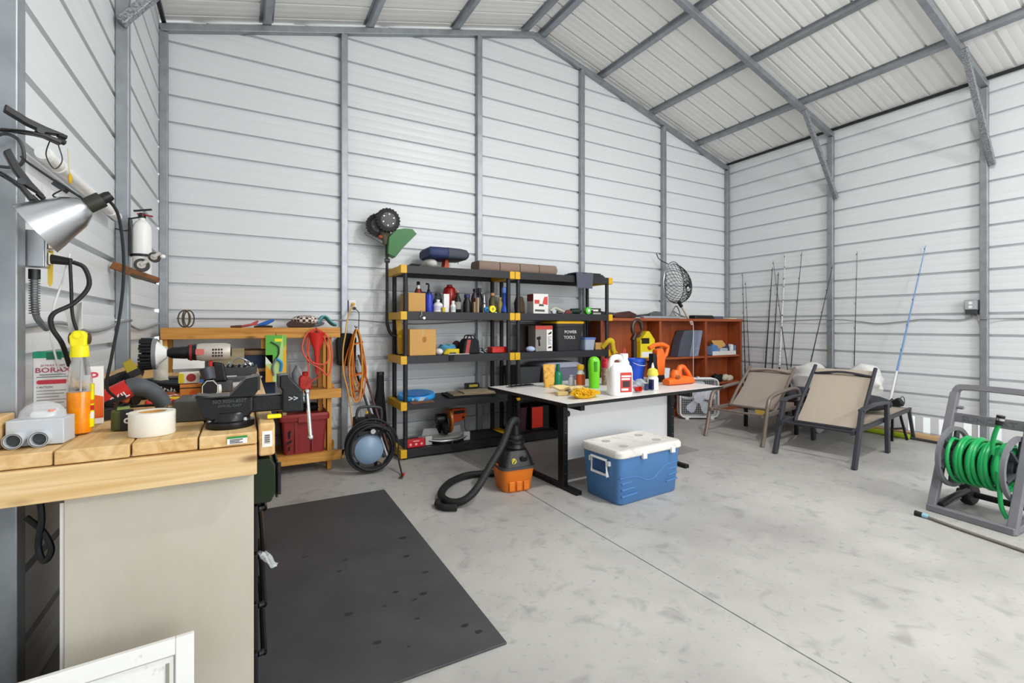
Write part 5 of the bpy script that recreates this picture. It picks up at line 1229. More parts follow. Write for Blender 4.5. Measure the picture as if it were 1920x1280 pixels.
t = thing('stacked_trays', 'two worn wooden boards stacked on a black tray on the lower shelf', 'board', (2.06, 4.58, z), R(-6))
MB().box(-0.26, 0.25, -0.16, 0.14, 0, 0.02).build('black_tray', K['blackm'], t, bevel=0.004)
MB().box(-0.22, 0.24, -0.17, 0.10, 0.021, 0.034).build('board', wood('weathered_board', '9a8a72', '7d6d57', '4a3f30', 'x'), t, bevel=0.003)
MB().box(-0.10, 0.23, -0.165, 0.09, 0.035, 0.047).build('board', wood('pale_weathered', 'b5a68a', '8e7e63', '5a4d3a', 'x'), t, bevel=0.003)
t = thing('battery_charger', 'small black and yellow charger at the back of the lower shelf', 'charger', (2.17, 4.74, z))
MB().box(-0.075, 0.075, -0.04, 0.05, 0, 0.10).build('body', K['black'], t, bevel=0.01)
MB().box(-0.05, 0.05, -0.0415, -0.0395, 0.062, 0.088).build('yellow_label', mat('dull_yellow_label', 'a89a28', 0.6), t)
MB().tube([(0.06, -0.02, 0.03), (0.11, -0.04, 0.02), (0.15, -0.05, 0.025)], [0.03, 0.03, 0.02], 10).build('drill_body', K['dgrey'], t)
simple('rusty_strap', 'rusty brown strap hanging over the front of the lower shelf', 'strap', MB().prism([(-0.13, 0.0), (0.10, 0.002), (0.12, -0.022), (0.02, -0.02), (-0.10, -0.028)], -0.004, 0.0, 'y'), mat('rusty_brown', '6e4636', 0.8), (1.50, 4.41, z + 0.003))
simple('black_strap', 'black rubber strap hanging off the middle shelf edge', 'strap', MB().prism([(-0.03, 0.0), (0.03, 0.004), (0.022, -0.05), (-0.028, -0.055)], -0.004, 0.0, 'y'), K['blackm'], (1.80, 4.41, SH[2] - 0.004))
# bottom shelf: chop saw and red package
z = SH[0] + e
t = thing('chop_saw', 'chop saw with a grey base, amber blade guard and orange handle', 'saw', (1.79, 4.58, z))
sgm = mat('cast_aluminium_grey', 'a6a6a4', 0.5, 0.4)
MB().prism([(x, y * 0.55) for x, y in rrect(0.36, 0.36, 0.12, 6)], 0.02, 0.055, 'z').build('turntable', sgm, t, bevel=0.005)
for s_ in (-1, 1):
    MB().box(s_ * 0.21 - 0.06, s_ * 0.21 + 0.06, -0.03, 0.07, 0.0, 0.06).build('base_wing', sgm, t, bevel=0.006)
    MB().box(s_ * 0.205 - 0.035, s_ * 0.205 + 0.035, -0.10, -0.07, 0.0, 0.085).build('front_foot', mat('pale_cast_grey', 'c2c2c0', 0.5, 0.3), t, bevel=0.004)
    MB().prism([(s_ * 0.03, 0.055), (s_ * 0.22, 0.055), (s_ * 0.20, 0.13), (s_ * 0.06, 0.12)], 0.07, 0.085, 'y').build('fence', sgm, t, bevel=0.003)
MB().tube(bez([(-0.20, -0.09, 0.045), (-0.10, -0.14, 0.035), (0.0, -0.155, 0.035), (0.10, -0.14, 0.035), (0.20, -0.09, 0.045)], 6), 0.014, 8).build('mitre_scale', K['alu'], t)
am = mat('amber_guard', 'a8641c', 0.35, 0.1)
MB().tube([(0.02, 0.0, 0.20), (0.028, 0.0, 0.20), (0.05, 0.0, 0.20), (0.058, 0.0, 0.20)], [0.10, 0.125, 0.125, 0.10], 30).build('blade_guard', am, t)
MB().tube([(0.0, 0.0, 0.17), (0.006, 0.0, 0.17)], [0.11, 0.11], 30).build('blade', K['iron'], t)
MB().tube([(-0.08, 0.03, 0.22), (0.0, 0.03, 0.22)], [0.05, 0.055], 16).build('motor', K['black'], t)
hd = MB().prism([(0.06, 0.15), (0.24, 0.19), (0.26, 0.225), (0.25, 0.31), (0.10, 0.315), (0.06, 0.28)], 0.02, 0.07, 'y').build('handle_housing', mat('saw_orange', 'cf4e1c', 0.4), t, bevel=0.012)
MB().prism([(0.11, 0.255), (0.23, 0.26), (0.23, 0.29), (0.11, 0.288)], 0.012, 0.072, 'y').build('hand_grip', K['black'], hd, bevel=0.006)
MB().cyl((0.215, 0.012, 0.215), (0.215, 0.022, 0.215), 0.014, n=14).build('lock_button', K['black'], hd)
MB().bar([(-0.02, 0.14, 0.06), (0.0, 0.10, 0.24)], 0.05, 0.05).build('arm', K['black'], t)
MB().tube(bez([(0.24, 0.04, 0.19), (0.20, -0.06, 0.12), (0.24, -0.02, 0.08), (0.30, 0.0, 0.03)], 5), 0.004, 6).build('cord', K['rubber'], t)
MB().tube(bez([(-0.02, -0.12, 0.01), (0.06, -0.14, 0.01), (0.02, -0.16, 0.03), (0.02, -0.185, -0.02), (0.10, -0.19, -0.07)], 6), 0.006, 6).build('power_cord', K['rubber'], t)
t = thing('red_package', 'red tool package with small white icons on the bottom shelf', 'package', (1.45, 4.46, z))
MB().box(-0.088, 0.088, 0, 0.06, 0, 0.075).build('carton', mat('package_red', 'c9202c', 0.4), t, bevel=0.004)
for x in (-0.055, 0.0, 0.055): MB().prism([(x + 0.012 * math.cos(2 * PI * k / 8), 0.03 + 0.012 * math.sin(2 * PI * k / 8)) for k in range(8)], -0.0012, 0.0, 'y').build('icon', mat('pink_icon', 'f0b9bb', 0.6), t)
MB().box(-0.03, 0.03, -0.0012, 0.0, 0.056, 0.064).build('title_print', mat('pink_icon', 'f0b9bb', 0.6), t)
b = MB()
t = thing('wrench_bundle', 'bundle of steel bars lying behind the red package', 'tool', (1.50, 4.66, z + 0.01), R(-30))
for i in range(5): MB().bar([(-0.12, 0.016 * i - 0.03, 0.004 * (i % 2)), (0.13, 0.016 * i - 0.04, 0.004 + 0.004 * (i % 2))], 0.012, 0.008).build('bar', mat('dull_bar', '77706a', 0.5, 0.5), t)
# top shelf
z = SH[4] + e
t = thing('boat_seat', 'folded navy and charcoal boat seat cushion on the shelving top', 'seat', (1.80, 4.66, z))
MB().loft([[(x + (-0.20), y, zz + 0.155) for y, zz in rrect(0.32, 0.075, 0.034)] for x in (0.0,)] + [[(xx, y, zz + 0.16) for y, zz in rrect(0.34, hh, 0.045)] for xx, hh in ((-0.18, 0.11), (-0.10, 0.115), (0.0, 0.115))]).build('navy_cushion', mat('navy_vinyl', '2c3763', 0.6, bump=0.4, bs=20), t)
MB().loft([[(xx, y, zz + 0.16 - dz) for y, zz in rrect(0.34, hh, 0.035)] for xx, hh, dz in ((0.001, 0.115, 0), (0.14, 0.112, 0.002), (0.205, 0.10, 0.006), (0.225, 0.06, 0.008))]).build('charcoal_cushion', mat('charcoal_vinyl', '3f4450', 0.6, bump=0.4, bs=20), t)
MB().tube(ring((0.0, 0, 0.16), 0.172, 30, 'x', 0.06), 0.004, 6, True).build('strap', K['black'], t)
MB().ell((-0.14, 0.0, 0.055), (0.07, 0.12, 0.055)).build('white_base', mat('cream_vinyl', 'd4d1ca', 0.6), t)
MB().prism([(-0.05, 0.0), (0.06, 0.0), (0.05, 0.025), (0.045, 0.105), (0.01, 0.105), (0.0, 0.03), (-0.05, 0.02)], -0.05, 0.05, 'y').build('orange_bracket', mat('red_orange_plastic', 'cf4a22', 0.5), t, bevel=0.004)
MB().cyl((0.13, -0.10, 0.06), (0.13, -0.10, 0.115), 0.004, n=6).build('toggle', K['black'], t)
t = thing('brown_mat_roll', 'long flat brown quilted mat folded across both shelving tops', 'mat', (2.68, 4.66, z))
qb = mat('taupe_quilt', '8f7a6e', 0.85, bump=0.5, bs=30)
for i in range(4): MB().loft([[(xx, y, zz + 0.062) for y, zz in rrect(0.22, 0.115 * s_, 0.04)] for xx, s_ in ((-0.51 + i * 0.253, 0.94), (-0.50 + i * 0.253, 1.0), (-0.275 + i * 0.253, 1.0), (-0.265 + i * 0.253, 0.94 if i < 3 else 0.6))]).build('quilted_section', qb, t)
simple('fallen_strap', 'dark strap hanging over the top edge of the shelving', 'strap', MB().prism([(-0.10, 0.0), (0.0, 0.0), (0.02, 0.012), (-0.08, 0.014)], -0.20, 0.01, 'y'), K['blackm'], (1.47, 4.60, z))
t = thing('dark_mats', 'stack of charcoal rubber mats on the second shelving top', 'mat', (3.60, 4.63, z))
for i, (w_, d_) in enumerate(((0.40, 0.36), (0.37, 0.34), (0.33, 0.30))): MB().box(-w_ / 2, w_ / 2, -d_ / 2, d_ / 2, i * 0.018, i * 0.018 + 0.016).build('mat_layer', mat('charcoal_rubber', '2e2e30', 0.7), t, rot=(0, 0, R(3 * i - 3)), bevel=0.003)
t = thing('grey_towel', 'blue grey towel draped over the front edge of the second shelving top', 'towel', (3.44, 4.40, z))
def tw(u, v):
    s_ = v * 0.33
    if s_ < 0.16: return (0.26 * (u - 0.5), 0.14 - s_, 0.030 + 0.006 * math.sin(9 * u))
    q = s_ - 0.16
    return (0.26 * (u - 0.5) * (1 - 0.1 * v) + 0.01 * math.sin(6 * u), -0.022 - 0.012 * math.sin(5 * u) * min(1, q * 6), 0.026 - q)
MB().sheet(tw, 12, 22, 0.012).build('cloth', mat('slate_towel', '5b5e6c', 0.95, 0, 0.3, 60, '494c58', 0.6, 120), t)
# second unit, spray can level
z = SH[3] + e
t = thing('tool_carton', 'white and red tool carton on the upper shelf of the second unit', 'box', (2.925, 4.52, z))
MB().box(-0.10, 0.10, 0, 0.14, 0, 0.225).build('carton', K['whitem'], t, bevel=0.002)
for p, c in (([(-0.085, 0.11), (-0.02, 0.11), (-0.02, 0.155), (-0.085, 0.155)], 'd94a40'), ([(0.02, 0.11), (0.09, 0.10), (0.09, 0.195), (0.045, 0.19), (0.03, 0.15)], 'd94a40'), ([(-0.03, 0.085), (0.04, 0.085), (0.035, 0.105), (-0.02, 0.11)], '4a4a48'), ([(-0.08, 0.025), (0.05, 0.022), (0.05, 0.045), (-0.08, 0.048)], '54545a')):
    MB().prism(p, -0.0012, 0.0, 'y').build('print_block', mat('print_' + c, c, 0.6), t)
MB().box(-0.1012, -0.0996, 0.004, 0.136, 0.14, 0.22).build('side_print', K['dred'], t)
t = thing('work_glove', 'old tan work glove standing behind the second unit post', 'glove', (2.70, 4.62, z))
MB().prism([(-0.05, 0), (0.06, 0), (0.06, 0.10), (0.04, 0.19), (-0.03, 0.20), (-0.06, 0.12)], -0.03, 0.03, 'y').build('body', mat('old_leather', '5c4a34', 0.9, 0, 0.8, 25, '2b241a'), t, bevel=0.015)
t = thing('caulk_gun', 'white handled grease gun lying on the upper shelf', 'tool', (3.15, 4.52, z))
MB().tube([(-0.10, 0, 0.035), (-0.03, 0, 0.07), (0.11, 0, 0.02)], [0.012, 0.016, 0.012], 10).build('lever', mat('bone_plastic', 'c9c4b4', 0.5), t)
MB().tube([(-0.05, -0.01, 0.028), (-0.05, 0.02, 0.028)], [0.027, 0.027], 16).build('wheel', K['lgrey'], t)
MB().tube([(0.0, 0.0, 0.02), (0.08, 0.01, 0.018)], [0.018, 0.016], 10).build('barrel', mat('dull_steel2', '8a8680', 0.4, 0.6), t)
simple('hand_tool', 'small maroon hand tool on the upper shelf', 'tool', MB().prism([(-0.05, 0.0), (0.05, 0.0), (0.06, 0.03), (0.02, 0.05), (-0.03, 0.035)], -0.015, 0.015, 'y'), mat('maroon_grip', '6a2e2a', 0.5), (3.285, 4.50, z), (0, 0, 0), 0.006)
t = thing('dark_drill', 'black and dark green drill lying on the upper shelf', 'drill', (3.405, 4.52, z))
MB().tube([(-0.06, 0, 0.035), (0.05, 0, 0.035)], [0.03, 0.034], 14).build('housing', mat('bottle_green', '163426', 0.4), t)
MB().tube([(0.05, 0, 0.035), (0.085, 0, 0.035)], [0.024, 0.014], 12).build('chuck', K['black'], t)
MB().tube([(-0.04, 0.02, 0.025), (-0.06, 0.09, 0.025)], [0.022, 0.024], 10).build('handle', K['black'], t)
t = thing('green_reel', 'bright green tape dispenser standing on the upper shelf', 'tape', (3.545, 4.46, z))
MB().tube([(0, -0.02, 0.042), (0, 0.02, 0.042)], [0.042, 0.042], 20).build('disc', mat('vivid_green', '4fc43a', 0.4), t)
MB().tube([(0, -0.024, 0.042), (0, -0.02, 0.042)], [0.018, 0.018], 14).build('hub', K['whitem'], t)
MB().box(0.03, 0.07, -0.02, 0.02, 0, 0.05).build('cutter', K['black'], t, bevel=0.004)
t = thing('ammo_box', 'olive box with a dark lid and white label on the upper shelf', 'box', (3.70, 4.52, z))
MB().box(-0.10, 0.10, 0, 0.09, 0.022, 0.075).build('lid', mat('dark_olive', '33341f', 0.5), t, bevel=0.005)
MB().box(-0.098, 0.098, 0.002, 0.088, 0, 0.022).build('base', mat('pale_sage', 'b9bfae', 0.6), t, bevel=0.003)
MB().box(-0.055, 0.055, -0.0012, 0.0, 0.038, 0.06).build('label', K['whitem'], t)
# second unit, middle shelf
z = SH[2] + e
t = thing('tool_gift_box', 'grey and red carton with black tool pictures on the middle shelf', 'box', (2.955, 4.50, z))
MB().box(-0.115, 0.035, 0, 0.16, 0, 0.29).build('carton', mat('grey_print_card', '8f8a84', 0.6), t, bevel=0.002)
MB().box(0.0352, 0.115, 0, 0.16, 0, 0.29).build('white_side', K['whitem'], t, bevel=0.002)
MB().box(-0.1153, 0.1153, -0.0012, 0.0, 0.245, 0.289).build('red_header', mat('header_red', 'c4473c', 0.6), t)
for p in ([(-0.10, 0.16), (-0.05, 0.17), (-0.045, 0.14), (-0.06, 0.13), (-0.05, 0.06), (-0.075, 0.06), (-0.08, 0.13), (-0.10, 0.135)], [(0.055, 0.20), (0.10, 0.225), (0.10, 0.20), (0.06, 0.185)], [(0.05, 0.03), (0.10, 0.035), (0.10, 0.055), (0.06, 0.05)]):
    MB().prism(p, -0.0014, 0.0, 'y').build('tool_picture', K['blackm'], t)
b = MB()
for i in range(7): b.box(0.05, 0.10 - 0.01 * (i % 3), -0.0012, 0.0, 0.075 + i * 0.014, 0.081 + i * 0.014)
b.build('fine_print', gy_, t)
t = thing('power_tools_tote', 'black tote with a yellow lid and handwritten POWER TOOLS', 'storage box', (3.285, 4.62, z))
MB().loft(taper(0.32, 0.30, 0.375, 0.345, 0, 0.30)).build('body', mat('tote_black', '26272b', 0.55), t)
MB().loft(taper(0.39, 0.36, 0.39, 0.36, 0.28, 0.312)).build('rim', mat('tote_black', '26272b', 0.55), t)
MB().loft(taper(0.40, 0.37, 0.405, 0.375, 0.313, 0.335) + [[(x, y, 0.365) for x, y in rrect(0.30, 0.28, 0.03)]]).build('lid', K['yellow'], t, ang=0.5)
text('POWER', 0.05, K['white'], t, (0.0, -0.1745, 0.215), (R(83), 0, 0))
text('TOOLS', 0.05, K['white'], t, (-0.01, -0.1665, 0.152), (R(83), 0, 0))
simple('white_bag_on_tote', 'crumpled white bag lying on the yellow tote lid', 'bag', MB().ell((0, 0, 0.022), (0.10, 0.09, 0.024), 14, 7), mat('white_poly', 'e3e2dd', 0.5, bump=0.8, bs=40), (3.325, 4.60, z + 0.366))
simple('dark_shelf_liner', 'dark strip of spooled fittings behind the cartons on the middle shelf', 'strip', MB().box(-0.16, 0.14, 0, 0.03, 0, 0.31), mat('maroon_black', '2c1618', 0.6), (2.93, 4.72, z))
t = thing('blue_lid_box', 'small clear plastic box with a blue lid on the middle shelf', 'storage box', (3.575, 4.53, z))
MB().loft(taper(0.13, 0.15, 0.155, 0.18, 0, 0.125, 0.02)).build('body', mat('frosted_plastic', 'b9c4d6', 0.4, alpha=0.8), t)
MB().loft(taper(0.168, 0.19, 0.168, 0.19, 0.126, 0.148, 0.02)).build('lid', mat('periwinkle_lid', '5f7ac0', 0.4), t)
simple('light_blue_rag', 'pale blue rag lying by the second unit post', 'rag', MB().ell((0, 0, 0.03), (0.055, 0.05, 0.032), 12, 7), mat('pale_blue_cloth', 'b5c6ea', 0.9, bump=1.0, bs=40), (2.76, 4.48, z))
simple('wooden_block', 'tan wooden block on the middle shelf beside the blue lid box', 'block', MB().box(-0.09, 0.075, 0, 0.08, 0, 0.085), wood('tan_block', 'c99a5c', 'b58648', '7a552c', 'x'), (3.755, 4.46, z), (0, 0, 0), 0.003)
simple('dark_can', 'dark square tin behind the tan wooden block', 'tin', MB().box(-0.07, 0.06, 0, 0.10, 0, 0.15), K['dgrey'], (3.71, 4.62, z), (0, 0, 0), 0.006)
t = thing('yellow_rope_hank', 'hank of yellow cloth hanging off the end of the middle shelf', 'cloth', (3.80, 4.435, z))
MB().tube(bez([(-0.03, 0.02, 0.03), (0.0, -0.04, 0.10), (0.05, -0.05, 0.10), (0.07, -0.055, 0.0), (0.085, -0.055, -0.05)], 5), [0.03] * 6 + [0.035] * 6 + [0.028] * 5 + [0.022] * 4, 10).build('twist', mat('golden_cloth', 'd7b92a', 0.9, bump=0.8, bs=40), t)
MB().tube(bez([(0.05, -0.055, 0.06), (0.09, -0.06, -0.01), (0.13, -0.06, -0.04)], 4), [0.02, 0.02, 0.018, 0.018, 0.016, 0.014, 0.012, 0.012, 0.01], 8).build('tail', mat('golden_cloth', 'd7b92a', 0.9, bump=0.8, bs=40), t)
# second unit, lower shelves
z = SH[1] + e
t = thing('grey_bin', 'translucent grey storage bin with an arched lid on the lower shelf', 'storage box', (3.19, 4.64, z))
MB().loft(taper(0.44, 0.33, 0.50, 0.38, 0, 0.25)).build('body', mat('smoky_bin', '6f7287', 0.4), t)
MB().loft(taper(0.52, 0.40, 0.525, 0.405, 0.25, 0.275) + [[(x, y, 0.305) for x, y in rrect(0.44, 0.33, 0.04)]]).build('lid', mat('pale_lilac_lid', 'a8a9b8', 0.4), t, ang=0.5)
simple('dark_bin', 'dark grey bin behind the second unit post on the lower shelf', 'storage box', MB().loft(taper(0.28, 0.30, 0.32, 0.34, 0, 0.27)), K['dgrey'], (2.755, 4.65, z))
z = SH[0] + e
simple('maroon_bucket', 'dark maroon bucket on the bottom shelf of the second unit', 'bucket', MB().lathe([(0.07, 0), (0.085, 0.25), (0.09, 0.25), (0.09, 0.27), (0.08, 0.27), (0.076, 0.25)], 20), mat('speckled_maroon', '4d2a30', 0.6, 0, 0.6, 40, '2b171b'), (2.69, 4.60, z))
t = thing('red_front_box', 'black tool box with a bright red front on the bottom shelf', 'tool box', (2.90, 4.52, z))
MB().box(-0.10, 0.14, 0.004, 0.28, 0, 0.27).build('body', K['black'], t, bevel=0.006)
MB().box(-0.095, 0.05, -0.002, 0.0035, 0.03, 0.26).build('red_front', mat('signal_red', 'e0301e', 0.4), t, bevel=0.002)
t = thing('black_crate', 'large black plastic crate on the bottom shelf behind the table leg', 'crate', (3.38, 4.64, z))
MB().loft(taper(0.52, 0.33, 0.58, 0.38, 0, 0.30)).build('body', K['black'], t)
MB().loft(taper(0.60, 0.40, 0.60, 0.40, 0.30, 0.325)).build('lid', K['black'], t)
for x in (-0.15, 0.0, 0.15): MB().box(x - 0.045, x + 0.045, -0.192, -0.17, 0.05, 0.24).build('rib_panel', K['dgrey'], t, bevel=0.004)
# ------------------------------------------------------------------ black rubber mat
t = thing('floor_mat', 'large charcoal ribbed rubber mat lying on the concrete beside the workbench', 'mat', (0.48, 2.67, 0.0), R(-0.8))
rm = mat('charcoal_mat', '3d3c3e', 0.65, 0, 0.6, 3.0, '4e4d4e', 0.5, 90)
MB().box(-0.45, 0.45, -1.0, 1.02, 0.0005, 0.010).build('mat', rm, t, bevel=0.004)
rr = random.Random(9)
for i in range(16):
    x, y, s_ = rr.uniform(-0.2, 0.4), rr.uniform(-0.95, 0.2), rr.uniform(0.010, 0.03)
    b = MB().prism([(x + s_ * math.cos(2 * PI * k / 9) * rr.uniform(0.6, 1.1), y + 0.7 * s_ * math.sin(2 * PI * k / 9) * rr.uniform(0.6, 1.1)) for k in range(9)], 0.0100, 0.0104, 'z')
    b.build('dark_stain', mat('oil_stain', '262526', 0.5), t)

# ------------------------------------------------------------------ white drafting table
t = thing('drafting_table', 'white topped drafting table with black steel legs in the middle of the floor', 'table', (2.03, 2.785, 0), R(3.2))
TT = 0.71
MB().box(0.0, 1.85, 0.0, 1.14, TT - 0.022, TT).build('table_top', mat('white_laminate', 'e4e2df', 0.35, 0, 0.3, 5, 'd5d2cd'), t, bevel=0.003)
for a in ((-0.006, 1.856, -0.006, 0.0), (-0.006, 1.856, 1.14, 1.146), (-0.006, 0.0, 0.0, 1.14), (1.85, 1.856, 0.0, 1.14)):
    MB().box(*a, TT - 0.026, TT - 0.001).build('edge_strip', K['black'], t, bevel=0.001)
lb = mat('black_enamel_steel', '161617', 0.35, 0.3)
for x in (0.14, 1.40):
    MB().box(x, x + 0.045, 0.22, 0.29, 0.03, TT - 0.06).build('leg', lb, t, bevel=0.004)
    MB().box(x, x + 0.045, 0.98, 1.04, 0.03, TT - 0.06).build('leg', lb, t, bevel=0.004)
    MB().box(x - 0.003, x + 0.048, 0.06, 1.10, 0.0, 0.032).build('foot_bar', lb, t, bevel=0.003)
    MB().box(x + 0.002, x + 0.043, 0.02, 1.10, TT - 0.068, TT - 0.0265).build('top_rail', lb, t, bevel=0.003)
    for y in (0.24, 1.0): MB().cyl((x + 0.045, y + 0.012, TT - 0.13), (x + 0.075, y + 0.012, TT - 0.13), 0.024, n=14).build('tilt_knob', K['black'], t)
    h_ = MB()
    for k in range(6): h_.cyl((x + 0.022, 0.216, 0.12 + 0.08 * k), (x + 0.022, 0.2205, 0.12 + 0.08 * k), 0.003, n=8)
    h_.build('height_hole', K['alu'], t)
MB().box(0.19, 1.40, 0.262, 0.277, 0.21, 0.66).build('modesty_panel', mat('pale_grey_laminate', 'd8d8da', 0.4), t, bevel=0.002)
MB().box(0.19, 1.40, 0.98, 1.02, TT - 0.10, TT - 0.0265).build('rear_rail', lb, t, bevel=0.003)
simple('yellow_tray', 'flat yellow plastic tray pushed in under the table edge', 'tray', MB().box(0, 0.40, 0, 0.22, 0, 0.012), K['yellow'], (2.19, 3.42, TT - 0.045), (0, 0, R(3.2)), 0.003)
ZT = TT + 0.001
t = thing('snack_pouch', 'yellow and orange printed pouch standing on the far corner of the table', 'pouch', (2.43, 3.62, ZT), R(-25))
MB().loft([[(x, y, 0.0) for x, y in rrect(0.085, 0.05, 0.02)], [(x, y, 0.05) for x, y in rrect(0.10, 0.055, 0.02)], [(x, y, 0.13) for x, y in rrect(0.105, 0.03, 0.012)], [(x, y, 0.195) for x, y in rrect(0.108, 0.004, 0.0015)], [(x, y, 0.21) for x, y in rrect(0.108, 0.003, 0.001)]]).build('pouch', mat('pouch_yellow', 'e2b04a', 0.4, 0, 0.8, 22, 'b8702a', contrast=(0.5, 0.62)), t)
t = bottle('green_pump_bottle', 'small translucent green bottle with a pointed cap on the table', (2.60, 3.72, ZT), 0.034, 0.165, mat('emerald_plastic', '1f9a6a', 0.2, trans=0.3), mat('dark_emerald', '12694c', 0.3), 0.35, 0.3)
t = thing('orange_cleaner_bottle', 'white bottle with an orange label and yellow cap on the table', 'bottle', (2.715, 3.52, ZT))
MB().lathe([(0.036, 0), (0.04, 0.01), (0.042, 0.07), (0.036, 0.12), (0.024, 0.15), (0.022, 0.16)], 20).build('body', K['white'], t)
MB().lathe([(0.0415, 0.015), (0.0432, 0.07), (0.0378, 0.115)], 20).build('label', mat('burnt_orange_label', 'c4521f', 0.4), t)
MB().lathe([(0.032, 0.155), (0.033, 0.19), (0.026, 0.202)], 18).build('cap', K['yellow'], t)
bottle('clear_small_bottle', 'small clear bottle behind the orange labelled bottle', (2.685, 3.62, ZT), 0.03, 0.10, K['lgrey'], K['lgrey'], 0.5)
t = thing('green_shell', 'glossy lime green upright boot dryer shell on the table', 'shell', (2.76, 3.38, ZT), R(-20))
MB().loft([[(x, y, zz) for x, y in rrect(w_, d_, min(w_, d_) * 0.42, 5)] for w_, d_, zz in ((0.085, 0.075, 0), (0.09, 0.08, 0.02), (0.098, 0.085, 0.14), (0.105, 0.085, 0.20), (0.10, 0.08, 0.245), (0.075, 0.06, 0.272), (0.03, 0.025, 0.283))]).build('shell', K['lime'], t)
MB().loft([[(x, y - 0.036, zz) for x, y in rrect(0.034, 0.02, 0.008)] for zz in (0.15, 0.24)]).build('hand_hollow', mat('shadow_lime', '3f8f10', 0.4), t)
t = thing('white_jug', 'large white jug with a red and white label on the table', 'jug', (2.67, 2.945, ZT), R(-14))
MB().loft([[(x, y, zz) for x, y in rrect(w_, d_, 0.03, 5)] for w_, d_, zz in ((0.135, 0.085, 0), (0.145, 0.092, 0.012), (0.145, 0.092, 0.135), (0.135, 0.085, 0.165), (0.10, 0.06, 0.19))]).build('body', K['white'], t)
MB().tube(bez([(-0.055, 0, 0.13), (-0.058, 0, 0.18), (-0.045, 0, 0.215), (-0.01, 0, 0.222), (0.02, 0, 0.205)], 6), 0.017, 12).build('handle', K['white'], t)
MB().lathe([(0.034, 0.185), (0.024, 0.205), (0.022, 0.222)], 16, Matrix.Translation((0.028, 0, 0))).build('neck', K['white'], t)
c_ = MB().lathe([(0.025, 0.218), (0.025, 0.24), (0.02, 0.243)], 16, Matrix.Translation((0.028, 0, 0))).build('cap', K['white'], t)
MB().tube([(p[0] + 0.03, p[1], p[2] + 0.245) for p in ring((0, 0, 0.012), 0.012, 16, 'x', 0.016)], 0.003, 6, True).build('red_loop', mat('pink_red', 'd4344c', 0.4), c_)
l_ = MB().box(-0.02, 0.052, -0.0485, -0.0465, 0.02, 0.135).build('label', mat('label_red', 'c53a34', 0.5), t)
for i, (z0, z1, x0, x1) in enumerate(((0.108, 0.118, -0.014, 0.046), (0.092, 0.102, -0.014, 0.04), (0.03, 0.042, -0.014, 0.03))): MB().box(x0, x1, -0.0495, -0.0484, z0, z1).build('white_print', K['white'], l_)
MB().box(-0.006, 0.04, -0.0495, -0.0484, 0.05, 0.085).build('dark_picture', mat('label_dark', '3b2a2a', 0.6), l_)
t = can('red_spray_can', 'red and patterned spray can behind the white jug', (2.99, 3.49, ZT), 0.040, 0.25, mat('patterned_can', 'a89a86', 0.4, 0, 0.9, 45, '5a2a22'), mat('deep_red_cap', 'b3162c', 0.35))
MB().lathe([(0.041, 0.165), (0.042, 0.215), (0.037, 0.225)], 20).build('red_shoulder', mat('deep_red_cap', 'b3162c', 0.35), t)
MB().ell((0, -0.034, 0.14), (0.02, 0.006, 0.02)).build('white_roundel', K['white'], t)
t = thing('blue_bucket', 'royal blue plastic bucket standing on the table', 'bucket', (3.50, 3.62, ZT))
pf = [(0.075, 0.0), (0.098, 0.195), (0.106, 0.197), (0.106, 0.225), (0.101, 0.227), (0.094, 0.22), (0.072, 0.006), (0.001, 0.005)]
MB().lathe(pf, 30).build('pail', K['blue'], t)
MB().tube(bez([(-0.10, 0, 0.21), (-0.06, -0.095, 0.17), (0.0, -0.115, 0.16), (0.06, -0.095, 0.17), (0.10, 0, 0.21)], 6), 0.003, 6).build('bail', K['white'], t)
t = bottle('squeeze_bottle', 'white squeeze bottle with a yellow shoulder and a pointed tip', (3.13, 3.03, ZT), 0.036, 0.11, K['white'], K['byellow'], 0.8, 0.02)
MB().lathe([(0.034, 0.092), (0.036, 0.10), (0.030, 0.13), (0.012, 0.142)], 18).build('yellow_shoulder', mat('soft_yellow', 'e6d75a', 0.4), t)
MB().lathe([(0.010, 0.14), (0.009, 0.155), (0.003, 0.175)], 12).build('tip', K['white'], t)
MB().box(-0.0365, -0.02, -0.031, 0.0, 0.005, 0.07).build('navy_label', K['navy'], t)
t = thing('leaf_blower', 'orange handheld leaf blower lying on the table corner', 'leaf blower', (3.66, 3.19, ZT), R(2))
og = mat('blower_orange', 'e8681a', 0.38)
MB().loft([[(xx, y, zz + hz) for y, zz in rrect(wd, hh, min(wd, hh) * 0.4, 4)] for xx, wd, hh, hz in ((-0.20, 0.085, 0.05, 0.03), (-0.17, 0.10, 0.06, 0.032), (-0.06, 0.12, 0.07, 0.038), (0.04, 0.13, 0.08, 0.042), (0.14, 0.11, 0.06, 0.032), (0.17, 0.08, 0.03, 0.02))]).build('lower_housing', og, t)
MB().tube([(-0.07, 0, 0.05), (-0.07, 0, 0.10), (-0.06, 0, 0.135)], [0.055, 0.052, 0.03], 20).build('fan_housing', og, t)
MB().tube(bez([(-0.03, 0, 0.11), (0.0, 0, 0.16), (0.045, 0, 0.165), (0.10, 0, 0.115), (0.15, 0, 0.05)], 6), [0.026] * 8 + [0.02] * 10 + [0.024] * 7, 12).build('handle', og, t)
MB().tube(bez([(0.0, 0, 0.135), (0.01, 0, 0.08), (0.06, 0, 0.05), (0.11, 0, 0.05)], 5), 0.016, 10).build('handle_lower', og, t)
MB().ell((-0.09, -0.05, 0.075), (0.03, 0.012, 0.022)).build('intake_grille', mat('brown_grille', '8a4616', 0.5), t)
t = thing('hedge_trimmer', 'orange and black hedge trimmer standing behind the blue bucket', 'trimmer', (3.60, 3.42, ZT))
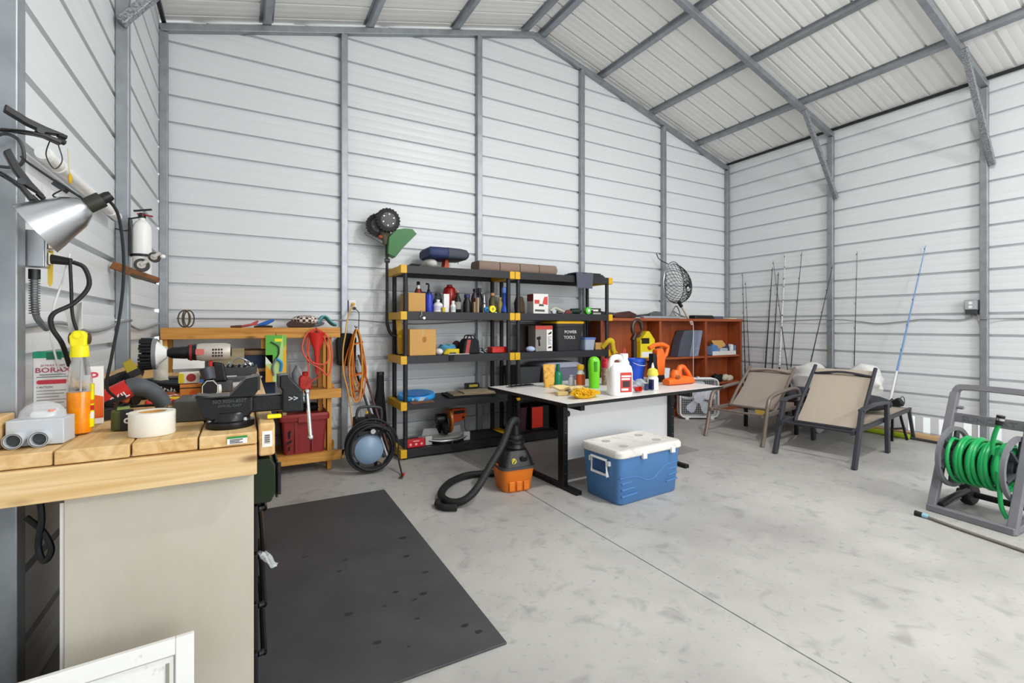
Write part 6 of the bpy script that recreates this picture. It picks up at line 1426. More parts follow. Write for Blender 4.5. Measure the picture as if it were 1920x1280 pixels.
MB().tube(bez([(-0.09, 0, 0.26), (-0.02, 0, 0.285), (0.06, 0, 0.285), (0.11, 0, 0.265)], 5), 0.017, 10).build('loop_top', og, t)
MB().tube(bez([(0.11, 0, 0.265), (0.09, 0, 0.21), (0.04, 0, 0.16)], 5), 0.015, 10).build('loop_side', og, t)
MB().prism([(-0.02, 0.05), (0.05, 0.05), (0.06, 0.20), (0.03, 0.26), (-0.03, 0.25), (-0.035, 0.15)], -0.03, 0.03, 'y').build('motor_body', og, t, bevel=0.012)
MB().prism([(-0.10, 0.0), (0.06, 0.0), (0.05, 0.055), (0.0, 0.12), (-0.04, 0.22), (-0.07, 0.22), (-0.07, 0.10)], -0.025, 0.025, 'y').build('black_guard', K['black'], t, bevel=0.006)
t = thing('red_cup', 'small red plastic cap lying on its side on the table edge', 'cap', (2.885, 2.985, ZT + 0.024), rot=(R(80), 0, R(15)))
MB().lathe([(0.018, 0), (0.022, 0.002), (0.026, 0.045), (0.023, 0.045), (0.018, 0.006)], 18, None, 1.2, 0.9).build('cup', K['red'], t)
t = thing('dust_mitt', 'golden yellow chenille dusting mitt lying on the near table edge', 'mitt', (2.32, 2.955, ZT), R(8))
my = mat('golden_chenille', 'e9b722', 0.95, 0, 0.4, 60, 'd29a14')
MB().ell((0, 0, 0.02), (0.085, 0.05, 0.028), 16, 8).build('mitt_core', my, t)
b = MB(); rr = random.Random(4)
for i in range(230):
    a = rr.uniform(0, 2 * PI); q = math.sqrt(rr.random())
    x, y = 0.09 * q * math.cos(a), 0.055 * q * math.sin(a); z0 = 0.012 + 0.024 * math.sqrt(max(0, 1 - q * q * 0.9))
    d = Vector((x * 0.9 + rr.uniform(-.02, .02), y * 0.9 + rr.uniform(-.03, .01), 0.02 + rr.uniform(-0.015, 0.02))).normalized() * rr.uniform(0.018, 0.028)
    b.tube([(x, y, z0), (x + d.x * 0.6, y + d.y * 0.6, max(0.004, z0 + d.z * 0.6)), (x + d.x, y + d.y, max(0.003, z0 + d.z))], [0.0045, 0.0045, 0.003], 5)
o = b.build('chenille_pile', my, t); o['kind'] = 'stuff'
simple('chamois_cloth', 'cream folded chamois cloth lying on the table', 'cloth', MB().sheet(lambda u, v: (0.26 * (u - 0.5) + 0.02 * math.sin(5 * v), 0.20 * (v - 0.5), 0.022 + 0.028 * math.sin(2.6 * u + 1) ** 2 + 0.012 * math.sin(9 * v + 4 * u)), 14, 12, 0.016), mat('cream_chamois', 'dcc68c', 0.95), (2.37, 3.22, ZT + 0.004), (0, 0, R(20)))
simple('folded_sponge', 'tan sponge lying beside the chamois cloth', 'sponge', MB().prism(rrect(0.10, 0.06, 0.015), 0, 0.03, 'z'), mat('tan_sponge', 'd2b878', 0.95, bump=0.8, bs=200), (2.24, 3.15, ZT), (0, 0, R(-10)), 0.006)
t = thing('drill_bit_tray', 'flat grey tray of drill bits on the far end of the table', 'tray', (2.23, 3.78, ZT), R(6))
MB().prism(rrect(0.28, 0.11, 0.015), 0, 0.008, 'z').build('tray', mat('dull_grey_tray', '8d8f90', 0.5, 0, 0.5, 20, '5d5f60'), t, bevel=0.002)
for i in range(9): MB().cyl((-0.12 + i * 0.029, -0.04, 0.013), (-0.12 + i * 0.029, 0.03 + 0.01 * (i % 2), 0.013), 0.0045, n=7).build('drill_bit', K['iron'], t)
simple('clear_film_pack', 'crumpled clear plastic packet beside the squeeze bottle', 'packet', MB().sheet(lambda u, v: (0.16 * (u - 0.5), 0.12 * (v - 0.5), 0.03 + 0.035 * math.sin(5 * u + 2) * math.sin(4 * v + 1) + 0.008 * math.sin(21 * u + 13 * v)), 16, 12, 0.001), mat('crinkly_film', 'd5dbe4', 0.15, alpha=0.55), (3.12, 3.17, ZT + 0.012), (0, 0, R(-30)))
simple('navy_small_box', 'small navy carton leaning by the clear packet', 'box', MB().box(-0.018, 0.018, -0.012, 0.012, 0, 0.055), mat('navy_red_print', '3a4064', 0.5), (3.055, 3.03, ZT), (0, 0, R(20)), 0.002)
simple('white_tub', 'white plastic tub standing behind the leaf blower', 'tub', MB().loft(taper(0.12, 0.10, 0.14, 0.115, 0, 0.12, 0.02)), mat('milky_plastic', 'cdced6', 0.4), (3.80, 3.55, ZT))
tubething('white_string', 'thin white string hanging from the net handle down to the leaf blower', 'string', [(5.50, 4.62, 1.33), (5.1, 4.3, 1.28), (4.3, 3.66, 1.10), (3.82, 3.30, 0.86), (3.80, 3.27, ZT + 0.12)][0:1] + [(5.54, 4.60, 1.30), (5.545, 4.60, 1.0), (5.545, 4.60, 0.45)], 0.0045, K['white'], 6)
tubething('pink_cord', 'thin pink cord trailing over the table edge by the white jug', 'cord', [(2.78, 2.96, ZT + 0.02), (2.83, 2.94, ZT + 0.055), (2.86, 2.95, ZT + 0.03), (2.87, 2.98, ZT + 0.02)], 0.002, mat('pink_red', 'd4344c', 0.4), 6)

# ------------------------------------------------------------------ shop vacuum
t = thing('shop_vacuum', 'orange and black shop vacuum with a long ribbed hose on the floor', 'vacuum', (1.845, 3.255, 0), R(-6))
vo = mat('vacuum_orange', 'd9731a', 0.42)
MB().loft([[(x, y, zz) for x, y in rrect(w_, d_, 0.05, 4)] for w_, d_, zz in ((0.22, 0.20, 0.0), (0.235, 0.215, 0.01), (0.275, 0.25, 0.165), (0.28, 0.255, 0.18))]).build('tank', vo, t)
for x in (-0.06, 0.0, 0.06): MB().prism([(x - 0.022, 0.012), (x + 0.022, 0.012), (x + 0.024, 0.085), (x - 0.024, 0.085)], -0.124, -0.10, 'y').build('tank_rib', vo, t, bevel=0.006)
MB().loft([[(x, y, zz) for x, y in rrect(0.292, 0.268, 0.055, 4)] for zz in (0.176, 0.195)]).build('rim', K['dgrey'], t)
MB().loft([[(x, y, zz) for x, y in rrect(w_, d_, 0.05, 4)] for w_, d_, zz in ((0.275, 0.25, 0.196), (0.25, 0.23, 0.24), (0.21, 0.20, 0.29), (0.19, 0.18, 0.31))]).build('head', K['black'], t)
MB().lathe([(0.075, 0.305), (0.078, 0.32), (0.066, 0.335), (0.066, 0.35), (0.074, 0.355), (0.074, 0.375), (0.06, 0.385)], 24, Matrix.Translation((0.02, 0, 0))).build('motor_cap', K['black'], t)
MB().lathe([(0.055, 0.385), (0.058, 0.40), (0.05, 0.415)], 22, Matrix.Translation((0.02, 0, 0))).build('cap_ring', K['rubber'], t)
MB().lathe([(0.034, 0.41), (0.034, 0.50), (0.028, 0.505)], 16, Matrix.Translation((0.02, 0.0, 0))).build('hose_port', K['black'], t)
MB().tube([(0.04, -0.125, 0.245), (0.04, -0.115, 0.25)], [0.028, 0.034], 16).build('latch_boss', K['black'], t)
k_ = MB().cyl((-0.045, -0.128, 0.238), (-0.045, -0.110, 0.243), 0.020, n=20).build('dial', mat('pale_yellow_dial', 'd8cc52', 0.5), t)
MB().cbox((-0.045, -0.130, 0.238), (0.006, 0.004, 0.03), (0, 0.6, 0)).build('dial_mark', K['black'], k_)
for sx in (-1, 1): MB().box(sx * 0.13 - 0.015, sx * 0.13 + 0.015, -0.03, 0.03, 0.14, 0.205).build('latch', vo if sx < 0 else K['black'], t, bevel=0.005)
hp = bez([(1.875, 3.255, 0.475), (1.86, 3.22, 0.53), (1.79, 3.19, 0.52), (1.69, 3.15, 0.37), (1.56, 3.10, 0.24), (1.43, 3.06, 0.11), (1.33, 3.07, 0.045), (1.255, 3.15, 0.03), (1.27, 3.32, 0.03), (1.42, 3.52, 0.03), (1.62, 3.62, 0.03), (1.80, 3.58, 0.03), (1.90, 3.50, 0.03)], 16)
rads = [0.025 + (0.004 if i % 2 else 0.0) for i in range(len(hp))]
tag(MB().tube(hp, rads, 12).build('vacuum_hose', K['rubber'], ang=2.0), 'long black ribbed hose looping on the floor from the shop vacuum', 'hose')
simple('hose_end', 'black hose nozzle end lying on the floor in front of the hose loop', 'nozzle', MB().tube(bez([(1.27, 3.02, 0.028), (1.20, 3.07, 0.026), (1.175, 3.14, 0.025), (1.20, 3.20, 0.025)], 6), 0.022, 12), K['rubber'])

# ------------------------------------------------------------------ cooler
t = thing('cooler', 'blue cooler with a grubby white lid and white handle in front of the table', 'cooler', (2.60, 2.735, 0), R(3.5))
cbm = mat('cooler_blue', '4a77ab', 0.42, 0, 0.15, 6, '41709f')
clw = mat('grubby_white_lid', 'd9d6d0', 0.5, 0, 0.6, 9, 'a8a39b', contrast=(0.5, 0.75))
MB().loft([[(x, y, zz) for x, y in rrect(w_, d_, 0.045, 5)] for w_, d_, zz in ((0.60, 0.34, 0.0), (0.62, 0.36, 0.012), (0.665, 0.40, 0.335))]).build('body', cbm, t)
lid = MB().loft([[(x, y, zz) for x, y in rrect(w_, d_, 0.05, 5)] for w_, d_, zz in ((0.675, 0.41, 0.337), (0.69, 0.425, 0.345), (0.69, 0.425, 0.375), (0.67, 0.405, 0.392), (0.63, 0.365, 0.396), (0.61, 0.345, 0.390))]).build('lid', clw, t, ang=0.6)
b = MB()
for x in (-0.18, 0.18):
    for y in (-0.09, 0.09): b.lathe([(0.001, 0.3905), (0.032, 0.3905), (0.034, 0.392), (0.001, 0.3915)], 18, Matrix.Translation((x, y, 0)))
b.build('cup_holder', mat('dim_white', 'b4b0a9', 0.5), lid)
for x in (-0.10, 0.21):
    l_ = MB().box(x - 0.02, x + 0.02, -0.228, -0.205, 0.315, 0.36).build('latch', K['white'], t, bevel=0.004)
    MB().box(x - 0.012, x + 0.012, -0.234, -0.226, 0.318, 0.332).build('latch_tab', K['white'], l_, bevel=0.003)
h_ = MB(); x0 = -0.337
h_.bar([(x0 - 0.008, -0.085, 0.31), (x0 - 0.002, -0.085, 0.20), (x0 - 0.002, 0.075, 0.20), (x0 - 0.008, 0.075, 0.31)], 0.02, 0.02, True)
h_.build('handle', K['white'], t, bevel=0.003)
for y in (-0.10, 0.09): MB().box(x0 - 0.012, x0 + 0.02, y - 0.012, y + 0.012, 0.27, 0.305).build('handle_mount', K['white'], t, bevel=0.003)
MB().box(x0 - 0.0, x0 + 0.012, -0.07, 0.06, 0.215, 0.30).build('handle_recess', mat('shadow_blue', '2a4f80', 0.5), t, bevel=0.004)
pt = bez([(-0.32, 0, 0.20), (-0.22, 0, 0.195), (-0.14, 0, 0.185), (-0.06, 0, 0.15), (0.02, 0, 0.145), (0.09, 0, 0.185), (0.16, 0, 0.225), (0.31, 0, 0.235)], 6)
MB().tube([(p[0], -0.180 - 0.02 * p[2] / 0.335 - 0.0005, p[2]) for p in pt], 0.0045, 8).build('moulded_wave', cbm, t)
for i, (xa, xb) in enumerate(((-0.30, -0.20), (-0.30, -0.17), (-0.30, -0.14))):
    zz = 0.155 - i * 0.045; MB().bar([(xa, -0.185, zz), (xb, -0.185, zz + 0.004)], 0.016, 0.014).build('moulded_bar', cbm, t, bevel=0.005)
for i, (xa, xb) in enumerate(((0.21, 0.30), (0.19, 0.30), (0.17, 0.30))):
    zz = 0.185 - i * 0.045; MB().bar([(xa, -0.186, zz), (xb, -0.186, zz + 0.006)], 0.016, 0.014).build('moulded_bar', cbm, t, bevel=0.005)

for o_, f_ in ((bpy.data.objects['white_jug'], 1.38), (bpy.data.objects['squeeze_bottle'], 1.35), (bpy.data.objects['hedge_trimmer'], 1.3), (bpy.data.objects['green_pump_bottle'], 1.2), (bpy.data.objects['dust_mitt'], 1.3)):
    o_.scale = (f_, f_, f_)
# ------------------------------------------------------------------ cherry bookcase along the gable wall
cw = wood('cherry_veneer', 'a1512c', '8a3f20', '5c2612', 'z', 0.4, kamt=0.0)
cwx = wood('cherry_veneer_across', 'ab5a33', '934726', '5c2612', 'x', 0.4, kamt=0.0)
BX = [3.90, 4.925, 5.855, 6.655]
t = thing('bookcase', 'long low cherry wood bookcase with open compartments along the gable wall', 'bookcase', (5.19, 4.76, 0))
ox, oy = -5.19, -4.76
y0, y1 = 4.64, 4.875
def BK(name, m, x0, x1, z0, z1, ya=y0, yb=y1): return MB().box(x0 + ox, x1 + ox, ya + oy, yb + oy, z0, z1).build(name, m, t, bevel=0.003)
BK('top_board', cwx, BX[0] - 0.01, BX[3] + 0.045, 1.335, 1.372, y0 - 0.012)
for x in BX: BK('upright', cw, x - 0.005, x + 0.035, 0.0, 1.335)
for i in range(3):
    for z in (0.83, 0.43, 0.10): BK('shelf_board', cwx, BX[i] + 0.035, BX[i + 1] - 0.005, z - 0.028, z, y0 + 0.006)
    BK('back_panel', cw, BX[i] + 0.035, BX[i + 1] - 0.005, 0.10, 1.335, y1 - 0.012, y1 - 0.002)
    BK('plinth', cwx, BX[i] + 0.035, BX[i + 1] - 0.005, 0.0, 0.07, y0 + 0.02, y0 + 0.04)
zs = 0.831
t = thing('yellow_jug', 'yellow jug with a peaked top and dark label in the bookcase', 'jug', (4.74, 4.73, zs))
MB().prism([(-0.135, 0.0), (0.135, 0.0), (0.135, 0.25), (0.03, 0.37), (-0.01, 0.37), (-0.135, 0.24)], -0.06, 0.06, 'y').build('body', K['byellow'] if False else mat('bright_canary', 'e8d21c', 0.4), t, bevel=0.015)
MB().box(-0.12, 0.02, -0.0625, -0.0595, 0.20, 0.275).build('dark_label', K['black'], t)
MB().box(-0.12, 0.12, -0.0625, -0.0595, 0.02, 0.09).build('white_label', K['white'], t)
t = thing('hand_pump', 'tall dark bronze hand pump standing in front of the bookcase end', 'pump', (3.985, 4.15, 0.0))
MB().tube([(0, 0, 0.0), (0, 0, 0.9), (0.0, 0, 1.12)], [0.035, 0.032, 0.03], 14).build('stand_pipe', mat('dark_bronze', '3c2a22', 0.4, 0.5), t)
MB().ell((0.0, 0, 0.012), (0.10, 0.10, 0.012)).build('base', mat('dark_bronze', '3c2a22', 0.4, 0.5), t)
MB().tube([(p[0] + 0.05, p[1], p[2] + 1.24) for p in ring((0, 0, 0), 0.075, 26, 'y', 0.10)], [0.022 if k < 16 else 0.012 for k in range(26)], 10, True).build('ring_head', mat('worn_bronze', '55443a', 0.35, 0.6), t)
MB().tube([(-0.02, 0, 1.10), (0.02, 0, 1.18)], [0.032, 0.028], 12).build('neck', mat('dark_bronze', '3c2a22', 0.4, 0.5), t)
simple('small_wood_block', 'thin upright strip of wood in the bookcase middle compartment', 'block', MB().box(0, 0.05, 0, 0.05, 0, 0.22), mat('orange_wood', 'c47a45', 0.6), (4.975, 4.68, zs))
for i, (x, w_, c, lb) in enumerate(((5.33, 0.24, '4d5058', 'wide slate grey binder'), (5.575, 0.10, '7e8598', 'blue grey folder'), (5.68, 0.08, '8f97ad', 'pale blue folder'))):
    b = MB().prism([(0, 0), (w_, 0), (w_ + 0.10, 0.37), (0.10, 0.375)] if i else [(0, 0), (w_, 0), (w_ + 0.09, 0.38), (0.14, 0.37), (0.07, 0.24)], 0, 0.14, 'y')
    simple('binder', f'{lb} leaning in the middle bookcase compartment', 'binder', b, mat('binder%d' % i, c, 0.5, 0, 0.4, 15, '5a6278'), (x, 4.69, zs), (0, 0, 0), 0.003, 'binders leaning in the bookcase')
t = thing('blue_parts_box', 'open blue and white box heaped with packets in the bookcase end', 'box', (6.29, 4.655, zs))
MB().box(-0.26, 0.28, 0.0, 0.004, 0, 0.06).build('front_side', mat('pale_carton', 'dcd8d4', 0.6), t)
MB().box(-0.26, 0.28, 0.004, 0.17, 0, 0.006).build('floor_sheet', mat('pale_carton', 'dcd8d4', 0.6), t)
for x in (-0.26, 0.276): MB().box(x, x + 0.004, 0.004, 0.17, 0, 0.14).build('end_side', mat('blue_carton', '7f9cc8', 0.6), t)
MB().prism([(-0.24, 0.03), (-0.10, 0.03), (-0.12, 0.14), (-0.24, 0.17)], 0.02, 0.06, 'y').build('blue_packet', mat('cornflower_card', '5f8fc4', 0.5, 0, 0.6, 25, '2c5a94'), t)
MB().prism([(-0.20, 0.22), (0.05, 0.22), (0.16, 0.13), (-0.08, 0.09)], 0.07, 0.09, 'y').build('card_flap', K['card'], t)
MB().prism([(-0.08, 0.05), (0.10, 0.05), (0.10, 0.10), (-0.08, 0.11)], 0.01, 0.05, 'y').build('white_packet', mat('pale_print', 'c9d3da', 0.5, 0, 0.8, 40, '6d8aa0'), t)
MB().ell((0.16, 0.09, 0.09), (0.06, 0.05, 0.07)).build('navy_pouch', mat('navy_pack', '1f2a4c', 0.6), t)
MB().ell((0.05, 0.11, 0.17), (0.10, 0.04, 0.05)).build('dark_pouch', mat('black_pack', '22242c', 0.7), t)
MB().prism([(0.18, 0.06), (0.26, 0.06), (0.255, 0.15), (0.20, 0.16)], 0.03, 0.07, 'y').build('white_bag', K['white'], t)
t = thing('cord_bundle', 'black power cord bundle lying on the low bookcase shelf', 'cord', (6.18, 4.72, 0.431))
for i in range(6): MB().tube([(p[0], p[1], p[2] + 0.012 * math.sin(3 * p[0] * 20 + i)) for p in ring((0.01 * i, 0, 0.02 + 0.015 * i), 0.12 - 0.008 * i, 20, 'z', 0.05)], 0.012, 7, True).build('loop', K['rubber'], t)
t = thing('white_glove', 'crumpled cream work gloves on the low bookcase shelf', 'gloves', (6.44, 4.71, 0.431))
for i in range(4): MB().ell((-0.08 + 0.05 * i, 0.01 * (i % 2), 0.045 + 0.015 * math.sin(i * 2)), (0.055, 0.05, 0.045)).build('fold', mat('cream_glove', 'cfc6b2', 0.9, bump=0.8, bs=40), t)
# on top
zt = 1.373
t = thing('long_gun_tool', 'long black and grey pole tool lying on the bookcase top', 'tool', (4.55, 4.74, zt))
MB().tube([(-0.62, 0, 0.05), (-0.38, 0, 0.04), (0.05, 0, 0.03), (0.30, 0, 0.05)], [0.04, 0.03, 0.014, 0.016], 12).build('shaft', K['dgrey'], t)
MB().prism([(0.26, 0.0), (0.50, 0.01), (0.50, 0.09), (0.40, 0.10), (0.28, 0.07)], -0.03, 0.03, 'y').build('head', mat('slate_head', '5b5d60', 0.5), t, bevel=0.012)
MB().ell((-0.60, 0, 0.045), (0.11, 0.05, 0.045)).build('motor', K['black'], t)
simple('red_drill_case', 'dark red and black circular saw lying on the bookcase top', 'tool', MB().prism([(-0.16, 0.0), (0.20, 0.0), (0.22, 0.05), (0.10, 0.09), (-0.08, 0.07), (-0.18, 0.03)], 0, 0.08, 'y'), mat('maroon_tool', '4f2622', 0.5, 0, 0.7, 14, '1d1615'), (4.28, 4.63, zt), (0, 0, 0), 0.012)
simple('grey_strip', 'long flat grey plastic strip lying on the bookcase top', 'strip', MB().box(-0.35, 0.35, 0, 0.07, 0, 0.03), mat('pale_grey_strip', '9fa3ab', 0.5), (5.0, 4.66, zt), (0, 0, 0), 0.006)
simple('flat_case', 'flat black case lying on the bookcase top under the net', 'case', MB().prism(rrect(0.40, 0.12, 0.02), 0, 0.05, 'z'), K['black'], (5.86, 4.72, zt), (0, 0, 0), 0.008)
simple('grey_tin', 'small blue grey tin on the bookcase top', 'tin', MB().box(-0.10, 0.10, 0, 0.08, 0, 0.04), mat('slate_tin', '5d6070', 0.5), (6.22, 4.69, zt), (0, 0, 0), 0.004)
simple('cream_pad', 'small cream pad at the end of the bookcase top', 'pad', MB().box(-0.09, 0.09, 0, 0.08, 0, 0.018), mat('cream_pad', 'd9d2bb', 0.7), (6.55, 4.69, zt), (0, 0, 0), 0.003)
simple('wire_tangle', 'tangle of grey wire and clips beside the gable column', 'wire', MB().tube(bez([(5.30, 4.80, 1.41), (5.36, 4.78, 1.52), (5.44, 4.80, 1.55), (5.48, 4.78, 1.44), (5.40, 4.76, 1.40), (5.36, 4.80, 1.48), (5.52, 4.80, 1.42), (5.60, 4.78, 1.40)], 6), 0.009, 6), mat('grey_wire', '8c8a86', 0.6))
# ------------------------------------------------------------------ landing net
t = thing('landing_net', 'black mesh landing net with an aluminium handle hanging on the fourth gable column', 'net', (5.29, 4.72, 1.87))
hoop = []
for k in range(36):
    a = 2 * PI * k / 36
    hoop.append((0.27 * math.cos(a), 0.06 * math.cos(a), 0.285 * math.sin(a) - 0.02 * math.cos(2 * a)))
MB().tube(hoop, 0.008, 8, True).build('hoop', K['alu'], t)
b = MB()
def bagp(a, q):   # q 0 rim .. 1 bottom
    r_ = math.cos(q * PI / 2 * 0.92)
    return (0.265 * r_ * math.cos(a) + 0.06 * q, -0.05 - 0.20 * math.sin(q * PI / 2) + 0.06 * math.cos(a) * (1 - q) + 0.05, 0.28 * r_ * math.sin(a) - 0.09 * q)
N = 26; Q = 9
for k in range(N):
    for dr in (1, -1):
        b.tube([bagp(2 * PI * (k + dr * 0.5 * j) / N, j / Q) for j in range(Q + 1)], 0.0032, 4, cap=False)
o = b.build('mesh_bag', K['blackm'], t); o['kind'] = 'stuff'
h_ = MB().tube([(0.10, 0.0, -0.27), (0.16, -0.02, -0.36), (0.30, -0.05, -0.58)], [0.014, 0.014, 0.013], 12).build('handle', mat('gold_aluminium', 'c9bfa8', 0.35, 0.6), t)
MB().tube([(0.085, 0.0, -0.25), (0.14, -0.015, -0.33)], [0.024, 0.024], 12).build('yoke', K['black'], t)
MB().tube([(0.275, -0.045, -0.54), (0.305, -0.052, -0.585)], [0.016, 0.016], 12).build('grip_end', mat('pink_beige', 'c7aa9e', 0.6), h_)
MB().tube(bez([(-0.24, 0.10, 0.42), (-0.18, 0.10, 0.34), (-0.05, 0.05, 0.27)], 4), 0.006, 6).build('hang_cord', K['blackm'], t)
# ------------------------------------------------------------------ box fan
t = thing('box_fan', 'white square box fan standing on the floor before the bookcase', 'fan', (5.41, 4.41, 0), R(-29.5))
fw = mat('fan_white', 'e4e5e6', 0.4)
oc_ = rrect(0.52, 0.52, 0.07, 5)
for y in (-0.05, 0.05): MB().tube([(x, y, z + 0.29) for x, z in oc_], 0.011, 8, True).build('rim', fw, t)
b = MB(); b.loft([[(x, yy, z + 0.29) for x, z in oc_] for yy in (-0.05, 0.05)], cap=False); b.build('shroud', fw, t)
for yy, nm in ((-0.056, 'front_grille'), (0.056, 'rear_grille')):
    b = MB()
    for i in range(21):
        p = -0.24 + 0.024 * i
        b.cbox((p, yy, 0.29), (0.0024, 0.003, 0.515)); b.cbox((0, yy + 0.002, 0.29 + p), (0.515, 0.003, 0.0024))
    b.build(nm, fw, t)
MB().box(-0.24, 0.24, 0.052, 0.0535, 0.05, 0.53).build('dark_back', mat('fan_dark', '1d1e22', 0.8), t)
MB().tube([(0, -0.04, 0.29), (0, 0.03, 0.29)], [0.07, 0.075], 24).build('hub', mat('pale_lilac', 'd5d7e2', 0.4), t)
for k in range(5):
    a = 2 * PI * k / 5 + 0.32
    ca, sa = math.cos(a), math.sin(a)
    def bl(u, v, ca=ca, sa=sa):
        r_ = 0.06 + 0.165 * u; w_ = (0.035 + 0.09 * u - 0.05 * u * u) * (v - 0.5) * 2 * (1 if u < 0.9 else 0.7)
        return (r_ * ca - w_ * sa, -0.02 + 0.03 * (v - 0.5) * 2, 0.29 + r_ * sa + w_ * ca)
    MB().sheet(bl, 6, 4, 0.003).build('blade', mat('pale_lilac', 'd5d7e2', 0.4), t)
MB().cyl((0.0, 0.0, 0.548), (0.0, 0.0, 0.575), 0.02, n=14).build('speed_knob', fw, t)
for x in (-0.17, 0.17): MB().box(x - 0.025, x + 0.025, -0.07, 0.07, 0.0, 0.022).build('foot', fw, t, bevel=0.004)
# ------------------------------------------------------------------ sun loungers, backs towards the camera
sl = mat('beige_sling', 'b5a898', 0.8, 0, 0.3, 40, 'a3978a', 0.3, 300)
sl2 = mat('taupe_sling', 'a89b90', 0.8, 0, 0.3, 40, '988c82', 0.3, 300)
def lounger(label, org, rz, hw, m_frame, m_sling, hinge, top, flat):
    t = thing('sun_lounger', label, 'sun lounger', org, rz, 'sun loungers by the white wall')
    F = m_frame
    for s_ in (1, -1):
        y = s_ * hw
        if flat:
            MB().bar([(0.0, y, 0.0), (0.19, y, 0.50)], 0.035, 0.062).build('leg', F, t, bevel=0.006)
            MB().bar([(0.93, y, 0.0), (0.90, y, 0.50)], 0.035, 0.062).build('leg', F, t, bevel=0.006)
            MB().bar(bez([(0.17, y, 0.50), (0.30, y + s_ * 0.01, 0.522), (0.55, y + s_ * 0.01, 0.525), (0.92, y, 0.505)], 5), 0.055, 0.022).build('armrest', F, t, bevel=0.006)
        else:
            MB().tube(bez([(0.0, y, 0.0), (0.07, y, 0.22), (0.13, y, 0.43), (0.22, y, 0.51), (0.50, y, 0.545), (0.80, y, 0.55), (0.90, y, 0.50), (0.90, y, 0.40)], 7), 0.021, 12).build('arm_leg', F, t)
            MB().bar([(0.90, y * 0.92, 0.0), (0.90, y * 0.92, 0.40)], 0.035, 0.045).build('leg', K['black'], t, bevel=0.004)
        MB().bar([(0.05, y * 0.9, 0.31), (1.86, y * 0.9, 0.335)], 0.028, 0.04).build('side_rail', F, t, bevel=0.005)
        MB().bar([(1.78, y * 0.92, 0.335), (1.88, y * 0.98, 0.0)], 0.03, 0.04).build('leg', F, t, bevel=0.005)
        # backrest side tube
        MB().tube(bez([(hinge[0] - 0.02, y * 0.80, hinge[1] - 0.01), (hinge[0] + 0.3 * (top[0] - hinge[0]), y * 0.83, hinge[1] + 0.35 * (top[1] - hinge[1])), (top[0], y * 0.80, top[1] + 0.03)], 6), 0.017, 10).build('back_tube', F, t)
    for u, zz in ((0.10, 0.31), (0.93, 0.315), (1.84, 0.335)): MB().tube([(u, -hw * 0.9, zz), (u, hw * 0.9, zz)], 0.013, 8).build('crossbar', F, t)
    MB().tube([(hinge[0] - 0.015, -hw * 0.8, hinge[1]), (hinge[0] - 0.015, hw * 0.8, hinge[1])], 0.014, 8).build('crossbar', F, t)
    du, dz = top[0] - hinge[0], top[1] - hinge[1]
    ln = math.hypot(du, dz); nx, nz = dz / ln, -du / ln     # normal away from the camera side
    for sg in (-1, 1):
        MB().tube(bez([(top[0] - 0.10 * du, -hw * 0.8, top[1] - 0.10 * dz), (top[0] - 0.07 * du - sg * 0.02 - 0.01, 0, top[1] - 0.07 * dz + sg * 0.016), (top[0] - 0.10 * du, hw * 0.8, top[1] - 0.10 * dz)], 8), 0.011, 8).build('head_bow', F, t)
    MB().sheet(lambda u, v: (hinge[0] + du * u + nx * 0.03 * math.sin(PI * u) , (v - 0.5) * 2 * hw * 0.78, hinge[1] + dz * u + nz * 0.03 * math.sin(PI * u)), 10, 6, 0.006).build('back_sling', m_sling, t)
    MB().sheet(lambda u, v: (hinge[0] + 0.10 + (1.82 - hinge[0] - 0.10) * u, (v - 0.5) * 2 * hw * 0.84, 0.345 - 0.02 * math.sin(PI * u)), 10, 6, 0.006).build('seat_sling', m_sling, t)
    b = MB()
    for k in range(5): b.bar([(hinge[0] + 0.03 + 0.05 * k, hw * 0.86, 0.335), (hinge[0] + 0.045 + 0.05 * k, hw * 0.86, 0.365 + 0.02 * k)], 0.012, 0.014)
    b.build('ratchet', F, t)
    return t
dk = mat('charcoal_aluminium', '3a3b42', 0.45, 0.3)
bn = mat('taupe_aluminium', '83776e', 0.4, 0.3)
lounger('charcoal framed sun lounger with beige sling, nearer the hose reel', (4.647, 2.4985, 0), R(7.8), 0.335, dk, sl, (0.31, 0.30), (0.81, 0.815), True)
lounger('taupe tube framed sun lounger with beige sling, nearer the bookcase', (4.685, 3.362, 0), R(8.2), 0.32, bn, sl2, (0.45, 0.325), (0.96, 0.745), False)
simple('yellow_label', 'small yellow tag under the taupe lounger backrest', 'tag', MB().box(-0.06, 0.06, -0.002, 0.002, -0.03, 0.03), mat('mustard_tag', 'c9a944', 0.6), (5.10, 3.30, 0.285), (0, 0, R(-82)))
simple('dark_cushion', 'charcoal cushion bundled on the seat of the charcoal lounger', 'cushion', MB().ell((0, 0, 0), (0.22, 0.24, 0.085), 18, 10), mat('charcoal_fabric', '33343b', 0.9, bump=0.6, bs=20), (5.90, 2.62, 0.437), (0, 0, R(20)))
simple('dark_cushion', 'charcoal seat pad slumped on the taupe lounger seat', 'cushion', MB().ell((0, 0, 0), (0.26, 0.20, 0.075), 18, 10), mat('charcoal_fabric', '33343b', 0.9), (6.05, 3.42, 0.43), (0, 0, R(-10)))
wb = mat('white_poly_bag', 'dcdbd8', 0.45, 0, 0.4, 10, 'c2c1be', 1.0, 14)
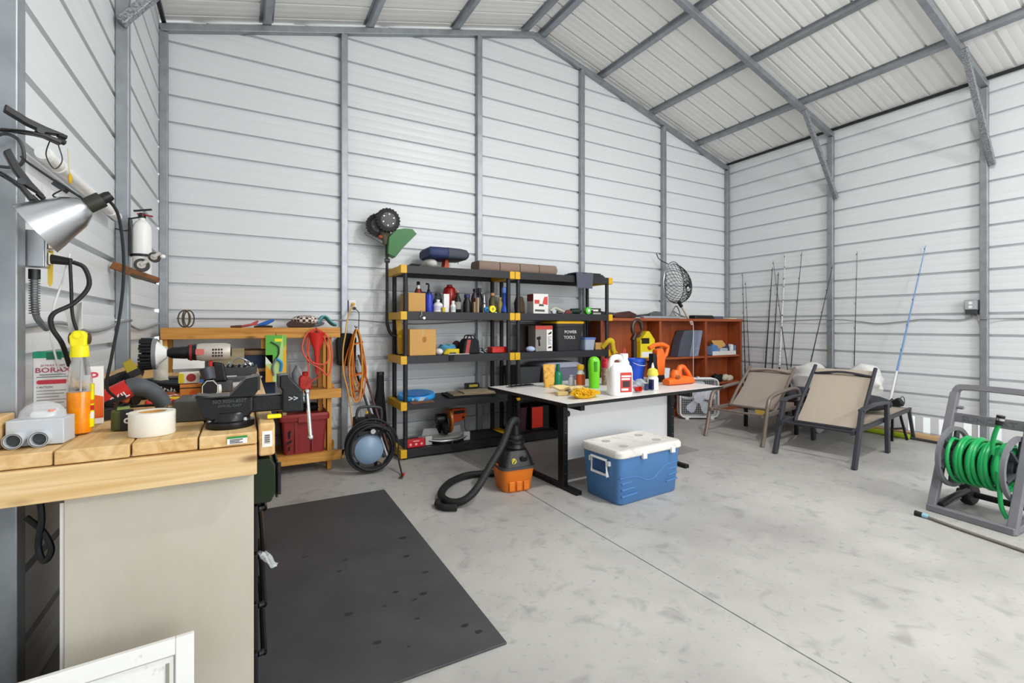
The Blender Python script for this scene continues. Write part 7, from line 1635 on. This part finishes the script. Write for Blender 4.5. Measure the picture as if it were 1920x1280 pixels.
def blob(name, label, cat, c, r, m, seed, amp=0.12):
    rr = random.Random(seed); ph = [rr.uniform(0, 6) for _ in range(6)]
    b = MB().ell((0, 0, 0), (1, 1, 1), 24, 14)
    b.v = [tuple(p * (1 + amp * (math.sin(5 * p[0] + ph[0] + 3 * p[2]) * math.sin(4 * p[1] + ph[1]) + 0.6 * math.sin(9 * p[2] + ph[2] + 5 * p[0]))) * s_ for p, s_ in zip(v, r)) if False else tuple(v[i] * r[i] * (1 + amp * (math.sin(5 * v[0] + ph[0] + 3 * v[2]) * math.sin(4 * v[1] + ph[1]) + 0.6 * math.sin(9 * v[2] + ph[2] + 5 * v[0]))) for i in range(3)) for v in b.v]
    zmin = min(v[2] for v in b.v)
    return tag(b.build(name, m, loc=(c[0], c[1], c[2] - zmin)), label, cat)
blob('white_bag', 'white plastic sack slumped on the taupe lounger against the wall', 'sack', (6.42, 3.47, 0.36), (0.14, 0.28, 0.19), wb, 1)
blob('white_bag', 'pale pillow lying behind the charcoal lounger backrest', 'pillow', (6.36, 2.84, 0.372), (0.12, 0.20, 0.215), wb, 5)
blob('grey_bag', 'translucent grey bag between the two loungers', 'sack', (5.95, 3.125, 0.0), (0.20, 0.085, 0.30), mat('translucent_bag', 'c4c6c8', 0.4, 0, 0.4, 14, '96989b', 1.0, 20), 8)

# ------------------------------------------------------------------ fishing rods along the right wall
def rod(label, p0, p1, m, grip='black', bend=0.0, thick=0.0065, guides=5, reel=False, cork=0.30, rs=None):
    t = thing('fishing_rod', label, 'fishing rod', p0, 0, 'fishing rods leaning on the white wall')
    d = Vector(p1) - Vector(p0); L_ = d.length; dn = d.normalized()
    side = Vector((-1, 0, 0)) - dn * Vector((-1, 0, 0)).dot(dn); side.normalize()
    P = lambda s_: dn * (L_ * s_) + side * (bend * math.sin(PI * s_))
    MB().tube([P(0.02), P(0.1), P(cork)], [0.013, 0.015, 0.011], 10).build('grip', K[grip] if grip in K else grip, t)
    MB().tube([P(cork + (1 - cork) * k / 8) for k in range(9)], [thick * 1.25 * (1 - 0.65 * k / 8) for k in range(9)], 8).build('blank', m, t)
    for k in range(guides):
        c = P(cork + 0.12 + (0.86 - cork) * k / max(1, guides - 1)); r_ = 0.013 * (1 - 0.09 * k)
        MB().tube([Vector(q) + side * 0.015 for q in ring(c, r_, 10, 'y')], 0.0022, 5, True).build('guide', K['iron'], t)
    if reel:
        side = Vector((-0.3, -1, 0)).normalized(); q = P(0.10) + side * 0.07
        MB().tube([P(0.12), q], 0.008, 8).build('reel_stem', K['black'], t)
        MB().tube([q + Vector((0, -0.05, 0.02)), q + Vector((0, -0.02, 0.0)), q + Vector((0, 0.04, -0.02))], [0.045, 0.05, 0.03], 16).build('spool', K['black'], t)
        MB().tube(ring(q + Vector((0, -0.06, 0.02)), 0.055, 16, 'y'), 0.004, 6, True).build('bail', K['iron'], t)
        MB().tube(bez([q + Vector((0, 0.03, 0)), q + Vector((-0.07, 0.04, 0.01)), q + Vector((-0.10, 0.0, 0.04))], 4), 0.007, 8).build('crank', K['dgrey'], t)
    return t
bk = mat('black_graphite', '23252a', 0.3)
rod('thin black rod at the bookcase end of the wall', (6.55, 4.47, 0.004), (6.72, 4.65, 2.09), bk)
rod('short dark rod leaning between bookcase end and wall', (6.60, 4.42, 0.004), (6.72, 4.60, 1.95), bk, guides=4, thick=0.005)
rod('straight black rod standing third from the bookcase', (6.50, 4.19, 0.004), (6.72, 4.17, 2.12), bk, thick=0.009)
rod('black two piece rod standing fourth from the bookcase', (6.50, 4.08, 0.004), (6.72, 4.08, 2.04), bk, thick=0.008)
wh = mat('white_banded_rod', 'dcdcd8', 0.4, 0, 1.0, 14, '33343a', stretch=(0.1, 0.1, 3), contrast=(0.56, 0.6))
rod('white and black banded rod standing fifth from the bookcase', (6.50, 3.97, 0.004), (6.72, 3.98, 2.30), wh, thick=0.011)
rod('slim dark rod crossing over the banded rod', (6.48, 3.72, 0.004), (6.72, 4.16, 2.22), bk, thick=0.005)
rod('slim black rod leaning towards the bookcase behind the banded rod', (6.50, 3.84, 0.004), (6.72, 3.75, 2.29), bk, thick=0.006)
rod('dark rod leaning on the second column', (6.42, 3.64, 0.004), (6.67, 3.33, 2.06), bk, thick=0.006)
rod('fine black rod standing alone between the loungers and the wall', (6.50, 3.02, 0.004), (6.72, 3.07, 2.21), bk, thick=0.005)
rod('blue rod with a white grip and black spinning reel', (6.47, 2.66, 0.20), (6.72, 2.38, 2.18), mat('blue_graphite', '6f97cc', 0.35), 'white', reel=True, thick=0.0085, cork=0.28)
simple('rod_stand', 'small black camp stool frame holding the blue rod', 'stand', MB().bar([(6.22, 2.50, 0.0), (6.28, 2.52, 0.28)], 0.02, 0.02).bar([(6.42, 2.44, 0.0), (6.36, 2.48, 0.28)], 0.02, 0.02).bar([(6.22, 2.52, 0.13), (6.42, 2.46, 0.13)], 0.018, 0.018).bar([(6.27, 2.52, 0.275), (6.37, 2.475, 0.275)], 0.02, 0.02), K['black'])
# timber and lime pole along the right wall
simple('wall_board', 'pale pine board lying along the foot of the white wall', 'board', MB().box(6.58, 6.668, 1.15, 2.95, 0.0, 0.062), wood('pine_board', 'd9b487', 'c99f6e', '8a5a2c', 'y', kscale=2), bevel=0.004)
t = thing('lime_pole', 'lime green pole with a black end lying at the foot of the wall', 'pole', (6.50, 2.70, 0.032))
MB().tube([(0, 0.35, 0), (-0.02, -0.22, 0)], 0.030, 14).build('pole', mat('acid_lime', 'b5cc2a', 0.4, 0, 0.4, 9, '8ea31c'), t)
MB().tube([(-0.02, -0.22, 0), (-0.021, -0.26, 0)], 0.027, 14).build('end_cap', mat('lime_cap', '9dc02a', 0.4), t)
MB().tube([(0.0, -0.26, -0.014), (-0.03, -0.72, -0.014)], 0.014, 10).build('shaft', K['dgrey'], t)

# ------------------------------------------------------------------ hose reel
t = thing('hose_reel', 'grey hose reel cart wound with green garden hose', 'hose reel', (4.10, 1.227, 0), R(-96.9))
# local: x = towards image right along the axle, y = away from the camera
rg = mat('weathered_grey_plastic', '77777c', 0.55, 0, 0.4, 10, '66666b')
HWD = 0.205
for s_ in (-1, 1):
    x = s_ * HWD
    MB().bar([(x, 0.0, 0.0), (x, 0.10, 0.28), (x, 0.20, 0.55), (x, 0.295, 0.80)], 0.042, 0.05).build('side_post', rg, t, bevel=0.008)
    MB().bar([(x, 0.02, 0.022), (x, 0.42, 0.07)], 0.04, 0.04).build('base_rail', rg, t, bevel=0.006)
    MB().bar([(x, 0.42, 0.07), (x, 0.17, 0.46)], 0.036, 0.036).build('rear_strut', rg, t, bevel=0.006)
MB().bar([(-HWD - 0.02, 0.0, 0.022), (HWD + 0.02, 0.0, 0.022)], 0.05, 0.044).build('front_bar', rg, t, bevel=0.006)
MB().bar(bez([(-HWD, 0.29, 0.78), (-HWD + 0.012, 0.30, 0.825), (-HWD + 0.06, 0.305, 0.84), (HWD - 0.06, 0.305, 0.84), (HWD - 0.012, 0.30, 0.825), (HWD, 0.29, 0.78)], 5), 0.038, 0.036).build('handle', rg, t, bevel=0.008)
cp = MB().box(-HWD + 0.02, HWD - 0.02, 0.232, 0.245, 0.60, 0.665).build('name_bar', rg, t, bevel=0.003)
text('SUNCAST', 0.05, mat('relief_grey', '66666b', 0.6), cp, (0.0, 0.2315, 0.632), (R(90), 0, 0), sx=1.3, ex=0.002)
MB().cyl((-HWD + 0.0, 0.262, 0.70), (-HWD + 0.06, 0.262, 0.70), 0.012, n=10).build('hook_peg', rg, t)
for s_ in (-1, 1):
    x = s_ * 0.165
    c = (x, 0.19, 0.365)
    d_ = MB().tube(ring(c, 0.195, 44, 'x'), 0, 4, True, True, (0.013, 0.012)).build('disc_rim', rg, t)
    for k in range(6):
        a = 2 * PI * k / 6 + 0.3
        MB().bar([(x, c[1] + 0.05 * math.cos(a), c[2] + 0.05 * math.sin(a)), (x, c[1] + 0.19 * math.cos(a), c[2] + 0.19 * math.sin(a))], 0.045, 0.016).build('spoke', K['dgrey'], d_, bevel=0.003)
    MB().cyl((x - 0.012, c[1], c[2]), (x + 0.012, c[1], c[2]), 0.06, n=24).build('hub', K['dgrey'], d_)
MB().cyl((-0.165, 0.19, 0.365), (0.165, 0.19, 0.365), 0.085, n=20).build('drum', K['dgrey'], t)
MB().cyl((-HWD, 0.19, 0.365), (HWD, 0.19, 0.365), 0.022, n=12).build('axle', K['dgrey'], t)
MB().cyl((-0.24, 0.40, 0.075), (0.24, 0.40, 0.075), 0.022, n=12).build('wheel_axle', K['black'], t)
for s_ in (-1, 1):
    MB().tube([(s_ * 0.14, 0.40, 0.075), (s_ * 0.15, 0.40, 0.075), (s_ * 0.20, 0.40, 0.075), (s_ * 0.205, 0.40, 0.075)], [0.065, 0.075, 0.075, 0.065], 22).build('wheel', K['rubber'], t)
MB().tube(bez([(-0.16, 0.02, 0.05), (-0.16, 0.18, 0.09), (-0.16, 0.38, 0.11)], 4), 0.02, 8).build('wheel_guard', K['black'], t)
b_ = MB().bar([(HWD + 0.03, 0.19, 0.365), (HWD + 0.04, 0.12, 0.28)], 0.02, 0.03); b_.build('crank', rg, t, bevel=0.004)
# the hose
gh = mat('garden_hose_green', '17a055', 0.32, 0, 0.2, 12, '0f8a47')
t2 = thing('garden_hose', 'green garden hose wound on the grey reel', 'hose', (4.10, 1.227, 0), R(-96.9))
pts = []; rr = random.Random(21)
n_l, turns = 3, 8
for lay in range(n_l):
    r_ = 0.105 + 0.024 * lay
    for k in range(turns * 22):
        f_ = k / (turns * 22); xx = -0.132 + 0.264 * (f_ if lay % 2 == 0 else 1 - f_)
        a = 2 * PI * k / 22 + lay
        pts.append((xx + 0.010 * math.sin(a * 0.5 + lay * 2), 0.19 + (r_ + 0.004 * math.sin(a * 0.37)) * math.cos(a), 0.365 + (r_ + 0.004 * math.sin(a * 0.37)) * math.sin(a) - 0.006))
MB().tube(pts, 0.0125, 9).build('winding', gh, t2)
MB().tube(bez([(0.13, 0.03, 0.36), (0.135, 0.035, 0.24), (0.14, 0.045, 0.14), (0.165, 0.05, 0.075)], 6), 0.0125, 9).build('loose_loop', gh, t2)
MB().tube(bez([(0.10, 0.04, 0.46), (0.105, 0.03, 0.54), (0.125, 0.02, 0.62), (0.14, 0.02, 0.665)], 6), 0.0125, 9).build('free_end', gh, t2)
cp = MB().tube([(0.138, 0.02, 0.655), (0.148, 0.02, 0.715)], [0.019, 0.021], 12).build('coupling', K['blackg'], t2)
MB().tube([(0.143, 0.02, 0.685), (0.1455, 0.02, 0.70)], [0.0222, 0.0222], 12).build('coupling_ring', K['chrome'], cp)
t = thing('supply_hose', 'thin grey supply hose with a black and blue fitting lying before the reel', 'hose', (3.90, 1.42, 0))
MB().tube(bez([(0.03, -0.02, 0.014), (-0.02, -0.20, 0.011), (-0.06, -0.38, 0.011), (-0.11, -0.62, 0.011), (-0.15, -0.9, 0.011)], 8), 0.0095, 9).build('hose', mat('putty_hose', '7a756c', 0.6), t)
MB().tube([(0.03, 0.03, 0.016), (0.03, -0.01, 0.015)], [0.018, 0.016], 12).build('black_coupling', K['black'], t)
MB().tube([(0.03, -0.012, 0.015), (0.026, -0.045, 0.014)], [0.0155, 0.014], 12).build('blue_coupling', mat('pale_blue_fitting', '8fbdd0', 0.4), t)
